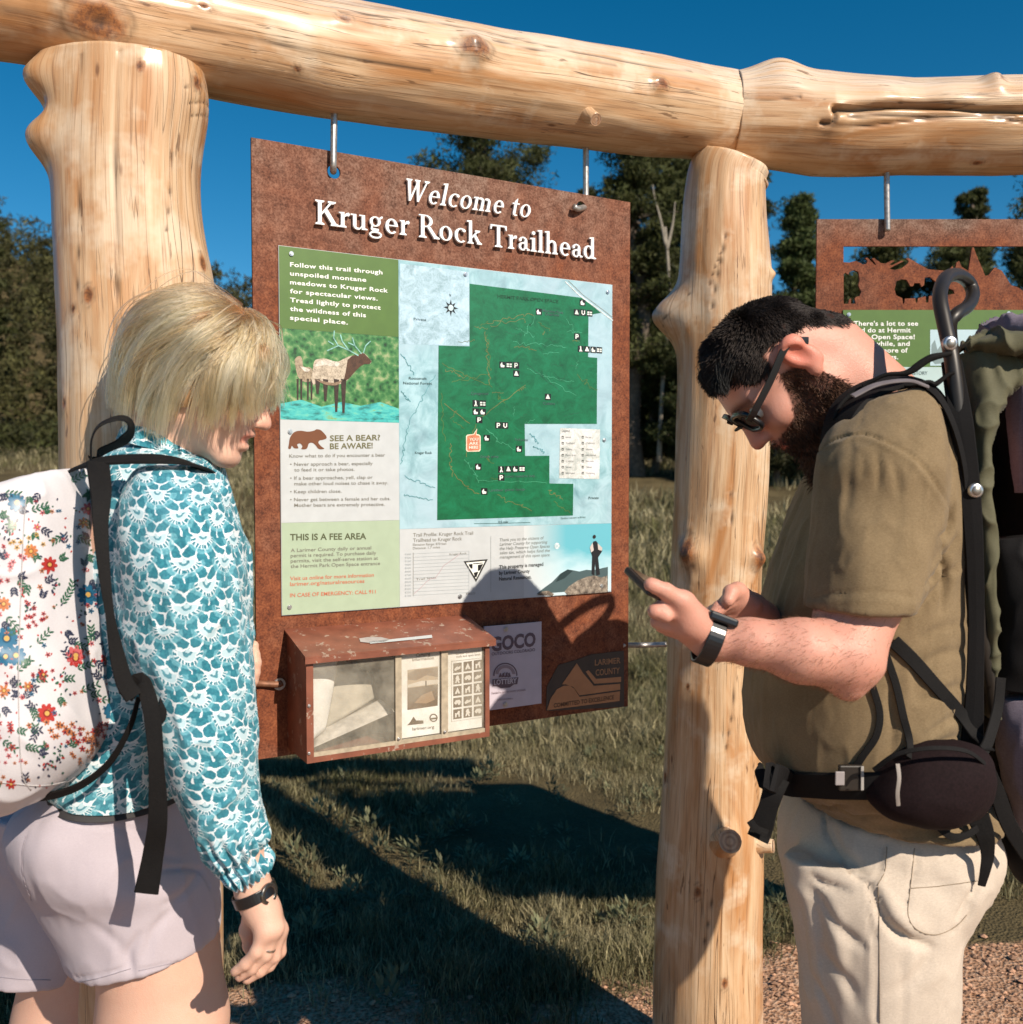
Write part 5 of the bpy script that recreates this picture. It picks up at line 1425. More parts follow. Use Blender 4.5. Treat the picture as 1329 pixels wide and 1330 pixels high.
def hand_prims(palm, fingers, thumb, k=0.004):
    L = list(palm)
    for f in fingers + [thumb]:
        pts = [P(a, b, c) for a, b, c, r in f]; rr = [x[3] for x in f]
        for i in range(len(pts) - 1): L.append(RC(pts[i], pts[i + 1], rr[i], rr[i + 1], k if i else 0.008))
        for i in range(1, len(pts) - 1): L.append(RC(pts[i], pts[i] + 1e-4, rr[i] * 1.06, rr[i] * 1.06, 0.002))
    return L
def limb(pts, k=0.02):
    L = []
    for (a, b) in zip(pts[:-1], pts[1:]): L.append(RC(P(*a[:3]), P(*b[:3]), a[3], b[3], k))
    return L

def hair_curves(name, S, rad, col, mat, parent, **k):
    """S (n,k,3) strand points in world space; rad (k,) or (n,k); col (n,k,3)"""
    n, kk = S.shape[:2]
    hc = bpy.data.hair_curves.new(name)
    hc.add_curves([kk] * n)
    hc.attributes['position'].data.foreach_set('vector', S.astype(np.float32).ravel()) if 'position' in hc.attributes else None
    a = hc.attributes.get('radius') or hc.attributes.new('radius', 'FLOAT', 'POINT')
    a.data.foreach_set('value', np.broadcast_to(rad, (n, kk)).astype(np.float32).ravel())
    c = hc.attributes.new('Col', 'FLOAT_COLOR', 'POINT')
    cc = np.ones((n, kk, 4), np.float32); cc[..., :3] = col
    c.data.foreach_set('color', cc.ravel())
    hc.materials.append(mat)
    o = bpy.data.objects.new(name, hc); COL.objects.link(o)
    if parent is not None:
        o.parent = parent; o.matrix_parent_inverse = parent_matrix(parent).inverted()
    return props(o, **k)
def hairmat(name, rough=0.42, spec=0.5):
    m = M(name); m.set(color=m.attr(), rough=rough, spec=spec); return m.mat
m = M('hair_fibre'); hb = m.nt.nodes.new('ShaderNodeBsdfHairPrincipled'); hb.parametrization = 'COLOR'
m.lk(m.attr(), hb.inputs['Color']); hb.inputs['Roughness'].default_value = .27; hb.inputs['Radial Roughness'].default_value = .5; hb.inputs['Random Roughness'].default_value = .2
m.nt.links.new(hb.outputs[0], m.nt.nodes['Material Output'].inputs[0]); MAT['hair'] = m.mat
MAT['hair_dull'] = hairmat('short_hair_fibre', 0.6, 0.3)

class Cloth:
    """garment volume: several overlapping lofts fused into one skin, then folded"""
    def __init__(s, surfs, voxel=0.004, smooth=6, dec=None):
        V, Fq, n = [], [], 0
        for q in surfs:
            me = q.mesh('tmp', None); a = np.empty(len(me.vertices) * 3, np.float32); me.vertices.foreach_get('co', a); a = a.reshape(-1, 3)
            V.append(a); Fq += [[i + n for i in p.vertices] for p in me.polygons]; n += len(a); bpy.data.meshes.remove(me)
        me = bpy.data.meshes.new('tmp'); me.from_pydata(np.vstack(V).tolist(), [], Fq); ob = bpy.data.objects.new('tmp', me); COL.objects.link(ob)
        md = ob.modifiers.new('r', 'REMESH'); md.mode = 'VOXEL'; md.voxel_size = voxel
        dg = bpy.context.evaluated_depsgraph_get(); em = bpy.data.meshes.new_from_object(ob.evaluated_get(dg))
        v = np.empty(len(em.vertices) * 3, np.float32); em.vertices.foreach_get('co', v); s.V = v.reshape(-1, 3).astype(float)
        s.F = np.array([list(p.vertices) if len(p.vertices) == 4 else list(p.vertices) + [p.vertices[-1]] for p in em.polygons])
        bpy.data.objects.remove(ob); bpy.data.meshes.remove(me); bpy.data.meshes.remove(em)
        s.V = relax(s.V, s.F, smooth); s.N = vnormals(s.V, s.F)
        if (s.N * (s.V - s.V.mean(0))).sum() < 0: s.N = -s.N; s.F = s.F[:, ::-1]
        s.tree = None
    def disp(s, d): s.V = s.V + s.N * d[:, None]; s.N = vnormals(s.V, s.F); s.N *= np.sign((s.N * (s.V - s.V.mean(0))).sum()); s.tree = None
    def noise(s, freq, amp, seed=0, ridge=False, mask=None, oct=2):
        q = fbm(s.V * np.array(freq), seed, oct)
        if ridge: q = (1 - np.abs(q) * 2.2) ** 3 * np.sign(1 - np.abs(q) * 2.2) * 0.8
        s.disp(amp * q * (1 if mask is None else mask))
    def carve(s, lines):
        if s.tree is None: s.tree = bvh_np(s.V, s.F)
        tot = np.zeros(len(s.V))
        for L in lines:
            pl, w, dep = L[:3]
            q = spline([(a, b, 0) for a, b in pl], max(8, 6 * len(pl)))[:, :2]
            C = [hit(s.tree, a, b)[0] for a, b in q]; C = np.array([c for c in C if c is not None])
            if len(C) < 2: continue
            m_ = np.nonzero(((s.V > C.min(0) - 4 * w) & (s.V < C.max(0) + 4 * w)).all(1))[0]
            best = np.full(len(m_), 1e9); tt = np.zeros(len(m_))
            for i, (a, b) in enumerate(zip(C[:-1], C[1:])):
                ab = b - a; t = np.clip(((s.V[m_] - a) @ ab) / (ab @ ab + 1e-12), 0, 1)
                d = np.linalg.norm(s.V[m_] - a - t[:, None] * ab, axis=1); u = d < best
                best[u] = d[u]; tt[u] = (i + t[u]) / (len(C) - 1)
            fade = np.sin(np.pi * np.clip(tt * 0.86 + 0.07, 0, 1)) ** 0.5 if (len(L) < 4 or L[3]) else 1.0
            tot[m_] += dep * np.exp(-(best / w) ** 2) * fade
        s.disp(tot)
    def mesh(s, name, mat, col=None): return mesh_np(name, s.V, s.F, mat, col=col)
    def bvh(s):
        if s.tree is None: s.tree = bvh_np(s.V, s.F)
        return s.tree

def fabric(name, c1, c2, weave=900, rough=0.9, heather=0.5, sheen=0.10, bump=0.25, big=18):
    m = M(name); o = m.tc()
    a = m.noise(m.map(o, (1, 1, 3)), weave * .35, 3, .7); b = m.noise(o, weave, 2, .6); g = m.noise(o, big, 3)
    f = m.m('ADD', m.m('MULTIPLY', a, heather), m.m('ADD', m.m('MULTIPLY', b, .25), m.m('MULTIPLY', g, .35)))
    m.set(color=m.ramp(f, [(.35, c1), (.75, c2)]), rough=rough, spec=.2, sheen=sheen)
    m.bump(m.m('ADD', a, b), bump, .0007)
    return m.mat

# ================================================================== THE MAN
YM = 1.45
phi = R(60)
hm = Head(P(1012, 474, YM), (-math.cos(phi), 0.02, -math.sin(phi)), (-math.sin(phi), 0, math.cos(phi)), 1.03)
B = hm.prims(True)
# neck, trunk, legs
nk = hm.w(-.045, 0, -.05)
B += [RC(nk, P(1150, 545, YM), .062, .072, .03), RC(hm.w(-.02, 0, -.07), P(1120, 575, YM), .05, .06, .03),
      EL(P(1160, 620, YM), (.11, .17, .12), k=.04), EL(P(1140, 760, YM), (.115, .16, .17), k=.05), EL(P(1115, 900, YM), (.125, .165, .12), k=.05), EL(P(1160, 1090, YM), (.10, .12, .10), k=.03)]
for y in (YM - .095, YM + .095):
    B += [RC(P(1150, 1150, y), P(1140, 1500, y + .01), .076, .058, .03), RC(P(1140, 1500, y + .01), P(1160, 1880, y + .01), .056, .038, .02),
          RC(P(1165, 1900, y + .01), P(1090, 1925, y), .036, .030, .02)]
# near (left) arm
B += limb([(1150, 610, 1.30, .052), (1119, 770, 1.252, .0545), (1097, 848, 1.212, .048)], .012)
B += limb([(1100, 853, 1.205, .0435), (1040, 845, 1.195, .0385), (975, 834, 1.20, .0280), (925, 829, 1.21, .0245)], .014)
B += [RC(P(1103, 893, 1.20), P(1104, 870, 1.205), .0165, .034, .016), RC(P(1062, 852, 1.178), P(990, 838, 1.182), .018, .010, .015)]
palm = [RC(P(925, 830, 1.21), P(893, 806, 1.205), .0265, .027, .014), RC(P(893, 806, 1.190), P(872, 796, 1.200), .022, .017, .010), RC(P(893, 806, 1.225), P(874, 798, 1.235), .022, .017, .010),
        RC(P(905, 812, 1.19), P(888, 784, 1.178), .018, .0165, .010)]
fing = [[(880, 797, 1.180, .0110), (861, 788, 1.175, .0092), (851, 794, 1.172, .0086), (866, 801, 1.168, .0078)],
        [(880, 803, 1.200, .0110), (860, 799, 1.198, .0092), (854, 807, 1.196, .0086), (869, 814, 1.190, .0078)],
        [(880, 807, 1.220, .0105), (864, 805, 1.220, .0090), (861, 812, 1.218, .0095), (874, 819, 1.212, .0085)],
        [(882, 811, 1.238, .0105), (870, 809, 1.240, .0092), (868, 817, 1.238, .0085), (880, 823, 1.232, .0078)]]
thumb = [(896, 800, 1.185, .0150), (885, 780, 1.172, .0118), (865, 768, 1.166, .0100), (847, 760, 1.164, .0084)]
B += hand_prims(palm, fing, thumb)
B += [RC(P(845, 759.5, 1.164), P(851, 762, 1.164), .0084, .0090, .004)]
# far (right) arm and hand
B += limb([(1150, 610, 1.63, .058), (1130, 740, 1.66, .05), (1100, 840, 1.64, .046)], .03)
B += limb([(1100, 840, 1.64, .042), (1035, 828, 1.52, .038), (985, 805, 1.40, .027)], .02)
palm = [RC(P(985, 803, 1.40), P(962, 788, 1.36), .027, .024, .014), RC(P(978, 790, 1.37), P(956, 781, 1.34), .022, .017, .01), RC(P(985, 800, 1.38), P(960, 800, 1.35), .02, .015, .01)]
fing = [[(962, 777, 1.335, .0115), (946, 781, 1.32, .0105), (934, 790, 1.31, .0095), (927, 798, 1.305, .008)],
        [(960, 785, 1.345, .0115), (940, 788, 1.33, .0105), (925, 796, 1.32, .0095), (916, 803, 1.315, .008)],
        [(962, 793, 1.355, .0115), (942, 796, 1.345, .0105), (928, 803, 1.335, .0095), (920, 808, 1.33, .008)],
        [(966, 800, 1.365, .0105), (948, 804, 1.36, .009), (936, 808, 1.355, .0085), (928, 811, 1.35, .0075)]]
B += hand_prims(palm, fing, [(975, 784, 1.345, .015), (958, 768, 1.325, .0125), (950, 770, 1.31, .011), (946, 780, 1.30, .009)])
V, Fq = sdf_mesh(B, 0.0032)
V = relax(V, Fq, 1, .4)
# face and skin tints in the head's own frame
def tint(V, H, male, near=None):
    q = H.loc(V); x, y, z = q.T; c = np.ones((len(V), 3)); inh = (np.abs(y) < .1) & (x > -.13) & (x < .13) & (z > -.15) & (z < .14)
    def mul(mask, col):
        nonlocal c; mask = (mask * inh)[:, None]; c = c * (1 - mask) + c * np.array(col) * mask
    lip = np.exp(-((z + .0615) / .0095) ** 2) * (x > .088) * (np.abs(y) < .022)
    mul(lip, (.88, .52, .52))
    mul(np.exp(-((x + .005) ** 2 + z ** 2) / .035 ** 2) * smoothstep(.070, .080, np.abs(y)), (1.05, .66, .60))
    mul(np.exp(-((x - .108) ** 2 + y ** 2 + (z + .03) ** 2) / .02 ** 2) * .8, (1.05, .80, .78))
    brow = np.exp(-((z - .021 - .004 * np.sin(np.abs(y) * 60)) / .006) ** 2) * (np.abs(y) > .012) * (np.abs(y) < .055) * (x > .06)
    mul(brow * .8, (.25, .18, .14) if male else (.55, .42, .32))
    return c, q
col, q = tint(V, hm, True)
HX = [-.14, -.078, -.055, -.033, -.012, .012, .026, .040, .060, .080, .10]
HZ = [-.075, -.045, .002, .013, .030, .036, .004, .012, .045, .070, .085]
hairm = smoothstep(-.006, .016, q[:, 2] - np.interp(q[:, 0], HX, HZ)) * (np.abs(q[:, 1]) < .095) * (q[:, 0] > -.14) * (q[:, 2] < .15) * (q[:, 0] < .11)
ear = (np.abs(q[:, 1]) > .0785) & (q[:, 0] > -.035) & (q[:, 0] < .012) & (q[:, 2] < .034) & (q[:, 2] > -.045)
hairm[ear] = 0
BX = [-.012, .010, .026, .045, .065, .085, .12]; BZ = [-.050, .0, .004, -.022, -.046, -.048, -.048]
beard = smoothstep(-.003, .006, np.interp(q[:, 0], BX, BZ) - q[:, 2]) * (q[:, 0] > -.004 - (q[:, 2] + .02) * -.1) * (q[:, 2] > -.135 + (q[:, 0] < .05) * .02) * (np.abs(q[:, 1]) < .085) * (q[:, 0] < .125)
beard *= 1 - np.exp(-((q[:, 2] + .0615) / .008) ** 2) * (np.abs(q[:, 1]) < .02)
beard[ear] = 0
tone = np.clip(hairm * .97 + beard * .80, 0, .97)[:, None]
col = col * (1 - tone) + np.array([.028, .024, .024]) * tone
# sun-flushed forearm
man = put('person', mesh_np('person', V, Fq, MAT['skin_m'], col=col), label='bearded man in an olive t-shirt and glasses, head bowed over his phone', cat='person', group='hikers at the trailhead board')
# scalp hair and beard
def grow(V, Fq, mask, n, seed, fn):
    """fn(local points, local normals, rng) -> strands in head space"""
    r_ = np.random.default_rng(seed)
    tri = np.vstack([Fq[:, [0, 1, 2]], Fq[:, [0, 2, 3]]])
    w = mask[tri].mean(1) * np.linalg.norm(np.cross(V[tri[:, 1]] - V[tri[:, 0]], V[tri[:, 2]] - V[tri[:, 0]]), axis=1)
    i = r_.choice(len(tri), n, p=w / w.sum()); b = r_.dirichlet((1, 1, 1), n)
    N = vnormals(V, Fq)
    p = (V[tri[i]] * b[..., None]).sum(1); nn = nrm((N[tri[i]] * b[..., None]).sum(1))
    return fn(p, nn, r_)
def man_scalp(p, nn, r_):
    l = hm.loc(p); x, y, z = l.T; top = smoothstep(.045, .10, z)
    wf = smoothstep(-.05, .025, x)[:, None]; flow = hm.B[0][None] * (wf - .25 * (1 - wf)) - hm.B[2][None] * ((1 - wf) * .9 + .25 * (1 - top)[:, None]) + hm.B[1][None] * (r_.normal(0, .25, len(p)))[:, None]
    flow = nrm(flow - nn * (flow * nn).sum(1, keepdims=True))
    clump = np.stack([vnoise(l * 55, 3), vnoise(l * 55, 4), vnoise(l * 55, 5)], 1)
    d = nrm(flow * .8 + nn * (.42 + .3 * top[:, None]) + clump * .50 + r_.normal(0, .12, (len(p), 3)))
    ln = (.0075 + .015 * top * smoothstep(-.07, .04, x) + .004 * smoothstep(.0, .06, z)) * r_.uniform(.7, 1.2, len(p))
    t = np.linspace(0, 1, 6)[None, :, None]
    S = p[:, None] - nn[:, None] * .0005 + d[:, None] * (ln[:, None, None] * t) + hm.B[0][None, None] * (ln[:, None, None] * .15 * t ** 2) - nn[:, None] * (ln[:, None, None] * .15 * t ** 2)
    base = np.array([.016, .011, .009]) * r_.uniform(.6, 1.7, (len(p), 1)); C = np.repeat(base[:, None], 6, 1)
    return S, C
S_s, C_s = grow(V, Fq, hairm ** 2, 34000, 1, man_scalp)
hair_curves('hair', S_s, np.linspace(.00085, .00032, 6), C_s, MAT['hair_dull'], man)
def man_beard(p, nn, r_):
    l = hm.loc(p); low = smoothstep(-.05, -.11, l[:, 2])
    clump = np.stack([vnoise(l * 90, 13), vnoise(l * 90, 14), vnoise(l * 90, 15)], 1)
    d = nrm(nn * .5 - hm.B[2][None] * .75 + clump * .6 + r_.normal(0, .2, (len(p), 3)))
    ln = (.006 + .012 * low) * r_.uniform(.6, 1.25, len(p)); t = np.linspace(0, 1, 6)[None, :, None]
    S = p[:, None] - nn[:, None] * .001 + d[:, None] * (ln[:, None, None] * t)
    base = np.array([.060, .028, .016]) * r_.uniform(.5, 1.9, (len(p), 1)); return S, np.repeat(base[:, None], 6, 1)
S_b, C_b = grow(V, Fq, beard, 12000, 2, man_beard)
hair_curves('beard', S_b, np.linspace(.0006, .00025, 6), C_b, MAT['hair_dull'], man)
# forelock falling off the brow
def forelock(n, root, tip, seed, spread=.012):
    r_ = np.random.default_rng(seed); t = np.linspace(0, 1, 8)[None, :, None]
    a = root[None] + r_.normal(0, spread, (n, 3)); b = tip[None] + r_.normal(0, spread * .5, (n, 3)); mid = (a + b) / 2 + hm.B[0] * .010
    return (1 - t) ** 2 * a[:, None] + 2 * t * (1 - t) * mid[:, None] + t ** 2 * b[:, None]
S_f = np.concatenate([forelock(260, P(938, 466, YM - .02), P(933, 502, YM - .03), 3), forelock(160, P(944, 473, YM - .04), P(941, 510, YM - .05), 4, .008)])
hair_curves('hair', S_f, np.linspace(.0006, .0002, 8), np.full((len(S_f), 8, 3), .014), MAT['hair_dull'], man)
# fine hair on the near forearm
fx, fy = proj(V); am = ((fx > 930) & (fx < 1160) & (fy > 780) & (fy < 925) & (V[:, 1] < 1.30)).astype(float)
def arm_hair(p, nn, r_):
    ax_ = nrm(P(925, 830, 1.21) - P(1080, 850, 1.2)); t = np.linspace(0, 1, 4)[None, :, None]
    d = nrm(nn * .35 + ax_ * .7 + np.array([0, 0, -.45]) + r_.normal(0, .25, (len(p), 3))); ln = r_.uniform(.004, .010, len(p))
    return p[:, None] + d[:, None] * (ln[:, None, None] * t) - nn[:, None] * (ln[:, None, None] * .25 * t ** 2), np.full((len(p), 4, 3), 1.0) * np.array([.22, .10, .05])
S_a, C_a = grow(V, Fq, am, 2600, 6, arm_hair)
hair_curves('arm_hair', S_a, np.linspace(.00016, .00006, 4), C_a, MAT['hair_dull'], man)
# eyes
eyem = simple('eye_white', (.7, .68, .65), .2, var=.03); irm = simple('iris', (.06, .04, .03), .15)
def eyes(H, parent):
    for y in (-1, 1):
        c = H.w(.0760, y * .031, -.001); g = []
        th = np.linspace(0, np.pi, 12); ph = np.linspace(0, 2 * np.pi, 20, endpoint=False)
        G = c + .0125 * H.s * (np.cos(th)[:, None, None] * H.B[0] + np.sin(th)[:, None, None] * (np.cos(ph)[None, :, None] * H.B[1] + np.sin(ph)[None, :, None] * H.B[2]))
        put('eye', mesh_np('eye', G.reshape(-1, 3), grid_faces(12, 20), None, mats=[eyem, irm], fmat=(np.repeat(np.arange(11), 20) < 3).astype(int)), parent)
eyes(hm, man)
# glasses
BK = simple('black_plastic', (.010, .010, .012), .28, var=.1)
gl_ = empty('glasses', (0, 0, 0)); gl_.parent = man
for y in (-1, 1):
    c = np.array([.104, y * .034, .004]); ring = []
    for i in range(28):
        a = 2 * math.pi * i / 28; e = .55
        ring.append(hm.w(c[0] - .008 * abs(c[1] + math.cos(a) * .02) / .05, c[1] + .026 * np.sign(math.cos(a)) * abs(math.cos(a)) ** e, c[2] + .0185 * np.sign(math.sin(a)) * abs(math.sin(a)) ** e))
    ring = np.array(ring); G = []
    cc = ring.mean(0)
    for i in range(28):
        o_ = nrm(ring[i] - cc); f_ = hm.B[0]; r_ = .0042
        G.append([ring[i] + o_ * r_ + f_ * r_ * .8, ring[i] + o_ * r_ - f_ * r_ * .8, ring[i] - o_ * r_ * .6 - f_ * r_ * .8, ring[i] - o_ * r_ * .6 + f_ * r_ * .8])
    G = np.array(G); f4 = [[i * 4 + k, i * 4 + (k + 1) % 4, ((i + 1) % 28) * 4 + (k + 1) % 4, ((i + 1) % 28) * 4 + k] for i in range(28) for k in range(4)]
    put('rim', mesh_np('rim', G.reshape(-1, 3), np.array(f4), BK), gl_)
    lens = M('spectacle_lens'); tr = lens.nt.nodes.new('ShaderNodeBsdfTransparent'); mx = lens.nt.nodes.new('ShaderNodeMixShader'); gs = lens.nt.nodes.new('ShaderNodeBsdfGlossy'); gs.inputs['Roughness'].default_value = .03
    mx.inputs[0].default_value = .12; tr.inputs[0].default_value = (.30, .30, .32, 1); lens.nt.links.new(tr.outputs[0], mx.inputs[1]); lens.nt.links.new(gs.outputs[0], mx.inputs[2]); lens.nt.links.new(mx.outputs[0], lens.nt.nodes['Material Output'].inputs[0])
    put('lens', mesh_np('lens', ring, np.array([list(range(28))]), lens.mat), gl_)
    strap('temple_arm', [hm.w(.100, y * .061, .008), hm.w(.085, y * .074, .010), hm.w(.04, y * .081, .014), hm.w(0, y * .0855, .020), hm.w(-.018, y * .086, .016), hm.w(-.030, y * .085, -.002)], hm.B[1] * y, .0105, .003, BK, gl_, 24)
tube('bridge', [hm.w(.105, -.010, .002), hm.w(.113, 0, .006), hm.w(.105, .010, .002)], .0022, BK, gl_, 10, 8)

# t-shirt
tor = loft([((1085, 572), (1148, 494), YM, .075), ((1074, 590), (1188, 497), YM, .125), ((1058, 615), (1228, 530), YM, .180), ((1040, 645), (1248, 590), YM, .200), ((1022, 680), (1257, 660), YM, .205),
            ((1003, 730), (1262, 730), YM, .200), ((987, 790), (1265, 800), YM, .200), ((972, 850), (1264, 860), YM, .205), ((966, 910), (1260, 920), YM, .210), ((968, 958), (1256, 970), YM, .208),
            ((980, 990), (1256, 1000), YM, .200), ((1000, 1010), (1262, 1015), YM, .188), ((1012, 1018), (1285, 1024), YM, .184), ((1020, 1024), (1302, 1036), YM, .190), ((1025, 1030), (1312, 1048), YM, .192)], 160, 96, .92)
def sleeve(Y, sg):
    return loft([((1100, 528), (1205, 500), Y + sg * .05, .050), ((1075, 560), (1226, 540), Y + sg * .025, .070), ((1060, 600), (1235, 600), Y, .078), ((1056, 640), (1232, 660), Y, .080), ((1053, 690), (1220, 715), Y - sg * .012, .082),
                 ((1048, 740), (1208, 760), Y - sg * .022, .084), ((1045, 780), (1196, 785), Y - sg * .03, .084), ((1043, 789), (1194, 792), Y - sg * .032, .084)], 60, 64, .95)
tee = Cloth([tor, sleeve(1.275, 1), sleeve(1.625, -1)], .0042, 5)
tee.noise((24, 24, 10), .0026, 1); tee.noise((30, 30, 14), .0022, 41, ridge=True); tee.noise((70, 70, 30), .0009, 2)
SE = .0035
tee.carve([([(1122, 530), (1118, 548), (1112, 556)], .0014, -.0015), ([(1060, 590), (1085, 570), (1120, 563), (1150, 573), (1185, 592), (1212, 622), (1232, 655), (1240, 680)], .0017, -.0040, 0),
           ([(1066, 584), (1090, 575), (1120, 569), (1150, 580), (1182, 598), (1208, 628), (1228, 660)], .003, .0018),
           ([(1140, 590), (1142, 610), (1141, 632)], .004, -.004), ([(1160, 600), (1166, 620), (1168, 640)], .005, -.004), ([(1120, 590), (1121, 605), (1120, 620)], .004, -.002), ([(1110, 570), (1105, 600), (1100, 660)], .006, -.002),
           ([(1222, 700), (1234, 690), (1240, 660)], .005, -.009), ([(1205, 760), (1226, 735), (1244, 700)], .005, -.008), ([(1196, 790), (1215, 770), (1240, 740)], .005, -.007), ([(1225, 715), (1232, 745), (1225, 790)], .006, -.010), ([(1210, 740), (1221, 720), (1230, 698)], .004, .005),
           ([(1200, 830), (1225, 815), (1255, 810)], .007, -.004), ([(1190, 870), (1225, 850), (1258, 845)], .007, -.004), ([(1200, 910), (1235, 895), (1258, 890)], .007, -.004), ([(1205, 955), (1235, 935), (1256, 930)], .006, -.004), ([(1200, 975), (1230, 962), (1256, 955)], .005, -.004),
           ([(1178, 830), (1180, 880), (1170, 950)], .009, .003), ([(1156, 900), (1160, 950), (1155, 1000)], .004, -.003),
           ([(1050, 777), (1090, 770), (1140, 769), (1191, 775)], .0016, -.0018, 0), ([(1049, 786), (1090, 781), (1140, 780), (1190, 787)], .004, .0012, 0),
           ([(1033, 1005), (1060, 1020), (1090, 1022)], .006, -.008), ([(1045, 1040), (1075, 1050), (1100, 1048)], .004, -.007), ([(1080, 1045), (1110, 1062), (1140, 1060)], .005, -.006), ([(1110, 1070), (1150, 1086), (1200, 1090)], .004, -.003), ([(1230, 1055), (1260, 1075), (1300, 1078)], .004, -.005),
           ([(1040, 650), (1018, 700), (1005, 760)], .010, -.004), ([(1046, 680), (1030, 730), (1010, 790)], .010, .004), ([(1000, 800), (990, 830), (1010, 850)], .01, .004)])
MAT['tee'] = fabric('olive_heather_cotton', (0.120, 0.082, 0.042), (0.255, 0.186, 0.106), 800)
tee_o = put('t_shirt', tee.mesh('t_shirt', MAT['tee']), man)
# trousers
hip = loft([((1030, 1035), (1290, 1050), YM, .155), ((1013, 1065), (1304, 1070), YM, .170), ((1011, 1100), (1308, 1092), YM, .174), ((1015, 1135), (1295, 1122), YM, .172), ((1024, 1170), (1265, 1155), YM, .165), ((1034, 1205), (1244, 1190), YM, .145)], 60, 96, .92)
def leg(Y): return loft([((1018, 1110), (1286, 1108), Y, .070), ((1021, 1145), (1272, 1140), Y, .090), ((1028, 1185), (1254, 1180), Y, .098), ((1036, 1235), (1247, 1225), Y, .101), ((1039, 1290), (1248, 1290), Y, .102), ((1043, 1330), (1246, 1330), Y, .100),
                         ((1055, 1500), (1235, 1500), Y, .092), ((1075, 1700), (1222, 1700), Y, .082), ((1085, 1880), (1222, 1880), Y, .080)], 110, 64)
pan = Cloth([hip, leg(1.352), leg(1.56)], .0050, 5)
pan.noise((13, 13, 8), .004, 5); pan.noise((18, 18, 12), .0030, 45, ridge=True); pan.noise((50, 50, 26), .0014, 6)
pan.carve([([(1070, 1060), (1073, 1085), (1090, 1115), (1112, 1138), (1128, 1149)], .0024, -.006, 0), ([(1076, 1066), (1082, 1088), (1098, 1112), (1120, 1132)], .009, -.006), ([(1130, 1149), (1142, 1136), (1147, 1110), (1148, 1095)], .0020, -.003, 0), ([(1136, 1149), (1148, 1136), (1152, 1100)], .003, .0015, 0),
           ([(1129, 1150), (1130, 1185), (1131, 1222)], .0022, -.004, 0), ([(1137, 1150), (1137, 1200), (1138, 1330)], .0016, -.003, 0),
           ([(1137, 1160), (1150, 1195), (1175, 1218), (1210, 1230)], .006, -.013), ([(1145, 1155), (1165, 1190), (1195, 1208)], .012, .006),
           ([(1193, 1100), (1188, 1130), (1180, 1160), (1177, 1190), (1190, 1210), (1215, 1218), (1240, 1208), (1258, 1190), (1268, 1160), (1275, 1130)], .0016, -.0028, 0), ([(1184, 1150), (1220, 1147), (1272, 1140)], .0016, -.002, 0),
           ([(1056, 1140), (1072, 1150), (1100, 1156)], .006, -.009), ([(1060, 1160), (1085, 1200), (1120, 1230)], .008, -.008), ([(1050, 1150), (1062, 1200), (1066, 1250)], .010, -.007), ([(1070, 1240), (1100, 1275), (1110, 1300)], .010, -.007), ([(1080, 1180), (1090, 1230), (1095, 1290)], .012, .006),
           ([(1055, 1270), (1075, 1310), (1085, 1340)], .008, -.007), ([(1170, 1250), (1175, 1290), (1172, 1340)], .004, -.002), ([(1215, 1235), (1190, 1270), (1160, 1290)], .010, -.005), ([(1040, 1180), (1046, 1230), (1052, 1290)], .008, -.004), ([(1245, 1190), (1262, 1165), (1280, 1140)], .006, -.006), ([(1285, 1095), (1282, 1120), (1278, 1145)], .004, -.005)])
MAT['pants'] = fabric('cream_canvas', (0.40, 0.335, 0.275), (0.60, 0.515, 0.43), 700, .85, .5, .05, .2, 10)
put('trousers', pan.mesh('trousers', MAT['pants']), man)
# seams of the trousers as stitched ridges
thr = simple('tan_thread', (.26, .20, .14), .8)
def seam(tree, pl, parent, rad=.0006, mat=thr, name='seam', lift=.0004):
    q = spline([(a, b, 0) for a, b in pl], 8 * len(pl))[:, :2]; L = []
    for a, b in q:
        h_, n_ = hit(tree, a, b)
        if h_ is not None: L.append(h_ + n_ * lift)
    if len(L) > 3: return tube(name, L, rad, mat, parent, len(L) * 2, 5)
for pl in ([(1188, 1102), (1182, 1160), (1180, 1190), (1192, 1208), (1216, 1214), (1240, 1204), (1256, 1188)], [(1141, 1152), (1142, 1220), (1143, 1329)], [(1184, 1154), (1220, 1151), (1270, 1144)], [(1152, 1100), (1150, 1130), (1140, 1150)]):
    seam(pan.bvh(), pl, man)
SH = simple('brown_shoe_leather', (.10, .06, .035), .6)
for y in (1.36, 1.57):
    b0 = P(1165, 1915, y); s_ = RC(b0, b0, .04, .04)
    sv, sf = sdf_mesh([RC([b0[0] + .03, y, .055], [b0[0] - .10, y, .045], .045, .040, .02), RC([b0[0] - .10, y, .045], [b0[0] - .16, y, .038], .042, .034, .02), RC([b0[0], y, .06], [b0[0] + .01, y, .12], .05, .045, .02)], .008)
    put('shoe', mesh_np('shoe', sv, sf, SH), man)
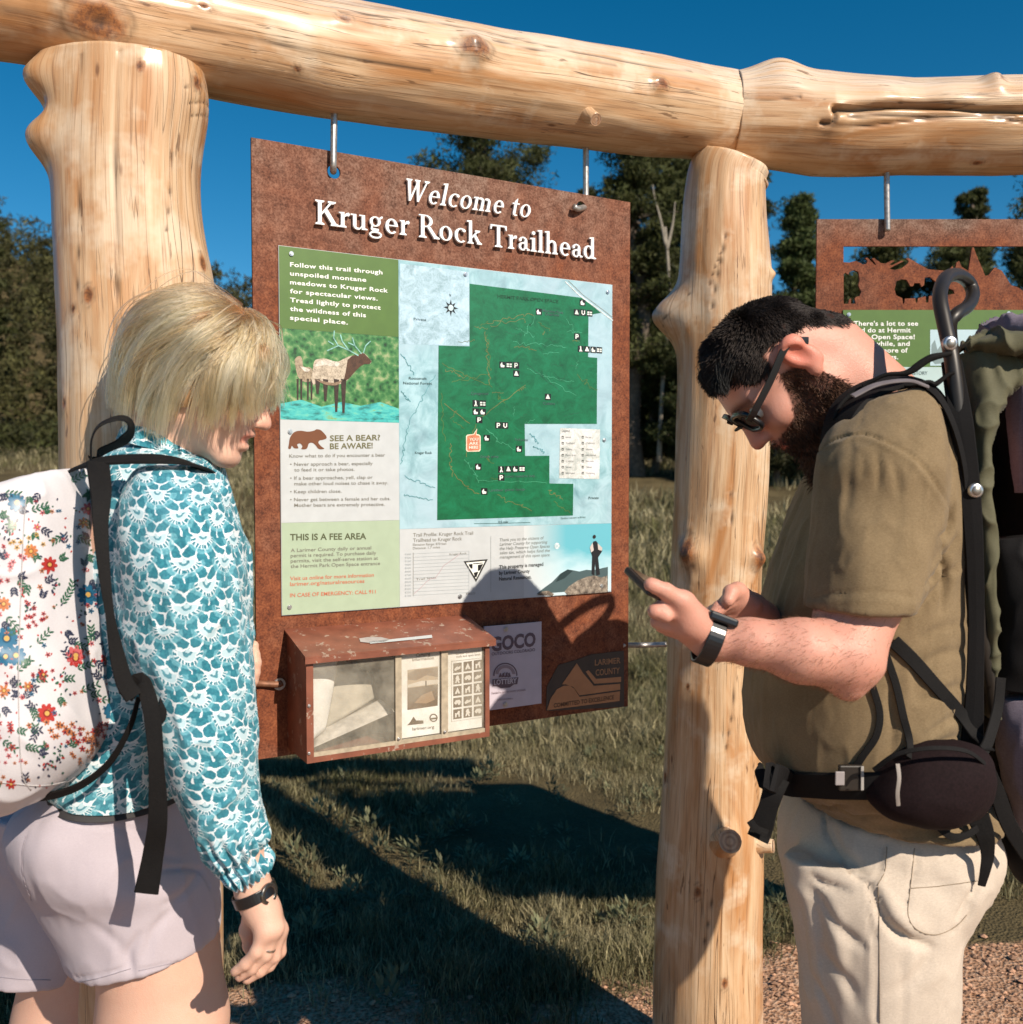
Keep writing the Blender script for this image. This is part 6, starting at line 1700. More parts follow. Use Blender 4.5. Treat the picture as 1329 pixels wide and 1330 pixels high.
# wrist watch
ax = nrm(P(905, 822, 1.21) - P(940, 835, 1.21))
def band(name, c, ax, r, w, th, mat, parent, flat=1.0, n=40):
    a = nrm(np.cross(ax, [0, 1, 0.1])); b = np.cross(ax, a); G = []
    for i, (o_, rr) in enumerate([(-w, r), (-w, r + th), (w, r + th), (w, r)]):
        G.append([c + ax * o_ / 2 + rr * (math.cos(t) * a * flat + math.sin(t) * b) for t in np.linspace(0, 2 * np.pi, n, endpoint=False)])
    G = np.array(G); f = []
    for i in range(4):
        for j in range(n): f.append([i * n + j, i * n + (j + 1) % n, ((i + 1) % 4) * n + (j + 1) % n, ((i + 1) % 4) * n + j])
    me = mesh_np(name, G.reshape(-1, 3), np.array(f), mat, smooth=False); o = put(name, me, parent)
    md = o.modifiers.new('bevel', 'BEVEL'); md.width = .0015; md.segments = 3; return o
wt = empty('watch', (0, 0, 0)); wt.parent = man
band('watch_strap', P(921, 829, 1.21), ax, .0315, .021, .0035, BK, wt)
cw = P(919, 829, 1.21) ; nw = nrm(np.array([.15, .2, 1]))
nw = nrm(nw - ax * (nw @ ax)); sw = np.cross(ax, nw)
box('watch_case', P(923, 829, 1.21) + (-sw if sw[1] > 0 else sw) * .020 + nw * .024, ax * .019, sw * .016, nrm(np.cross(ax, sw)) * .0055, BK, wt, .003)
# phone in the near hand
ph = empty('smartphone', P(880, 783, 1.21), label='black smartphone held in the bearded man\'s hands', cat='phone')
pa, pb_ = P(826, 753, 1.190), P(908, 793, 1.235)
e1 = nrm(pb_ - pa); e3 = nrm(np.cross(e1, [0.05, 1, 0.12])); e2 = np.cross(e3, e1)
if e3[2] < 0: e3 = -e3
c_ = (pa + pb_) / 2
box('phone_body', c_, e1 * np.linalg.norm(pb_ - pa) / 2, e2 * .035, e3 * .0048, BK, ph, .003)
box('screen', c_ + e3 * .0050, e1 * (np.linalg.norm(pb_ - pa) / 2 - .005), e2 * .031, e3 * .0004, simple('dark_glass', (.012, .013, .016), .06, var=.05), ph)

# ================================================================== THE WOMAN
YW = 1.42
pw = R(22)
hw = Head(P(263, 490, YW), (math.cos(pw), 0.10, -math.sin(pw)), (math.sin(pw), 0, math.cos(pw)), 0.955)
B = hw.prims(False, .0085)
B += [RC(hw.w(-.035, 0, -.05), P(208, 615, YW), .050, .056, .03), EL(P(185, 690, YW), (.085, .145, .10), k=.04), EL(P(180, 850, YW), (.08, .12, .15), k=.05), EL(P(160, 1110, YW), (.085, .11, .10), k=.03)]
B += limb([(235, 690, 1.275, .048), (245, 800, 1.265, .043), (255, 905, 1.25, .038)], .02) + limb([(255, 905, 1.25, .037), (295, 1030, 1.245, .033), (331, 1160, 1.245, .0225)], .02)
palm = [RC(P(330, 1160, 1.245), P(340, 1180, 1.243), .0225, .023, .012), RC(P(338, 1176, 1.238), P(356, 1205, 1.232), .018, .0140, .010), RC(P(341, 1178, 1.255), P(360, 1207, 1.256), .018, .0145, .010), RC(P(332, 1180, 1.240), P(345, 1210, 1.225), .0165, .0125, .010), EL(P(348, 1192, 1.244), (.017, .024, .026), k=.008)]
fing = [[(343, 1208, 1.224, .0098), (333, 1236, 1.219, .0081), (319, 1252, 1.220, .0073), (305, 1262, 1.222, .0062)],
        [(353, 1212, 1.234, .0100), (345, 1240, 1.230, .0083), (327, 1258, 1.230, .0075), (311, 1269, 1.232, .0064)],
        [(360, 1212, 1.247, .0100), (356, 1242, 1.246, .0083), (338, 1261, 1.246, .0075), (321, 1273, 1.247, .0064)],
        [(364, 1209, 1.262, .0094), (364, 1236, 1.264, .0077), (350, 1254, 1.264, .0075), (337, 1265, 1.264, .0060)]]
B += hand_prims(palm, fing, [(328, 1186, 1.252, .013), (322, 1208, 1.258, .0110), (325, 1228, 1.262, .0095), (329, 1241, 1.262, .0080)])
# left arm reaching forward beyond the body
B += limb([(235, 690, 1.57, .045), (262, 790, 1.60, .038), (285, 880, 1.62, .034)], .02) + limb([(285, 880, 1.62, .033), (305, 880, 1.60, .028), (318, 872, 1.585, .020)], .015)
palm = [RC(P(316, 872, 1.585), P(322, 862, 1.575), .020, .020, .01)]
fing = [[(322, 856, 1.560, .010), (330, 850, 1.552, .009), (331, 862, 1.548, .008), (330, 872, 1.546, .007)], [(323, 864, 1.560, .010), (331, 860, 1.550, .009), (331, 874, 1.546, .008), (329, 884, 1.545, .007)],
        [(322, 872, 1.562, .010), (329, 872, 1.553, .009), (329, 884, 1.549, .008), (326, 892, 1.549, .007)], [(320, 880, 1.566, .009), (326, 881, 1.558, .008), (325, 890, 1.554, .007), (322, 896, 1.554, .006)]]
B += hand_prims(palm, fing, [(320, 858, 1.575, .012), (323, 848, 1.566, .010), (328, 842, 1.56, .009), (330, 838, 1.556, .008)])
for x0_, y0_ in ((212, 1.40), (88, 1.55)):
    B += [RC(P(x0_ - (10 if y0_ < 1.5 else -20), 1165, y0_), P(x0_, 1330, y0_), .088, .0885 if y0_ < 1.5 else .080, .03), RC(P(x0_, 1330, y0_), P(x0_ + 12, 1520, y0_), .0885 if y0_ < 1.5 else .080, .058, .03), RC(P(x0_ + 12, 1520, y0_), P(x0_ - 5, 1900, y0_), .056, .034, .02),
          RC(P(x0_ - 5, 1905, y0_), P(x0_ + 70, 1930, y0_ + .02), .034, .026, .02)]
V, Fq = sdf_mesh(B, 0.0032)
V = relax(V, Fq, 1, .4)
col, q = tint(V, hw, False)
woman = put('person', mesh_np('person', V, Fq, MAT['skin_w'], col=col), label='blonde woman in a teal patterned top and pale shorts, wearing the floral backpack', cat='person', group='hikers at the trailhead board')
eyes(hw, woman)
wtree = bvh_np(V, Fq)
# teeth sliver
# ---- bobbed hair: locks that run over the skull and then hang
DN = np.array([0, 0, -1.0]); DNl = hw.B @ DN
def lock_path(al, be0, ln, lift, r_, k=16, sweep=0.0):
    """al azimuth in head frame, be0 polar start, ln total length (m)"""
    C = np.array([-.012, 0.0, .016]); rad = np.array([.102, .092, .093]) * lift
    pts = []; be = be0; al_ = al; step = ln / (k - 1); p = None; d = None
    for i in range(k):
        if be is not None:
            a_, b_, c_ = math.cos(al_) * math.sin(be), math.sin(al_) * math.sin(be), math.cos(be)
            dirn = np.array([a_ * .955 + c_ * .297, b_, -a_ * .297 + c_ * .955])
            q_ = C + rad * dirn
            nn = nrm(dirn / rad)
            if i > 0: d = nrm(q_ - p)
            p = q_; pts.append(p)
            g = DNl - nn * (DNl @ nn)
            # leave the skull where the hair would hang free
            if DNl @ nn > (-.42 if math.cos(al) < -.2 else -.12) and i > 2: be = None; continue
            al_ += sweep * step / .1; be += step / .10
        else:
            d = nrm(d * .88 + DNl * .15 + np.array([.010 - .03 * max(0, math.cos(al)), -np.sign(p[1]) * .055, 0]))
            # keep outside the jaw and neck
            p = p + d * step
            cyl = p.copy(); rr = math.hypot((p[0] + .0) / 1.05, p[1])
            if rr < .062: p[:2] = p[:2] * (.062 / max(rr, 1e-4))
            pts.append(p.copy())
    return np.array(pts)
def bob(n_locks, per, seed, rr=.0062):
    r_ = np.random.default_rng(seed); SS = []; CC = []
    for i in range(n_locks):
        al = r_.uniform(-math.pi, math.pi)
        front = max(0, math.cos(al)); side = abs(math.sin(al)); back = max(0, -math.cos(al))
        lift = r_.uniform(.90, 1.055) + .12 * front ** 2 + .07 * back
        be0 = r_.uniform(.0, .66) if i % 3 else r_.uniform(.0, .12)
        total = (.288 + .004 * back - .150 * front ** 1.3) * r_.uniform(.78, 1.05) - be0 * .085
        sw = (.45 * front * (1 if al < 0 else -.5) - .42 * side * (1 if al < 0 else -1)) * r_.uniform(.4, 1.3) * r_.uniform(.4, 1.2)
        base = lock_path(al, be0, total, lift, r_, 18, sw)
        offs = r_.normal(0, rr, (per, 3)); tipc = r_.uniform(.15, .5); t = np.linspace(0, 1, 18)
        wob = r_.normal(0, .0055, 3)
        spread = (1 - (1 - tipc) * t ** 1.5)[None, :, None] * (0.25 + 0.75 * np.minimum(1, t * 4))[None, :, None]
        L = base[None] + offs[:, None] * spread + wob[None, None] * np.sin(t * 5 + r_.uniform(0, 6))[None, :, None] + r_.normal(0, .0025, (per, 1, 3)) * (t ** 2)[None, :, None]
        cutl = r_.uniform(.86, 1.0, per)[:, None]
        tt = t[None] * cutl; idx = tt * 17; i0 = np.clip(idx.astype(int), 0, 16); fr = (idx - i0)[..., None]
        L = np.take_along_axis(L, i0[..., None].repeat(3, 2), 1) * (1 - fr) + np.take_along_axis(L, (i0 + 1)[..., None].repeat(3, 2), 1) * fr
        tone = r_.uniform(0, 1); tn = np.clip(tone + r_.normal(0, .16, (per, 1, 1)), 0, 1)
        blond = np.array([.56, .265, .100]) * (1 - tn) + np.array([.90, .56, .28]) * tn
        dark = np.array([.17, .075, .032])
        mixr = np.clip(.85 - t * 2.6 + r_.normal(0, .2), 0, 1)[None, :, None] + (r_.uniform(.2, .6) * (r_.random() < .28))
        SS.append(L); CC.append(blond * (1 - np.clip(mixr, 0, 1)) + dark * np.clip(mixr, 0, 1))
    return np.concatenate(SS), np.concatenate(CC)
Sl, Cl = bob(640, 34, 5)
Sf, Cf = bob(170, 3, 15, .016); Sl = np.concatenate([Sl, Sf]); Cl = np.concatenate([Cl, Cf])
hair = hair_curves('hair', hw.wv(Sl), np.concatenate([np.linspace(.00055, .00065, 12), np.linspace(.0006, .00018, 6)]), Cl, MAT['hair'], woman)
# under-layer that closes the hair mass
G = []
for a in np.linspace(-math.pi, math.pi, 72, endpoint=False):
    fr_ = max(0, math.cos(a)); bk = max(0, -math.cos(a))
    G.append(lock_path(a, .02, (.222 + .005 * bk - .145 * fr_ ** 1.2), .93 + .10 * fr_ ** 2, None, 26))
G = np.transpose(np.array(G), (1, 0, 2)); Su = Surf(hw.wv(G)); Su.displace(.002 * fbm(hw.wv(G) * 60, 4, 2))
put('hair_cap', Su.mesh('hair_cap', simple('under_hair', (.26, .14, .06), .6, var=.35, scale=90), caps=False), woman)

# ---- patterned top
def shirt_material():
    m = M('teal_block_print_cotton'); uv = m.tc('UV')
    wob_ = m.noise(uv, 34, 3, .6, color=True)
    wx, wy, wz = m.xyz(wob_); ux, uy, _ = m.xyz(uv)
    u = m.m('ADD', ux, m.m('MULTIPLY', m.m('SUBTRACT', wx, .5), .022)); v = m.m('ADD', uy, m.m('MULTIPLY', m.m('SUBTRACT', wy, .5), .022))
    w, h, Rr = .056, .0285, .0372
    row0 = m.m('FLOOR', m.m('DIVIDE', v, h))
    res = None
    layers = []
    for k in (2, 1, 0):          # later ones lie on top
        r_ = m.m('ADD', row0, float(k))
        dy = m.m('SUBTRACT', m.m('MULTIPLY', m.m('ADD', r_, 0.0), h), v)      # centre below the point (v runs down the body)
        half = m.m('MULTIPLY', m.m('MODULO', m.m('ABSOLUTE', r_), 2.0), .5)
        fx = m.m('SUBTRACT', m.m('FRACT', m.m('ADD', m.m('DIVIDE', u, w), m.m('ADD', half, 100.0))), .5)
        dx = m.m('MULTIPLY', fx, w)
        d = m.m('SQRT', m.m('ADD', m.m('MULTIPLY', dx, dx), m.m('MULTIPLY', dy, dy)))
        ang = m.m('ARCTAN2', dx, dy)
        layers.append((m.m('LESS_THAN', d, Rr), m.m('DIVIDE', d, Rr), ang))
    D_, A_, I_ = layers[0][1], layers[0][2], layers[0][0]
    for ins_, d, a in layers[1:]:
        D_ = m.m('ADD', m.m('MULTIPLY', d, ins_), m.m('MULTIPLY', D_, m.m('SUBTRACT', 1.0, ins_)))
        A_ = m.m('ADD', m.m('MULTIPLY', a, ins_), m.m('MULTIPLY', A_, m.m('SUBTRACT', 1.0, ins_)))
    spoke = m.m('ABSOLUTE', m.m('SUBTRACT', m.m('FRACT', m.m('ADD', m.m('MULTIPLY', A_, 1.75), 10.5)), .5))     # 0 mid petal .. .5 edge
    spoke2 = m.m('ABSOLUTE', m.m('SUBTRACT', m.m('FRACT', m.m('ADD', m.m('MULTIPLY', A_, 3.3), 10.5)), .5))
    ns = m.noise(uv, 260, 3, .6)
    teal = m.mix(m.ramp(ns, [(.35, 0.), (.65, 1.)]), (.020, .135, .195), (.035, .22, .28))
    white = (.66, .72, .76); mid = (.16, .42, .50)
    petal_in = m.m('MULTIPLY', m.m('LESS_THAN', spoke, .42), m.m('MULTIPLY', m.m('GREATER_THAN', D_, .47), m.m('LESS_THAN', m.m('ADD', D_, m.m('MULTIPLY', m.m('MULTIPLY', spoke, spoke), .9)), .93)))
    ring2 = m.m('MULTIPLY', m.m('LESS_THAN', spoke2, .30), m.m('MULTIPLY', m.m('GREATER_THAN', D_, .33), m.m('LESS_THAN', D_, .45)))
    core = m.m('MULTIPLY', m.m('LESS_THAN', D_, .17), m.m('GREATER_THAN', D_, .08))
    halo = m.m('MULTIPLY', m.m('GREATER_THAN', D_, .44), m.m('LESS_THAN', D_, .60))
    c = m.mix(petal_in, white, teal)
    c = m.mix(m.m('MULTIPLY', halo, m.m('MULTIPLY', m.ramp(ns, [(.3, .3), (.6, 1.0)]), .75)), c, mid)
    c = m.mix(m.m('MULTIPLY', m.m('LESS_THAN', D_, .3), .45), c, mid)
    c = m.mix(ring2, c, teal); c = m.mix(m.m('MULTIPLY', core, .9), c, teal)
    big = m.noise(uv, 12, 3)
    c = m.mix(m.m('MULTIPLY', m.ramp(big, [(.45, 0.), (.7, 1.)]), .25), c, (.22, .48, .58))
    fine = m.noise(uv, 1500, 2, .6)
    m.set(color=c, rough=.85, sheen=.1, spec=.2); m.bump(m.m('ADD', fine, m.m('MULTIPLY', m.noise(uv, 300, 2), .8)), .22, .0006)
    return m.mat
MAT['shirt'] = shirt_material()
def folds(S, amp, freq, seed, ridge=0):
    q_ = np.concatenate([S.G, ], -1)
    d = amp * fbm(q_ * np.array(freq), seed, 3)
    if ridge: d = d + ridge * ((1 - np.abs(fbm(q_ * np.array(freq) * .8, seed + 5, 2)) * 2) ** 3)
    return d
ws = loft([((176, 552), (252, 582), YW, .058), ((168, 575), (268, 592), YW, .066), ((135, 592), (285, 604), YW, .105), ((112, 618), (296, 628), YW, .140), ((104, 660), (300, 668), YW, .150), ((102, 750), (298, 760), YW, .150), ((96, 900), (285, 900), YW, .145), ((80, 960), (268, 960), YW, .148), ((62, 990), (262, 1006), YW, .152), ((66, 1000), (258, 1021), YW, .152)], 200, 140)
ws.displace(folds(ws, .006, (18, 18, 9), 3, .0025) * smoothstep(0, .08, ws.V))
shirt = put('blouse', ws.mesh('blouse', MAT['shirt'], caps=False), woman)
sl = loft([((205, 590), (262, 598), 1.34, .040), ((178, 612), (290, 625), 1.30, .070), ((160, 650), (309, 662), 1.275, .086), ((154, 710), (321, 720), 1.26, .090), ((158, 780), (325, 790), 1.255, .088), ((171, 850), (328, 860), 1.25, .082), ((190, 920), (331, 925), 1.248, .076), ((212, 990), (334, 985), 1.246, .068),
           ((236, 1050), (338, 1035), 1.246, .058), ((262, 1100), (346, 1068), 1.246, .050), ((278, 1124), (350, 1086), 1.246, .044), ((284, 1132), (340, 1100), 1.246, .036), ((290, 1140), (350, 1112), 1.246, .040), ((294, 1144), (352, 1118), 1.246, .039), ((303, 1150), (348, 1131), 1.246, .032)], 330, 180)
dd = (folds(sl, .007, (16, 16, 10), 8, .003) + .0045 * (1 - np.abs(fbm(sl.G @ np.array([[20, 0, 5], [0, 20, 0], [-9, 0, 9.0]]).T, 12, 2)) * 2.2) ** 3) * smoothstep(0, .06, sl.V)
low = smoothstep(.46, .53, sl.V / sl.V.max() * .6)
dd = dd + low * .0045 * np.sin(np.linspace(0, 2 * np.pi, 180, endpoint=False)[None] * 19 + 3 * fbm(sl.G * 30, 3, 2)) * smoothstep(.5, .56, sl.V / sl.V.max() * .6)
sl.displace(dd)
put('sleeve', sl.mesh('sleeve', MAT['shirt'], caps=False), woman)
collar = loft([((150, 568), (268, 596), YW, .070), ((160, 552), (262, 585), YW, .064), ((176, 545), (252, 575), YW, .056)], 24, 90)
collar.displace(.003 * fbm(collar.G * 40, 2, 2))
put('collar', collar.mesh('collar', MAT['shirt'], caps=False), woman)
# far sleeve
fs = loft([((200, 640), (280, 650), 1.57, .05), ((225, 760), (300, 765), 1.60, .055), ((250, 860), (318, 850), 1.62, .05), ((280, 900), (326, 868), 1.61, .035), ((300, 893), (322, 862), 1.595, .026)], 60, 60)
put('sleeve', fs.mesh('sleeve', MAT['shirt'], caps=False), woman)
# shorts
near = loft([((70, 1000), (250, 1020), YW, .150), ((15, 1040), (256, 1055), YW - .005, .160), ((8, 1080), (266, 1085), YW - .01, .156), ((22, 1115), (277, 1120), YW - .02, .138), ((40, 1148), (284, 1150), 1.40, .120), ((56, 1182), (287, 1178), 1.40, .112), ((72, 1216), (288, 1200), 1.40, .107), ((84, 1247), (288, 1213), 1.40, .105)], 90, 96)
far = loft([((-20, 1040), (180, 1050), 1.50, .10), ((-24, 1090), (184, 1090), 1.52, .10), ((-20, 1150), (172, 1150), 1.53, .09), ((-20, 1205), (150, 1215), 1.53, .088), ((-22, 1250), (128, 1258), 1.53, .088)], 60, 80)
sh = Cloth([near, far], .0042, 3)
sh.noise((16, 16, 8), .003, 9); sh.noise((14, 14, 9), .0032, 49, ridge=True); sh.noise((50, 50, 20), .0010, 10)
sh.carve([([(34, 1085), (28, 1110), (30, 1140), (40, 1170)], .0016, -.0015, 0), ([(210, 1130), (240, 1128), (262, 1132), (272, 1150)], .004, -.006), ([(172, 1268), (168, 1240), (180, 1215)], .006, -.005), ([(180, 1262), (230, 1250), (285, 1232)], .0016, -.002, 0),
          ([(98, 1270), (130, 1266), (165, 1256)], .0016, -.002, 0), ([(60, 1060), (120, 1072), (200, 1080)], .003, -.002), ([(225, 1180), (200, 1210), (190, 1240)], .008, -.004), ([(262, 1130), (240, 1160), (215, 1175)], .006, -.004), ([(120, 1200), (150, 1225), (165, 1250)], .008, -.003), ([(200, 1090), (215, 1110), (240, 1115)], .006, -.003)])
MAT['shorts'] = fabric('pale_lavender_grey_cotton', (0.40, 0.355, 0.40), (0.54, 0.485, 0.53), 900, .85, .3, .08, .12, 9)
sh_o = put('shorts', sh.mesh('shorts', MAT['shorts']), woman)
for pl in ([(34, 1085), (29, 1110), (31, 1140), (41, 1170)], [(180, 1261), (230, 1249), (286, 1231)], [(99, 1276), (130, 1270), (170, 1258)], [(-10, 1268), (30, 1272), (66, 1273)]): seam(sh.bvh(), pl, woman, .0005, simple('pale_thread', (.30, .27, .31), .8))
waist = loft([((63, 1000), (256, 1018), YW, .150), ((61, 1008), (258, 1028), YW, .158)], 12, 80)
put('waist_shadow_band', waist.mesh('waist_shadow_band', simple('waist_shadow_dark', (.03, .028, .03), .8)), woman)  # dark band stands in for the shadow line between blouse and shorts
# watch and ring
axw = nrm(P(335, 1172, 1.244) - P(326, 1150, 1.245))
ww = empty('watch', (0, 0, 0)); ww.parent = woman
band('watch_strap', P(331, 1161, 1.245), axw, .0268, .015, .0025, BK, ww)
band('watch_case', P(331, 1161, 1.245) + np.array([.022, -.014, .006]), nrm(np.array([.85, -.5, .1])), .0085, .005, .0055, simple('gunmetal', (.18, .17, .16), .25, .9), ww)
rg = nrm(P(333, 1236, 1.219) - P(343, 1208, 1.224))
band('ring', P(347.5, 1232, 1.2315), nrm(P(345, 1240, 1.23) - P(353, 1212, 1.234)), .0098, .003, .0010, simple('silver', (.7, .68, .64), .2, 1.0), woman)
for y in (1.40, 1.56):
    x_ = P(207 if y < 1.5 else 82, 1900, y)[0]
    sv, sf = sdf_mesh([RC([x_ - .03, y, .05], [x_ + .09, y + .02, .042], .040, .034, .02), RC([x_ + .09, y + .02, .042], [x_ + .14, y + .02, .034], .034, .028, .02), RC([x_, y, .05], [x_ - .01, y, .11], .042, .04, .02)], .008)
    put('shoe', mesh_np('shoe', sv, sf, SH), woman)

# ================================================================== FLORAL BACKPACK
fp_ = empty('backpack', P(40, 820, 1.33), label='white backpack printed with small red, blue and orange flowers, on the blonde woman\'s back', cat='backpack', group='backpacks worn by the hikers')
MAT['canvas'] = fabric('white_cotton_canvas', (0.54, 0.52, 0.55), (0.68, 0.66, 0.69), 800, .85, .3, .05, .2, 14)
MAT['web'] = fabric('black_webbing', (.003, .003, .0035), (.011, .010, .010), 700, .8, .5, 0, .5)
pk_ = loft([((-30, 645), (112, 606), 1.300, .085), ((-70, 668), (127, 612), 1.295, .115), ((-88, 720), (137, 680), 1.285, .135), ((-96, 800), (149, 785), 1.280, .145), ((-98, 880), (163, 872), 1.280, .150), ((-92, 945), (166, 938), 1.280, .150), ((-76, 995), (146, 985), 1.285, .140), ((-45, 1024), (100, 1020), 1.295, .115), ((-20, 1033), (60, 1032), 1.300, .09)], 180, 200, .78)
fd = .007 * fbm(pk_.G * np.array([11, 11, 5]), 21, 3) + .0035 * (1 - np.abs(fbm(pk_.G * np.array([16, 12, 5]) + pk_.G[..., [2]] * 6, 23, 2)) * 2.4) ** 3 * smoothstep(0, .04, pk_.V)
pk_.displace(fd)
pk_me = pk_.mesh('bag_body', MAT['canvas']); bag_o = put('bag_body', pk_me, fp_)
pt_ = bvh(pk_me)
class Decal(Bag):
    def __init__(s, tree): super().__init__(); s.tree = tree; s.ok = True
    def shape(s, pts, col, lay=0):
        V = []
        for a, b in pts:
            h_, n_ = hit(s.tree, a, b)
            if h_ is None: return
            V.append(h_ + n_ * (.0007 + .00018 * lay))
        c = np.mean(V, 0); n = len(V)
        h_, n_ = hit(s.tree, *np.mean(pts, 0))
        if h_ is None: return
        V.append(h_ + n_ * (.0007 + .00018 * lay))
        s.add(np.array(V), [[n, i, (i + 1) % n] for i in range(n)], col)
def ell(cx, cy, a, b, ang, n=8): return [(cx + a * math.cos(t) * math.cos(ang) - b * math.sin(t) * math.sin(ang), cy + a * math.cos(t) * math.sin(ang) + b * math.sin(t) * math.cos(ang)) for t in np.linspace(0, 2 * math.pi, n, endpoint=False)]
RED, BLU, ORG_, PNK, GRN, NVY, YEL = (.42, .035, .03), (.02, .13, .24), (.50, .17, .06), (.55, .12, .13), (.03, .11, .06), (.03, .035, .07), (.6, .36, .10)
dc = Decal(pt_); rd = random.Random(11)
def flower(x, y, r, col, n=8, heart=YEL):
    a0 = rd.uniform(0, 1)
    for i in range(n):
        a = a0 + 2 * math.pi * i / n; dc.shape(ell(x + r * .62 * math.cos(a), y + r * .62 * math.sin(a), r * .42, r * .25, a), col, 0)
    dc.shape(ell(x, y, r * .42, r * .42, 0), tuple(c * .55 for c in col), 1); dc.shape(ell(x, y, r * .25, r * .25, 0), heart, 2)
def leafy(x, y, ln, ang, col=GRN, k=4):
    for i in range(k):
        t = (i + .5) / k; cx, cy = x + ln * t * math.cos(ang), y + ln * t * math.sin(ang)
        for sg in (-1, 1): dc.shape(ell(cx + 3 * math.cos(ang + sg * 1.2), cy + 3 * math.sin(ang + sg * 1.2), 3.6, 1.3, ang + sg * .7, 6), col, 0)
    dc.shape(ell(x + ln / 2 * math.cos(ang), y + ln / 2 * math.sin(ang), ln / 2, .5, ang, 6), col, 0)
def za(x, y): return x * .3984, 370 + y * .3985
def zb_(x, y): return x * .361, 850 + y * .361
big = [(za(55, 710), 12, BLU, 10), (za(285, 1010), 14, BLU, 10), (za(160, 912), 10.5, RED, 8), (za(22, 1152), 15, BLU, 10), (za(52, 1208), 13, BLU, 10), (za(100, 868), 9, ORG_, 9), (za(245, 1208), 13, PNK, 8), (za(285, 730), 8, PNK, 7), (za(270, 775), 7, ORG_, 6),
       (zb_(168, 212), 13, RED, 9), (zb_(405, 205), 12, BLU, 11), (zb_(155, 72), 7, RED, 6), (zb_(20, 8), 12, BLU, 9), (za(120, 790), 5, PNK, 6), (za(345, 1220), 8, RED, 6), (za(12, 1040), 9, ORG_, 8), (zb_(100, 115), 7, ORG_, 6), (zb_(15, 130), 8, ORG_, 6), (zb_(270, 15), 11, RED, 8), (zb_(390, 15), 7, RED, 5), (zb_(40, 465), 7, RED, 7)]
for (x, y), r, c, n in big: flower(x, y, r, c, n)
for c_, n_, sx, sy, col, rr in [(zb_(330, 330), 30, 16, 30, ORG_, 3.4), (zb_(240, 280), 14, 22, 9, ORG_, 4.0), (zb_(20, 270), 9, 14, 20, RED, 4.5), (za(110, 1080), 12, 12, 18, RED, 3.2), (za(30, 950), 12, 14, 24, PNK, 3.6), (za(85, 840), 8, 14, 8, YEL, 3.4), (zb_(370, 260), 8, 12, 14, RED, 4.2), (zb_(290, 290), 9, 18, 18, RED, 4.0), (za(130, 1270), 8, 12, 6, RED, 3.4)]:
    for i in range(n_): flower(c_[0] + rd.gauss(0, sx * .6), c_[1] + rd.gauss(0, sy * .6), rr * rd.uniform(.8, 1.2), col, 5, NVY)
for c_, n_, sx, sy in [(zb_(180, 400), 26, 14, 16), (za(40, 800), 22, 16, 12), (za(180, 990), 14, 10, 20), (za(90, 1050), 14, 12, 20), (zb_(220, 110), 18, 14, 16), (za(270, 1080), 10, 10, 10), (za(60, 1310), 12, 16, 6), (zb_(215, 350), 10, 8, 10)]:
    for i in range(n_):
        x, y = c_[0] + rd.gauss(0, sx * .6), c_[1] + rd.gauss(0, sy * .6); dc.shape(ell(x, y, rd.uniform(1.6, 2.6), rd.uniform(1.1, 1.6), rd.uniform(0, 3), 6), rd.choice([NVY, GRN, NVY, RED]), 0)
for (x, y), ln, a in [(za(100, 735), 24, -.3), (za(230, 640), 22, -.5), (za(250, 820), 20, .4), (za(20, 1080), 28, .8), (za(120, 1170), 26, -.8), (za(250, 1250), 22, -.3), (zb_(290, 130), 26, -.35), (zb_(115, 190), 16, 1.2), (zb_(360, 160), 30, .15), (za(240, 1170), 18, .3), (zb_(10, 310), 22, .6), (za(200, 1040), 20, -1.0), (za(60, 960), 18, 1.0), (zb_(60, 60), 26, -.7), (zb_(90, 330), 18, .2), (za(15, 680), 22, .1)]: leafy(x, y, ln, a)
for i in range(480):
    x, y = rd.uniform(-92, 168), rd.uniform(640, 1025)
    k = rd.random()
    if k < .30: flower(x, y, rd.uniform(2.4, 4.2), rd.choice([RED, ORG_, PNK, BLU]), 5, NVY)
    elif k < .55: leafy(x, y, rd.uniform(8, 16), rd.uniform(-3, 3), rd.choice([GRN, NVY]), 3)
    else: dc.shape(ell(x, y, rd.uniform(1.2, 2.2), 1.1, rd.uniform(0, 3), 6), rd.choice([NVY, GRN, RED]), 0)
dc.build('flower_print', MAT['print'], bag_o, smooth=True)
for pl in ([(34, 640), (30, 700), (26, 800), (24, 900), (28, 1000), (40, 1026)], [(0, 1016), (60, 1020), (110, 1004), (150, 968)], [(60, 1030), (110, 1016), (150, 985), (166, 945)]): seam(pt_, pl, bag_o, .0007, simple('seam_thread', (.45, .43, .43), .8))
sf_ = nrm(np.array([.25, -1, .25]))
def onto(tree, pts, lift, fallY=None):
    L, Nn = [], []
    for q in pts:
        h_, n_ = hit(tree, q[0], q[1])
        if len(q) > 2 or h_ is None: L.append(P(q[0], q[1], q[2] if len(q) > 2 else fallY)); Nn.append(sf_)
        else: L.append(h_ + n_ * lift); Nn.append(n_)
    Nn = np.array(Nn)
    for _ in range(3): Nn[1:-1] = nrm(Nn[:-2] + Nn[1:-1] * 2 + Nn[2:])
    return L, nrm(Nn)
strap('shoulder_strap', [P(127, 602, 1.225), P(131, 640, 1.180), P(131, 690, 1.160), P(138, 765, 1.150), P(149, 835, 1.150), P(161, 884, 1.155), P(174, 905, 1.160)], (0.55, -1, .1), [.028, .026, .018, .014, .010, .018, .022], .004, MAT['web'], fp_, 60)
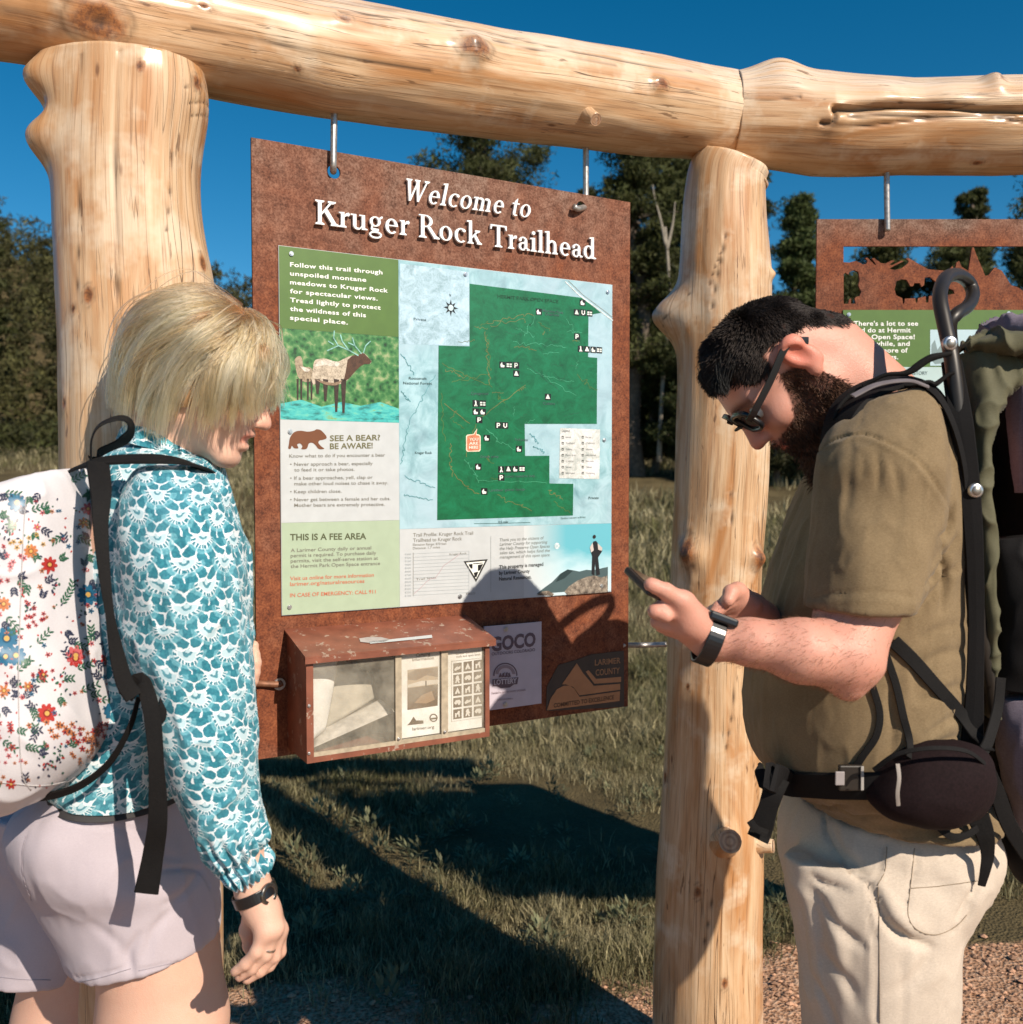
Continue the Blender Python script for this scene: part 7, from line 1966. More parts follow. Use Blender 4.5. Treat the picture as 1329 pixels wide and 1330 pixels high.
strap('shoulder_strap', [P(92, 612, 1.27), P(115, 603, 1.245), P(150, 598, 1.235), P(200, 597, 1.235), P(240, 601, 1.26), P(266, 613, 1.30), P(290, 640, 1.40), P(296, 690, 1.45)], (0, -.55, 1), .024, .004, MAT['web'], fp_, 60)
strap('carry_loop', [P(119, 600, 1.26), P(120, 570, 1.25), P(131, 552, 1.25), P(155, 544, 1.26), P(168, 553, 1.28), P(160, 572, 1.30), P(132, 586, 1.30), P(120, 600, 1.29)], [(-1, -.4, 0), (-1, -.4, .1), (-.5, -.4, .8), (.1, -.4, 1), (1, -.4, .1), (.4, -.4, -1), (.1, -.4, -1), (-.5, -.4, -.6)], .020, .0025, MAT['web'], fp_, 60)
strap('adjuster_strap', [P(163, 905, 1.185), P(178, 885, 1.180), P(186, 888, 1.176), P(197, 925, 1.168), P(203, 990, 1.165), P(205, 1062, 1.175), P(199, 1110, 1.19), P(190, 1160, 1.195)], (.2, -1, 0), [.020, .020, .020, .018, .022, .024, .026, .030], .0025, MAT['web'], fp_, 80)
strap('adjuster_strap', [P(186, 888, 1.175), P(192, 920, 1.172), P(208, 935, 1.172), P(212, 920, 1.174), P(213, 905, 1.178)], (.2, -1, 0), .010, .002, MAT['web'], fp_, 30)
strap('bottom_band', [P(a, b, c) for a, b, c in [(-30, 1034, 1.26), (40, 1036, 1.235), (95, 1024, 1.23), (140, 992, 1.22), (168, 945, 1.21), (180, 905, 1.21)]], (.4, -.7, -.8), [.03, .028, .02, .012, .008, .006], .003, MAT['web'], fp_, 50)

# ================================================================== CHILD-CARRIER BACKPACK
cp = empty('backpack', P(1320, 760, 1.45), label='large olive and black framed backpack with a curved metal handle, on the bearded man\'s back', cat='backpack', group='backpacks worn by the hikers')
MAT['olive'] = fabric('olive_pack_nylon', (.070, .068, .038), (.140, .130, .080), 900, .7, .3, .05, .2, 12)
MAT['black_n'] = fabric('black_pack_nylon', (.003, .003, .0035), (.011, .010, .011), 800, .8, .4, 0, .3, 12)
MAT['purple'] = fabric('purple_grey_ripstop', (.105, .085, .115), (.19, .16, .205), 500, .75, .6, .05, .4, 20)
MAT['frame'] = simple('dark_painted_tube', (.020, .016, .013), .42, .1, .15, 60)
def pad(name, rows, mat, e=.9, amp=.006, seed=0, ridge=.003, nr=90, ns=90, fr=(14, 14, 9), parent=cp):
    S = loft(rows, nr, ns, e); S.displace(amp * fbm(S.G * np.array(fr), seed, 3) + ridge * (1 - np.abs(fbm(S.G * np.array(fr) * 1.3, seed + 3, 2)) * 2.4) ** 3)
    me = S.mesh(name, mat); return put(name, me, parent), me
pad('main_compartment', [((1296, 470), (1460, 455), 1.43, .09), ((1284, 520), (1490, 510), 1.43, .11), ((1278, 620), (1505, 615), 1.43, .12), ((1276, 740), (1500, 740), 1.43, .12), ((1276, 860), (1525, 860), 1.43, .12), ((1280, 960), (1515, 965), 1.43, .115), ((1288, 1040), (1480, 1050), 1.43, .105), ((1300, 1110), (1440, 1115), 1.43, .08), ((1315, 1145), (1405, 1145), 1.43, .06)], MAT['black_n'], seed=1)
pad('back_pad', [((1225, 520), (1330, 495), 1.45, .10), ((1246, 600), (1370, 600), 1.45, .13), ((1256, 720), (1380, 720), 1.45, .14), ((1254, 850), (1380, 850), 1.45, .14), ((1248, 960), (1370, 960), 1.45, .135), ((1250, 1050), (1350, 1050), 1.45, .11)], MAT['black_n'], seed=2)
pad('side_panel', [((1241, 462), (1300, 455), 1.335, .030), ((1244, 500), (1338, 478), 1.325, .036), ((1250, 525), (1306, 520), 1.312, .032), ((1253, 560), (1290, 560), 1.300, .028), ((1255, 620), (1284, 615), 1.292, .026), ((1256, 680), (1292, 680), 1.290, .026), ((1262, 760), (1294, 760), 1.294, .026), ((1274, 850), (1292, 850), 1.305, .020), ((1284, 930), (1293, 930), 1.312, .016)], MAT['olive'], seed=3, amp=.005, ridge=.006, nr=200, fr=(30, 20, 14))
pad('lid_skirt', [((1241, 452), (1262, 446), 1.33, .026), ((1262, 462), (1290, 430), 1.325, .040), ((1290, 470), (1318, 425), 1.325, .055), ((1330, 480), (1372, 430), 1.34, .07)], MAT['olive'], seed=4, amp=.008, ridge=.009, fr=(24, 20, 24))
pad('lid', [((1278, 446), (1298, 410), 1.37, .050), ((1302, 470), (1342, 392), 1.38, .10), ((1345, 490), (1395, 390), 1.40, .12), ((1395, 510), (1440, 402), 1.42, .12), ((1435, 515), (1466, 440), 1.42, .10), ((1456, 505), (1474, 475), 1.42, .06)], MAT['purple'], seed=5, amp=.008, ridge=.009, fr=(20, 20, 22))
pad('mesh_pocket', [((1306, 494), (1410, 480), 1.335, .035), ((1310, 530), (1430, 530), 1.325, .045), ((1314, 590), (1435, 590), 1.32, .045), ((1318, 640), (1430, 640), 1.325, .04)], MAT['purple'], seed=7, amp=.003)
pad('lower_pocket', [((1288, 905), (1410, 900), 1.335, .040), ((1290, 940), (1430, 940), 1.325, .050), ((1297, 990), (1430, 990), 1.325, .055), ((1308, 1040), (1415, 1045), 1.33, .050), ((1322, 1085), (1390, 1090), 1.345, .03)], MAT['purple'], seed=8, amp=.004)
pad('pocket_lip', [((1286, 700), (1410, 690), 1.318, .025), ((1290, 730), (1440, 770), 1.312, .035), ((1296, 820), (1440, 850), 1.31, .04), ((1288, 895), (1420, 900), 1.318, .025)], MAT['black_n'], seed=9, amp=.004)
tube('handle_frame', [P(1292, 930, 1.30), P(1272, 800, 1.288), P(1258, 690, 1.280), P(1247, 560, 1.280), P(1237, 470, 1.290), P(1227, 420, 1.31), P(1221, 385, 1.335), P(1228, 362, 1.385), P(1243, 357, 1.445), P(1258, 366, 1.485), P(1264, 382, 1.48), P(1257, 398, 1.45), P(1242, 409, 1.42), P(1234, 430, 1.42), P(1246, 520, 1.45)], .0100, MAT['frame'], cp, 140, 18)
for a, b_, Y in ((1234, 446, 1.278), (1267, 637, 1.262)):
    c = P(a, b_, Y)
    for r_, th_, mt in ((.0098, .004, MAT['bolt']), (.0066, .006, simple('snap_centre', (.30, .29, .27), .45, .8))):
        G = np.array([[c + np.array([rr * math.cos(t), yy, rr * math.sin(t)]) for t in np.linspace(0, 2 * np.pi, 20, endpoint=False)] for rr, yy in ((r_, .003), (r_, -th_ * .6), (r_ * .8, -th_), (.0003, -th_))])
        put('snap', Surf(G).mesh('snap', mt, caps=False), cp)
tt_ = tee.bvh()
L, Nn = onto(tt_, [(1096, 560), (1112, 528), (1135, 512), (1165, 505), (1195, 510), (1222, 535), (1240, 570), (1250, 620)], .008, 1.30)
strap('shoulder_strap', [P(1082, 590, 1.300), P(1092, 548, 1.305), P(1112, 519, 1.320), P(1146, 502, 1.325), P(1185, 498, 1.318), P(1215, 512, 1.300), P(1236, 548, 1.290), P(1250, 600, 1.290), P(1256, 660, 1.295)], [(-1, -.2, .4), (-.9, -.3, .8), (-.5, -.35, 1), (-.2, -.35, 1), (.2, -.35, 1), (.6, -.4, .8), (.9, -.5, .4), (1, -.5, .2), (1, -.5, .1)], .062, .008, MAT['black_n'], cp, 80)
strap('strap_piping', [P(1108, 515, 1.275), P(1140, 500, 1.278), P(1180, 495, 1.277), P(1206, 503, 1.275)], (0, -.4, 1), .010, .003, simple('grey_piping', (.16, .14, .15), .6), cp, 30)
strap('harness_strap', [P(1236, 470, 1.30), P(1247, 540, 1.275), P(1258, 620, 1.268), P(1265, 700, 1.266), P(1268, 800, 1.268), P(1266, 900, 1.27), P(1262, 980, 1.27)], (-.35, -1, 0), [.026, .030, .026, .022, .020, .022, .030], .006, MAT['black_n'], cp, 80)
tube('load_cord', [P(1120, 502, 1.30), P(1150, 487, 1.29), P(1178, 484, 1.285), P(1200, 470, 1.28), P(1212, 464, 1.278), P(1236, 459, 1.276)], [.0028, .0026, .0030, .0055, .0050, .003], MAT['web'], cp, 60, 10)
tube('load_cord', [P(1175, 502, 1.29), P(1205, 497, 1.285), P(1215, 499, 1.282), P(1230, 488, 1.28), P(1240, 484, 1.278)], [.002, .003, .004, .003, .002], MAT['web'], cp, 40, 8)
tube('load_cord', [P(1082, 545, 1.31), P(1092, 525, 1.31), P(1108, 510, 1.31), P(1120, 503, 1.305)], [.002, .003, .004, .003], MAT['web'], cp, 40, 8)
# hip belt, pouch and webbing
L, Nn = onto(tt_, [(1004, 1010), (1030, 1014), (1070, 1018), (1110, 1018), (1150, 1018), (1200, 1015), (1250, 1010)], .006, 1.30)
L = [P(992, 1008, 1.37)] + L; Nn = np.vstack([[(-.9, -.6, 0)], Nn])
strap('hip_belt', L, Nn, .040, .006, MAT['black_n'], cp, 80)
pad('hip_pouch', [((1122, 1010), (1148, 975), 1.262, .020), ((1126, 1036), (1180, 968), 1.245, .038), ((1150, 1058), (1225, 963), 1.235, .046), ((1185, 1070), (1262, 966), 1.232, .048), ((1225, 1074), (1285, 980), 1.236, .042), ((1262, 1066), (1292, 1008), 1.248, .025)], simple('plum_black_cordura', (.012, .006, .007), .85, var=.3, scale=300, bump=.3, bscale=900, spec=.15), amp=.003, ridge=.0015, seed=12)
strap('pouch_zip', [P(1135, 1000, 1.212), P(1165, 980, 1.196), P(1210, 972, 1.184), P(1255, 976, 1.186), P(1284, 996, 1.205)], (0, -.8, .6), .006, .002, MAT['web'], cp, 40)
strap('zip_pull', [P(1166, 992, 1.188), P(1168, 1010, 1.184), P(1166, 1030, 1.186), P(1167, 1046, 1.192)], (-.2, -1, 0), .005, .0018, simple('grey_cord', (.34, .30, .27), .8), cp, 30)
box('buckle', P(1105, 1010, 1.246), (.016, 0, 0), (0, .004, 0), (0, 0, .017), MAT['frame'], cp, .002)
box('buckle_tag', P(1091, 1011, 1.240), (.006, 0, 0), (0, .0015, 0), (0, 0, .009), simple('grey_tag', (.30, .27, .27), .6), cp, .001)
strap('buckle_bar', [P(1120, 995, 1.240), P(1120, 1026, 1.240)], (0, -1, 0), .004, .002, simple('grey_cord2', (.34, .32, .30), .5), cp, 10)
strap('belt_tail', [P(1012, 1010, 1.315), P(1004, 1030, 1.308), P(996, 1055, 1.310), P(988, 1080, 1.312), P(984, 1090, 1.31)], (-.3, -1, 0), [.030, .028, .026, .030, .030], .003, MAT['web'], cp, 30)
strap('tail_end', [P(974, 1066, 1.30), P(982, 1076, 1.298), P(996, 1082, 1.30)], (-.2, -1, .2), .010, .004, MAT['web'], cp, 14)
for nm_, pl, w_, th_ in (('lower_strap', [(1160, 832), (1185, 858), (1215, 892), (1245, 925), (1268, 955), (1285, 975, 1.235)], .018, .002), ('side_strap', [(1150, 850), (1163, 890), (1173, 930), (1180, 960), (1181, 985, 1.215)], .010, .002),
                 ('side_strap', [(1133, 890), (1142, 925), (1138, 955), (1122, 980), (1112, 995)], .009, .002), ('side_strap', [(1300, 880, 1.27), (1296, 920, 1.265), (1285, 960, 1.245), (1278, 975, 1.235)], .016, .002)):
    L, Nn = onto(tt_, pl, .004, 1.26); strap(nm_, L, Nn, w_, th_, MAT['web'], cp, 50)
strap('rear_strap', [P(1270, 1060, 1.262), P(1280, 1085, 1.262), P(1283, 1110, 1.268), P(1280, 1130, 1.27), P(1275, 1150, 1.275)], (-.2, -1, 0), [.030, .024, .018, .014, .010], .003, MAT['web'], cp, 30)
strap('rear_strap', [P(1215, 1070, 1.250), P(1235, 1086, 1.250), P(1255, 1085, 1.256), P(1270, 1075, 1.262)], (0, -1, 0), .010, .002, MAT['web'], cp, 30)
strap('rear_strap', [P(1275, 985, 1.262), P(1295, 1030, 1.268), P(1310, 1070, 1.275), P(1335, 1110, 1.29)], (0, -1, 0), .022, .003, MAT['web'], cp, 30)

# ================================================================== GROUND, MEADOW, HILL
def gz(x, y):
    x = np.asarray(x, float); y = np.asarray(y, float)
    z = 2.6 * smoothstep(9, 44, y) + .06 * np.clip(y - 44, 0, 60)
    ridge = np.interp(x / np.maximum(y, 1), [-1.2, -.53, -.47, -.31, -.26, 0, .2, .6, 1.2], [21, 19.0, 16.8, 12.8, 11.0, 8, 8, 10, 12])
    z = z + ridge * smoothstep(44, 112, y) ** 1.0
    p = np.stack([x, y, 0 * x], -1)
    z = z + .02 * fbm(p * .9, 3, 2) * smoothstep(2.2, 4, y) + .35 * fbm(p * .08, 5, 3) * smoothstep(8, 30, y) + 2.5 * fbm(p * .03, 8, 3) * smoothstep(50, 100, y)
    z = z + .012 * fbm(p * 5, 9, 3) * (y < 14) + .006 * fbm(p * 22, 10, 2) * (y < 6)
    return z
def ground_patch(x0, x1, y0, y1, nx, ny, pw=1.0):
    ys = y0 + (y1 - y0) * np.linspace(0, 1, ny) ** pw
    xs = np.linspace(x0, x1, nx)
    Xg, Yg = np.meshgrid(xs, ys); return Xg, Yg
ys = np.concatenate([np.linspace(-8, 2.2, 12), np.linspace(2.2, 5, 150)[1:], 5 + (900 - 5) * np.linspace(0, 1, 240)[1:] ** 2.6])
xt = np.linspace(-1, 1, 420); xt = np.sign(xt) * np.abs(xt) ** 1.3
half = np.clip(6 + np.maximum(ys, 0) * 1.6, 6, 700)
Xg = xt[None] * half[:, None]; Yg = ys[:, None] + 0 * Xg
Zg = gz(Xg, Yg)
def edge_d(x, y):
    """positive on the grass, negative on the trodden path"""
    p = np.stack([x, y, 0 * x], -1)
    lim = 2.56 + .40 * smoothstep(.45, .85, x) + .10 * np.exp(-((x + .62) / .22) ** 2) + .30 * fbm(p * 2.6, 44, 3) + .10 * fbm(p * 9, 45, 2)
    return y - lim
m = M('meadow_soil'); o = m.tc(); x, y, z = m.xyz(o)
pathm, _, _ = m.xyz(m.attr())
g1 = m.noise(o, 60, 5, .7); g2 = m.voro(o, 95); g3 = m.noise(o, 6, 4)
dirt = m.ramp(m.m('ADD', m.m('MULTIPLY', g1, .7), m.m('MULTIPLY', g2, .5)), [(.35, (.17, .085, .048)), (.55, (.36, .20, .12)), (.8, (.54, .36, .25))])
b1 = m.noise(o, 1.1, 5, .6); b2 = m.noise(o, .35, 3)
soil = m.ramp(m.m('ADD', m.m('MULTIPLY', b1, .6), m.m('MULTIPLY', g1, .4)), [(.35, (.055, .042, .022)), (.55, (.115, .090, .046)), (.75, (.21, .165, .09))])
m.set(color=m.mix(pathm, soil, dirt), rough=.95, spec=.1); m.bump(m.m('ADD', g1, g2), .7, .012)
MAT['ground'] = m.mat
pm_ = 1 - smoothstep(-.06, .06, edge_d(Xg, Yg)).reshape(-1, 1)
put('ground', mesh_np('ground', np.stack([Xg, Yg, Zg], -1).reshape(-1, 3), grid_faces(len(ys), 420, False), MAT['ground'], col=np.repeat(pm_, 3, 1)), kind='structure')

def scatter_mesh(V0, F0, pos, scl, rot, tilt=None, col=None, colj=None):
    """many small copies joined: V0 (k,3), pos (n,3)"""
    n, k = len(pos), len(V0)
    c, s_ = np.cos(rot), np.sin(rot)
    X_ = V0[None, :, 0] * c[:, None] - V0[None, :, 1] * s_[:, None]; Y_ = V0[None, :, 0] * s_[:, None] + V0[None, :, 1] * c[:, None]
    V = np.stack([X_, Y_, np.broadcast_to(V0[None, :, 2], (n, k))], -1) * scl[:, None, None] + pos[:, None]
    Fq = (F0[None] + (np.arange(n) * k)[:, None, None]).reshape(-1, F0.shape[1])
    return V.reshape(-1, 3), Fq
# pebbles on the path
ico = np.array([[0, 0, 1], [.9, 0, .3], [.28, .85, .3], [-.73, .53, .3], [-.73, -.53, .3], [.28, -.85, .3], [0, 0, -.5]])
icf = np.array([[0, 1, 2], [0, 2, 3], [0, 3, 4], [0, 4, 5], [0, 5, 1], [6, 2, 1], [6, 3, 2], [6, 4, 3], [6, 5, 4], [6, 1, 5]])
n = 9000; py_ = rng.uniform(2.15, 3.7, n); px_ = rng.uniform(-1.6, 2.2, n)
keep = edge_d(px_, py_) < rng.normal(0, .08, n); px_, py_ = px_[keep], py_[keep]; n = len(px_)
V, Fq = scatter_mesh(ico * np.array([1, .8, .6]), icf, np.stack([px_, py_, gz(px_, py_) + .001], -1), rng.gamma(2.2, .0022, n) + .0015, rng.uniform(0, 6.3, n))
kb = rng.choice(n, 260, replace=False); Vb, Fb = scatter_mesh(ico * np.array([1, .8, .55]), icf, np.stack([px_[kb], py_[kb], gz(px_[kb], py_[kb]) + .002], -1), rng.uniform(.006, .018, 260), rng.uniform(0, 6.3, 260))
V = V + .0009 * fbm(V * 300, 3, 1)[:, None]; Fq = np.vstack([Fq, Fb + len(V)]); V = np.vstack([V, Vb]); n += 260
cc = np.repeat(np.array([.38, .215, .135])[None] * rng.uniform(.5, 1.5, (n, 1)), len(icf), 0)
vm = M('gravel_grain'); vm.set(color=vm.attr(), rough=.9); put('gravel', mesh_np('gravel', V, Fq, vm.mat, col=cc, smooth=False), kind='stuff', label='reddish gravel and grit on the trodden path', cat='gravel')

# grass blades
def blades(n, x, y, h, w, lean, dry, seed):
    r_ = np.random.default_rng(seed)
    z = gz(x, y); a = r_.uniform(0, 2 * np.pi, n); b = r_.uniform(0, 2 * np.pi, n)
    base = np.stack([x, y, z - .005], -1)
    side = np.stack([np.cos(a), np.sin(a), 0 * a], -1) * w[:, None]
    ld = np.stack([np.cos(b), np.sin(b), 0 * b], -1) * (lean * h)[:, None]
    upv = np.array([0, 0, 1.0])[None] * h[:, None]
    V = np.stack([base - side, base + side, base + upv * .55 + ld * .3 + side * .8, base + upv * .55 + ld * .3 - side * .8, base + upv * .93 + ld], 1)
    i = np.arange(n)[:, None] * 5
    q = i + np.array([[0, 1, 2, 3]]); t = i + np.array([[3, 2, 4]])
    g = np.array([.092, .090, .036]); st = np.array([.31, .27, .16]); mx_ = np.clip(dry + r_.normal(0, .28, n), 0, 1)[:, None]
    c = (g * (1 - mx_) + st * mx_) * r_.uniform(.5, 1.45, (n, 1)) * np.where(r_.random((n, 1)) < .07, 1.7, 1)
    return V.reshape(-1, 3), q, t, c
gm_ = M('grass_blade'); gm_.set(color=gm_.attr(), rough=.6, spec=.25)
tl = gm_.nt.nodes.new('ShaderNodeBsdfTranslucent'); gm_.lk(gm_.attr(), tl.inputs['Color']); mxs = gm_.nt.nodes.new('ShaderNodeMixShader'); mxs.inputs[0].default_value = .3
gm_.nt.links.new(gm_.b.outputs[0], mxs.inputs[1]); gm_.nt.links.new(tl.outputs[0], mxs.inputs[2]); gm_.nt.links.new(mxs.outputs[0], gm_.nt.nodes['Material Output'].inputs[0])
def meadow(n, y0, y1, hs, ws, seed, pw=1.0, edge=True):
    r_ = np.random.default_rng(seed)
    y = y0 + (y1 - y0) * r_.random(n) ** pw; x = r_.uniform(-.62, .62, n) * y + r_.normal(0, .1, n)
    dens = fbm(np.stack([x, y, 0 * x], -1) * (1.6 if y0 < 10 else .25), 61, 4)
    keep = r_.random(n) < .72 + 2.2 * dens
    if edge:
        keep &= edge_d(x, y) > r_.normal(0, .07, n)
    x, y, dens = x[keep], y[keep], dens[keep]; n = len(x)
    tuft = fbm(np.stack([x, y, 0 * x], -1) * 7, 71, 2)
    h = hs * (.55 + .9 * np.clip(tuft + .5, 0, 1.4)) * r_.uniform(.5, 1.35, n); w = ws * r_.uniform(.6, 1.4, n)
    return blades(n, x, y, h, w, r_.uniform(.05, .75, n), .60 + 1.1 * fbm(np.stack([x, y, 0 * x], -1) * 1.3, 81, 3), seed + 1)
Vs, Qs, Ts, Cq = [], [], [], []; nn_ = 0
for args in ((210000, 2.4, 5.8, .056, .0016, 3), (170000, 5.0, 12.5, .10, .0034, 5), (110000, 11, 46, .26, .014, 7, 1.4)):
    V, q, t, c = meadow(*args); Vs.append(V); Qs.append(q + nn_); Ts.append(t + nn_); Cq.append(c); nn_ += len(V)
cc = np.vstack(Cq)
put('grass', mesh_np('grass', np.vstack(Vs), [np.vstack(Qs), np.vstack(Ts)], gm_.mat, col=np.vstack([cc, cc]), smooth=False), kind='stuff', label='tufted olive and straw-coloured meadow grass behind the boards', cat='grass')
# small leafy weeds catching the light
lf = []
r_ = np.random.default_rng(91)
for k in range(26):
    a, el_ = r_.uniform(0, 6.28), r_.uniform(.1, 1.2); d = np.array([math.cos(a) * math.cos(el_), math.sin(a) * math.cos(el_), math.sin(el_)]); s_ = nrm(np.cross(d, [0, 0, 1.0])); b0 = d * r_.uniform(.1, .75) + [0, 0, r_.uniform(0, .6)]
    lf.append([b0, b0 + d * .22 + s_ * .085, b0 + d * .48, b0 + d * .22 - s_ * .085])
lf = np.array(lf).reshape(-1, 3); lff = np.arange(len(lf)).reshape(-1, 4)
n = 420; wy_ = r_.uniform(2.9, 7.5, n); wx_ = r_.uniform(-.55, .55, n) * wy_
spots = [(-.36, 3.6), (-.30, 3.75), (-.22, 3.85), (-.40, 4.0), (-.15, 3.6), (.05, 3.5), (-.55, 3.2), (.12, 2.85), (-.50, 2.65), (-.35, 2.6), (.35, 3.1), (.9, 3.2), (1.3, 3.4)]
wx_ = np.concatenate([wx_, [s[0] + r_.normal(0, .03) for s in spots for _ in range(3)]]); wy_ = np.concatenate([wy_, [s[1] + r_.normal(0, .03) for s in spots for _ in range(3)]]); n = len(wx_)
V, Fq = scatter_mesh(lf, lff, np.stack([wx_, wy_, gz(wx_, wy_)], -1), r_.uniform(.03, .085, n), r_.uniform(0, 6.28, n))
cw_ = np.repeat(np.array([.15, .155, .085])[None] * r_.uniform(.55, 1.6, (n, 1)), len(lff), 0)
put('ground_cover', mesh_np('ground_cover', V, Fq, gm_.mat, col=cw_, smooth=False), kind='stuff', label='small grey-green leafy weeds among the grass', cat='weeds')

# ---- foliage
fm = M('needle_foliage'); ob = fm.nt.nodes.new('ShaderNodeObjectInfo')
fm.set(color=fm.attr(), rough=.65, spec=.2)
tl = fm.nt.nodes.new('ShaderNodeBsdfTranslucent'); fm.lk(fm.attr(), tl.inputs['Color']); mxs = fm.nt.nodes.new('ShaderNodeMixShader'); mxs.inputs[0].default_value = .25
fm.nt.links.new(fm.b.outputs[0], mxs.inputs[1]); fm.nt.links.new(tl.outputs[0], mxs.inputs[2]); fm.nt.links.new(mxs.outputs[0], fm.nt.nodes['Material Output'].inputs[0])
BARK = simple('grey_brown_bark', (.11, .085, .065), .9, var=.4, scale=12, bump=.5, bscale=30)
PALE = simple('pale_dead_wood', (.24, .21, .17), .8, var=.2, scale=12)
def leaf_cloud(cen, rad, per, size, r_, base, hang=0.0):
    """leaf-sized quads round each clump centre; cen (n,3), rad (n,)"""
    n = len(cen); N_ = n * per
    d = nrm(r_.normal(0, 1, (N_, 3))) * (r_.random(N_) ** .45)[:, None]
    p = np.repeat(cen, per, 0) + d * np.repeat(rad, per)[:, None] * np.array([1, 1, .62])
    a = nrm(r_.normal(0, 1, (N_, 3)) + d * .8 + np.array([0, 0, .25])); b = nrm(np.cross(a, r_.normal(0, 1, (N_, 3))))
    s = size * r_.uniform(.6, 1.5, N_)[:, None]
    V = np.stack([p - b * s * .15, p + a * s * .68 - b * s * .03, p + b * s * .15 + a * s * .2, p - a * s * .55], 1).reshape(-1, 3)
    c = np.repeat(base * r_.uniform(.65, 1.4, (n, 1)), per, 0) * r_.uniform(.6, 1.45, (N_, 1)) + r_.uniform(0, .012, (N_, 1)) * np.array([1.2, .8, .2])
    return V, np.arange(N_ * 4).reshape(-1, 4), c
def tree(name, px, top, base_px_y, Y, wid, label, seed, kind='pine', group=None, dens=1.0, tone=(.050, .058, .020), cat='tree'):
    r_ = np.random.default_rng(seed)
    X0 = P(px, 618, Y)[0]; z0 = float(gz(X0, Y)); zt = P(px, top, Y)[2]; H = zt - z0; W = wid / F_PX * Y / 2
    t = empty(name, (X0, Y, z0), label=label, cat=cat, group=group)
    tp = [np.array([X0 + .02 * H * math.sin(k * 2.1 + seed) * (k > 0), Y + .01 * H * math.cos(k + seed), z0 - .2 + (H * .96 + .2) * k / 6]) for k in range(7)]
    put('trunk', tube_surf(tp, np.linspace(.026 * H, .006 * H, 7), 30, 10).mesh('trunk', BARK), t)
    tips = []; bb = Bag(); brn = []
    nb = int((62 if kind == 'pine' else 74) * dens)
    for i in range(nb):
        f = r_.uniform(.22 if kind == 'pine' else .06, 1.0) ** .8; a = r_.uniform(0, 6.28)
        if kind == 'pine': prof = ((1.05 - f) ** .5) * min(1, .45 + f * 1.6) * r_.uniform(.55, 1.1)
        elif kind == 'cone': prof = (1.04 - f) * r_.uniform(.75, 1.1) + .03
        else: prof = math.sin(math.pi * (.12 + .86 * f)) ** .7 * r_.uniform(.6, 1.05)
        ln = W * prof; q0 = np.array([X0, Y, z0 + H * f * .97]); rise = (.16 if kind != 'cone' else -.12) * ln
        q1 = q0 + np.array([math.cos(a) * ln, math.sin(a) * ln, rise + r_.uniform(-.1, .1) * ln])
        brn.append((q0, q1))
        for k in np.linspace(.35, 1, max(2, int(3 + 3 * ln / W))): tips.append((q0 + (q1 - q0) * k + r_.normal(0, .05 * W, 3), (.10 + .13 * r_.random()) * W + .05))
    for j, (a_, b_) in enumerate(brn):
        if j > 60: break
        me_s = tube_surf([a_, (a_ + b_) / 2 + [0, 0, .02 * W], b_], [.012 * H * .5, .004 * H, .002 * H], 5, 5); bb.add(me_s.G.reshape(-1, 3), grid_faces(5, 5).tolist(), (.2, .16, .12))
    bb.build('limbs', BARK, t, smooth=True)['kind'] = 'stuff'
    cen = np.array([c for c, _ in tips]); rad = np.array([r for _, r in tips])
    V, Fq, c = leaf_cloud(cen, rad, int(105 * dens), max(.060, .0046 * Y) * (1.0 if kind != 'broad' else .9), r_, np.array(tone))
    put('crown', mesh_np('crown', V, Fq, fm.mat, col=c, smooth=False), t)
    return t
GT = 'trees beyond the meadow'
tree('pine_tree', 632, 85, 600, 24, 270, 'wide dark ponderosa pine rising behind the top of the welcome board', 1, 'pine', GT, 1.3)
tree('pine_tree', 828, 130, 600, 26, 190, 'tall narrow pine right of the welcome board, left of the knotty post', 2, 'pine', GT, 1.3)
tree('conifer_tree', 1036, 246, 600, 30, 150, 'pale green conifer between the knotty post and the cut-out board', 3, 'cone', GT, 1.2, (.060, .082, .028))
tree('pine_tree', 1256, 236, 600, 46, 84, 'small pine standing alone above the cut-out board', 4, 'pine', GT, 1.0)
tree('pine_tree', 1400, 120, 600, 20, 290, 'big pine whose branch tips enter at the right edge under the beam', 5, 'pine', GT, 1.3)
tree('pine_tree', 905, 262, 600, 34, 170, 'bushy pine hidden mostly by the knotty post', 6, 'pine', GT, 1.2)
tree('conifer_tree', 760, 242, 600, 40, 100, 'slim conifer peeping over the right corner of the welcome board', 7, 'cone', GT, .9)
tree('conifer_tree', 975, 330, 600, 30, 150, 'dark conifer behind the man\'s forehead', 8, 'cone', GT, 1.1)
tree('pine_tree', 1150, 312, 600, 38, 190, 'rounded pine seen through the skyline cut-out', 9, 'pine', GT, 1.1)
tree('pine_tree', 1235, 318, 600, 36, 170, 'pine seen through the cut-out beside the steel tree', 10, 'pine', GT, 1.1)
tree('pine_tree', 1330, 325, 600, 38, 180, 'pine behind the right end of the cut-out board', 11, 'pine', GT, 1.1)
tree('pine_tree', -14, 232, 600, 60, 66, 'dark pine cut by the left edge of the photo', 12, 'pine', GT, .9)
tree('pine_tree', 955, 150, 600, 38, 150, 'tall pine behind the top of the knotty post', 21, 'pine', GT, 1.2)
tree('pine_tree', 880, 175, 600, 32, 170, 'dense pine close behind the left edge of the knotty post', 22, 'pine', GT, 1.5)
tree('conifer_tree', 800, 262, 600, 31, 120, 'dark conifer filling the gap right of the welcome board', 23, 'cone', GT, 1.4)
tree('pine_tree', 1085, 352, 600, 33, 130, 'pine behind the left frame of the cut-out board', 24, 'pine', GT, 1.2)
tree('juniper_tree', 850, 400, 600, 27, 140, 'dark juniper low between the welcome board and the knotty post', 13, 'broad', GT, 1.2, (.030, .040, .014))
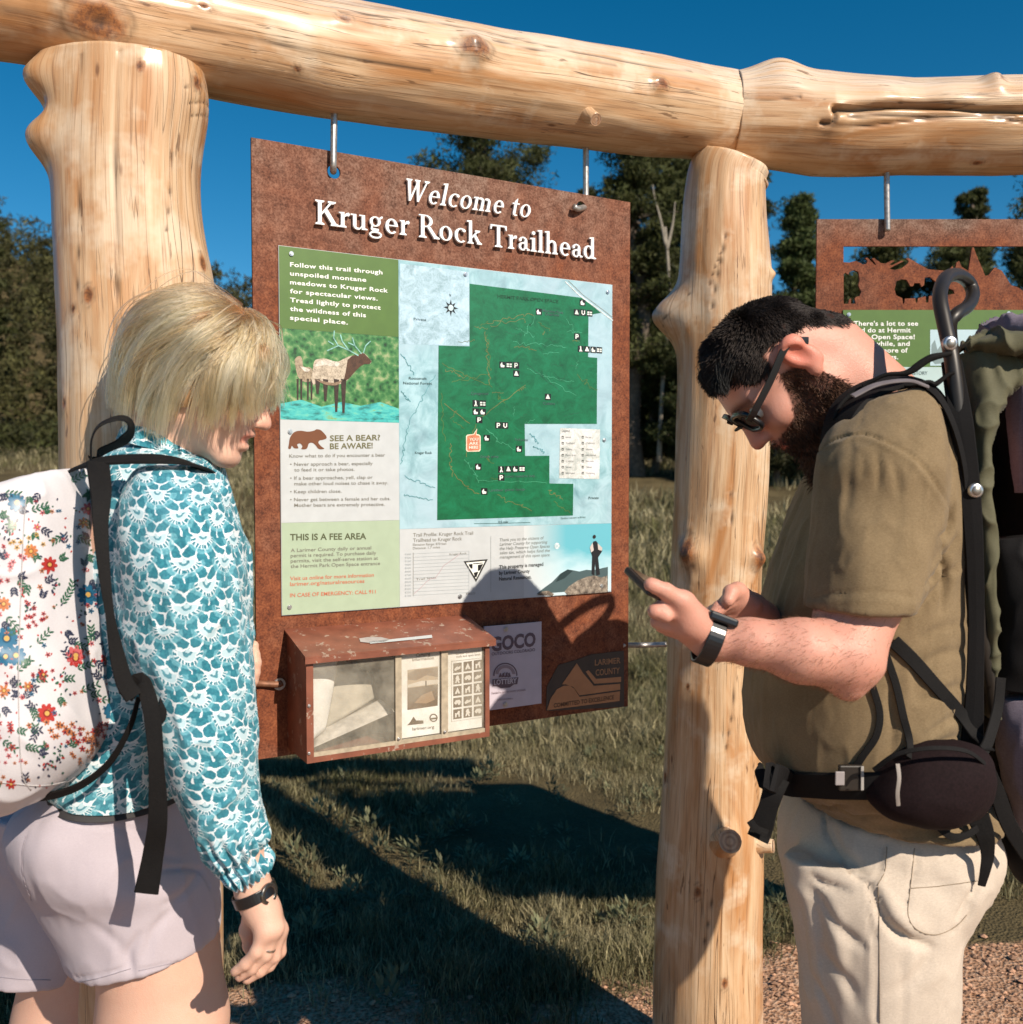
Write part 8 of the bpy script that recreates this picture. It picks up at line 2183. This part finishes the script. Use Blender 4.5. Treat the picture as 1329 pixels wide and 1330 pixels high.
tree('juniper_tree', 1010, 470, 600, 24, 130, 'olive juniper low between the knotty post and the man\'s chest', 14, 'broad', GT, 1.1, (.038, .042, .018))
tree('juniper_tree', 780, 300, 600, 34, 150, 'dark juniper mostly hidden by the welcome board', 15, 'broad', GT, 1.1, (.032, .045, .016))
tree('juniper_tree', 915, 420, 600, 25, 160, 'wide juniper hidden behind the knotty post', 16, 'broad', GT, 1.1, (.030, .040, .014))
dt = empty('dead_tree', P(868, 500, 25), label='pale forked dead trunk in front of the dark pines, left of the knotty post', cat='dead tree')
tube('trunk', [P(856, 600, 25), P(861, 500, 25), P(870, 400, 25), P(867, 330, 25), P(864, 295, 25)], [.07, .05, .05, .045, .035], PALE, dt, 20, 8)
for q in ([P(865, 320, 25), P(858, 285, 25), P(850, 255, 25), P(848, 240, 25)], [P(866, 325, 25), P(874, 290, 25), P(877, 262, 25)]): tube('limb', q, [.05, .03, .012], PALE, dt, 14, 7)
# brush on the hill and along the foot of the wood
r_ = np.random.default_rng(17)
n = 1800; y = 46 + 76 * r_.random(n) ** .8; u = np.concatenate([r_.uniform(-1.05, -.22, n * 2 // 3), r_.uniform(-.22, .62, n - n * 2 // 3)]); x = u * y
hh = r_.uniform(1.2, 5.2, n) * (.6 + y / 160); tn_ = r_.uniform(.55, 1.5, n); cs_, rs_ = [], []
for k in range(6):
    f = k / 6
    cs_.append(np.stack([x, y, gz(x, y) + hh * (f * .9 + .05)], -1) + r_.normal(0, 1, (n, 3)) * (hh * .10 * (1.2 - f))[:, None]); rs_.append(hh * .34 * (1.12 - f) ** .8)
cen, rad = np.concatenate(cs_), np.concatenate(rs_)
V, Fq, c = leaf_cloud(cen, rad, 26, .42, r_, np.array([.050, .050, .019])); c = c * np.repeat(np.tile(tn_, 6), 26)[:, None]
put('hillside_scrub', mesh_np('hillside_scrub', V, Fq, fm.mat, col=c, smooth=False), kind='stuff', label='dark scrub covering the hill behind the meadow', cat='scrub')
n = 900; y = r_.uniform(28, 46, n); u = r_.uniform(.02, .62, n); x = u * y
cen = np.stack([x, y, gz(x, y) + r_.uniform(.2, 3.2, n)], -1); rad = r_.uniform(.4, 1.0, n)
V, Fq, c = leaf_cloud(cen, rad, 60, .20, r_, np.array([.034, .043, .015]))
put('undergrowth', mesh_np('undergrowth', V, Fq, fm.mat, col=c, smooth=False), kind='stuff', label='dark undergrowth at the foot of the pines', cat='undergrowth')
n = 260; y = r_.uniform(34, 50, n); u = r_.uniform(-.62, -.2, n); x = u * y
cen = np.stack([x, y, gz(x, y) + r_.uniform(.2, 1.0, n)], -1); rad = r_.uniform(.5, 1.2, n)
V, Fq, c = leaf_cloud(cen, rad, 60, .22, r_, np.array([.040, .046, .016]))
put('undergrowth', mesh_np('undergrowth', V, Fq, fm.mat, col=c, smooth=False), kind='stuff', label='low dark bushes at the foot of the left hill', cat='undergrowth')
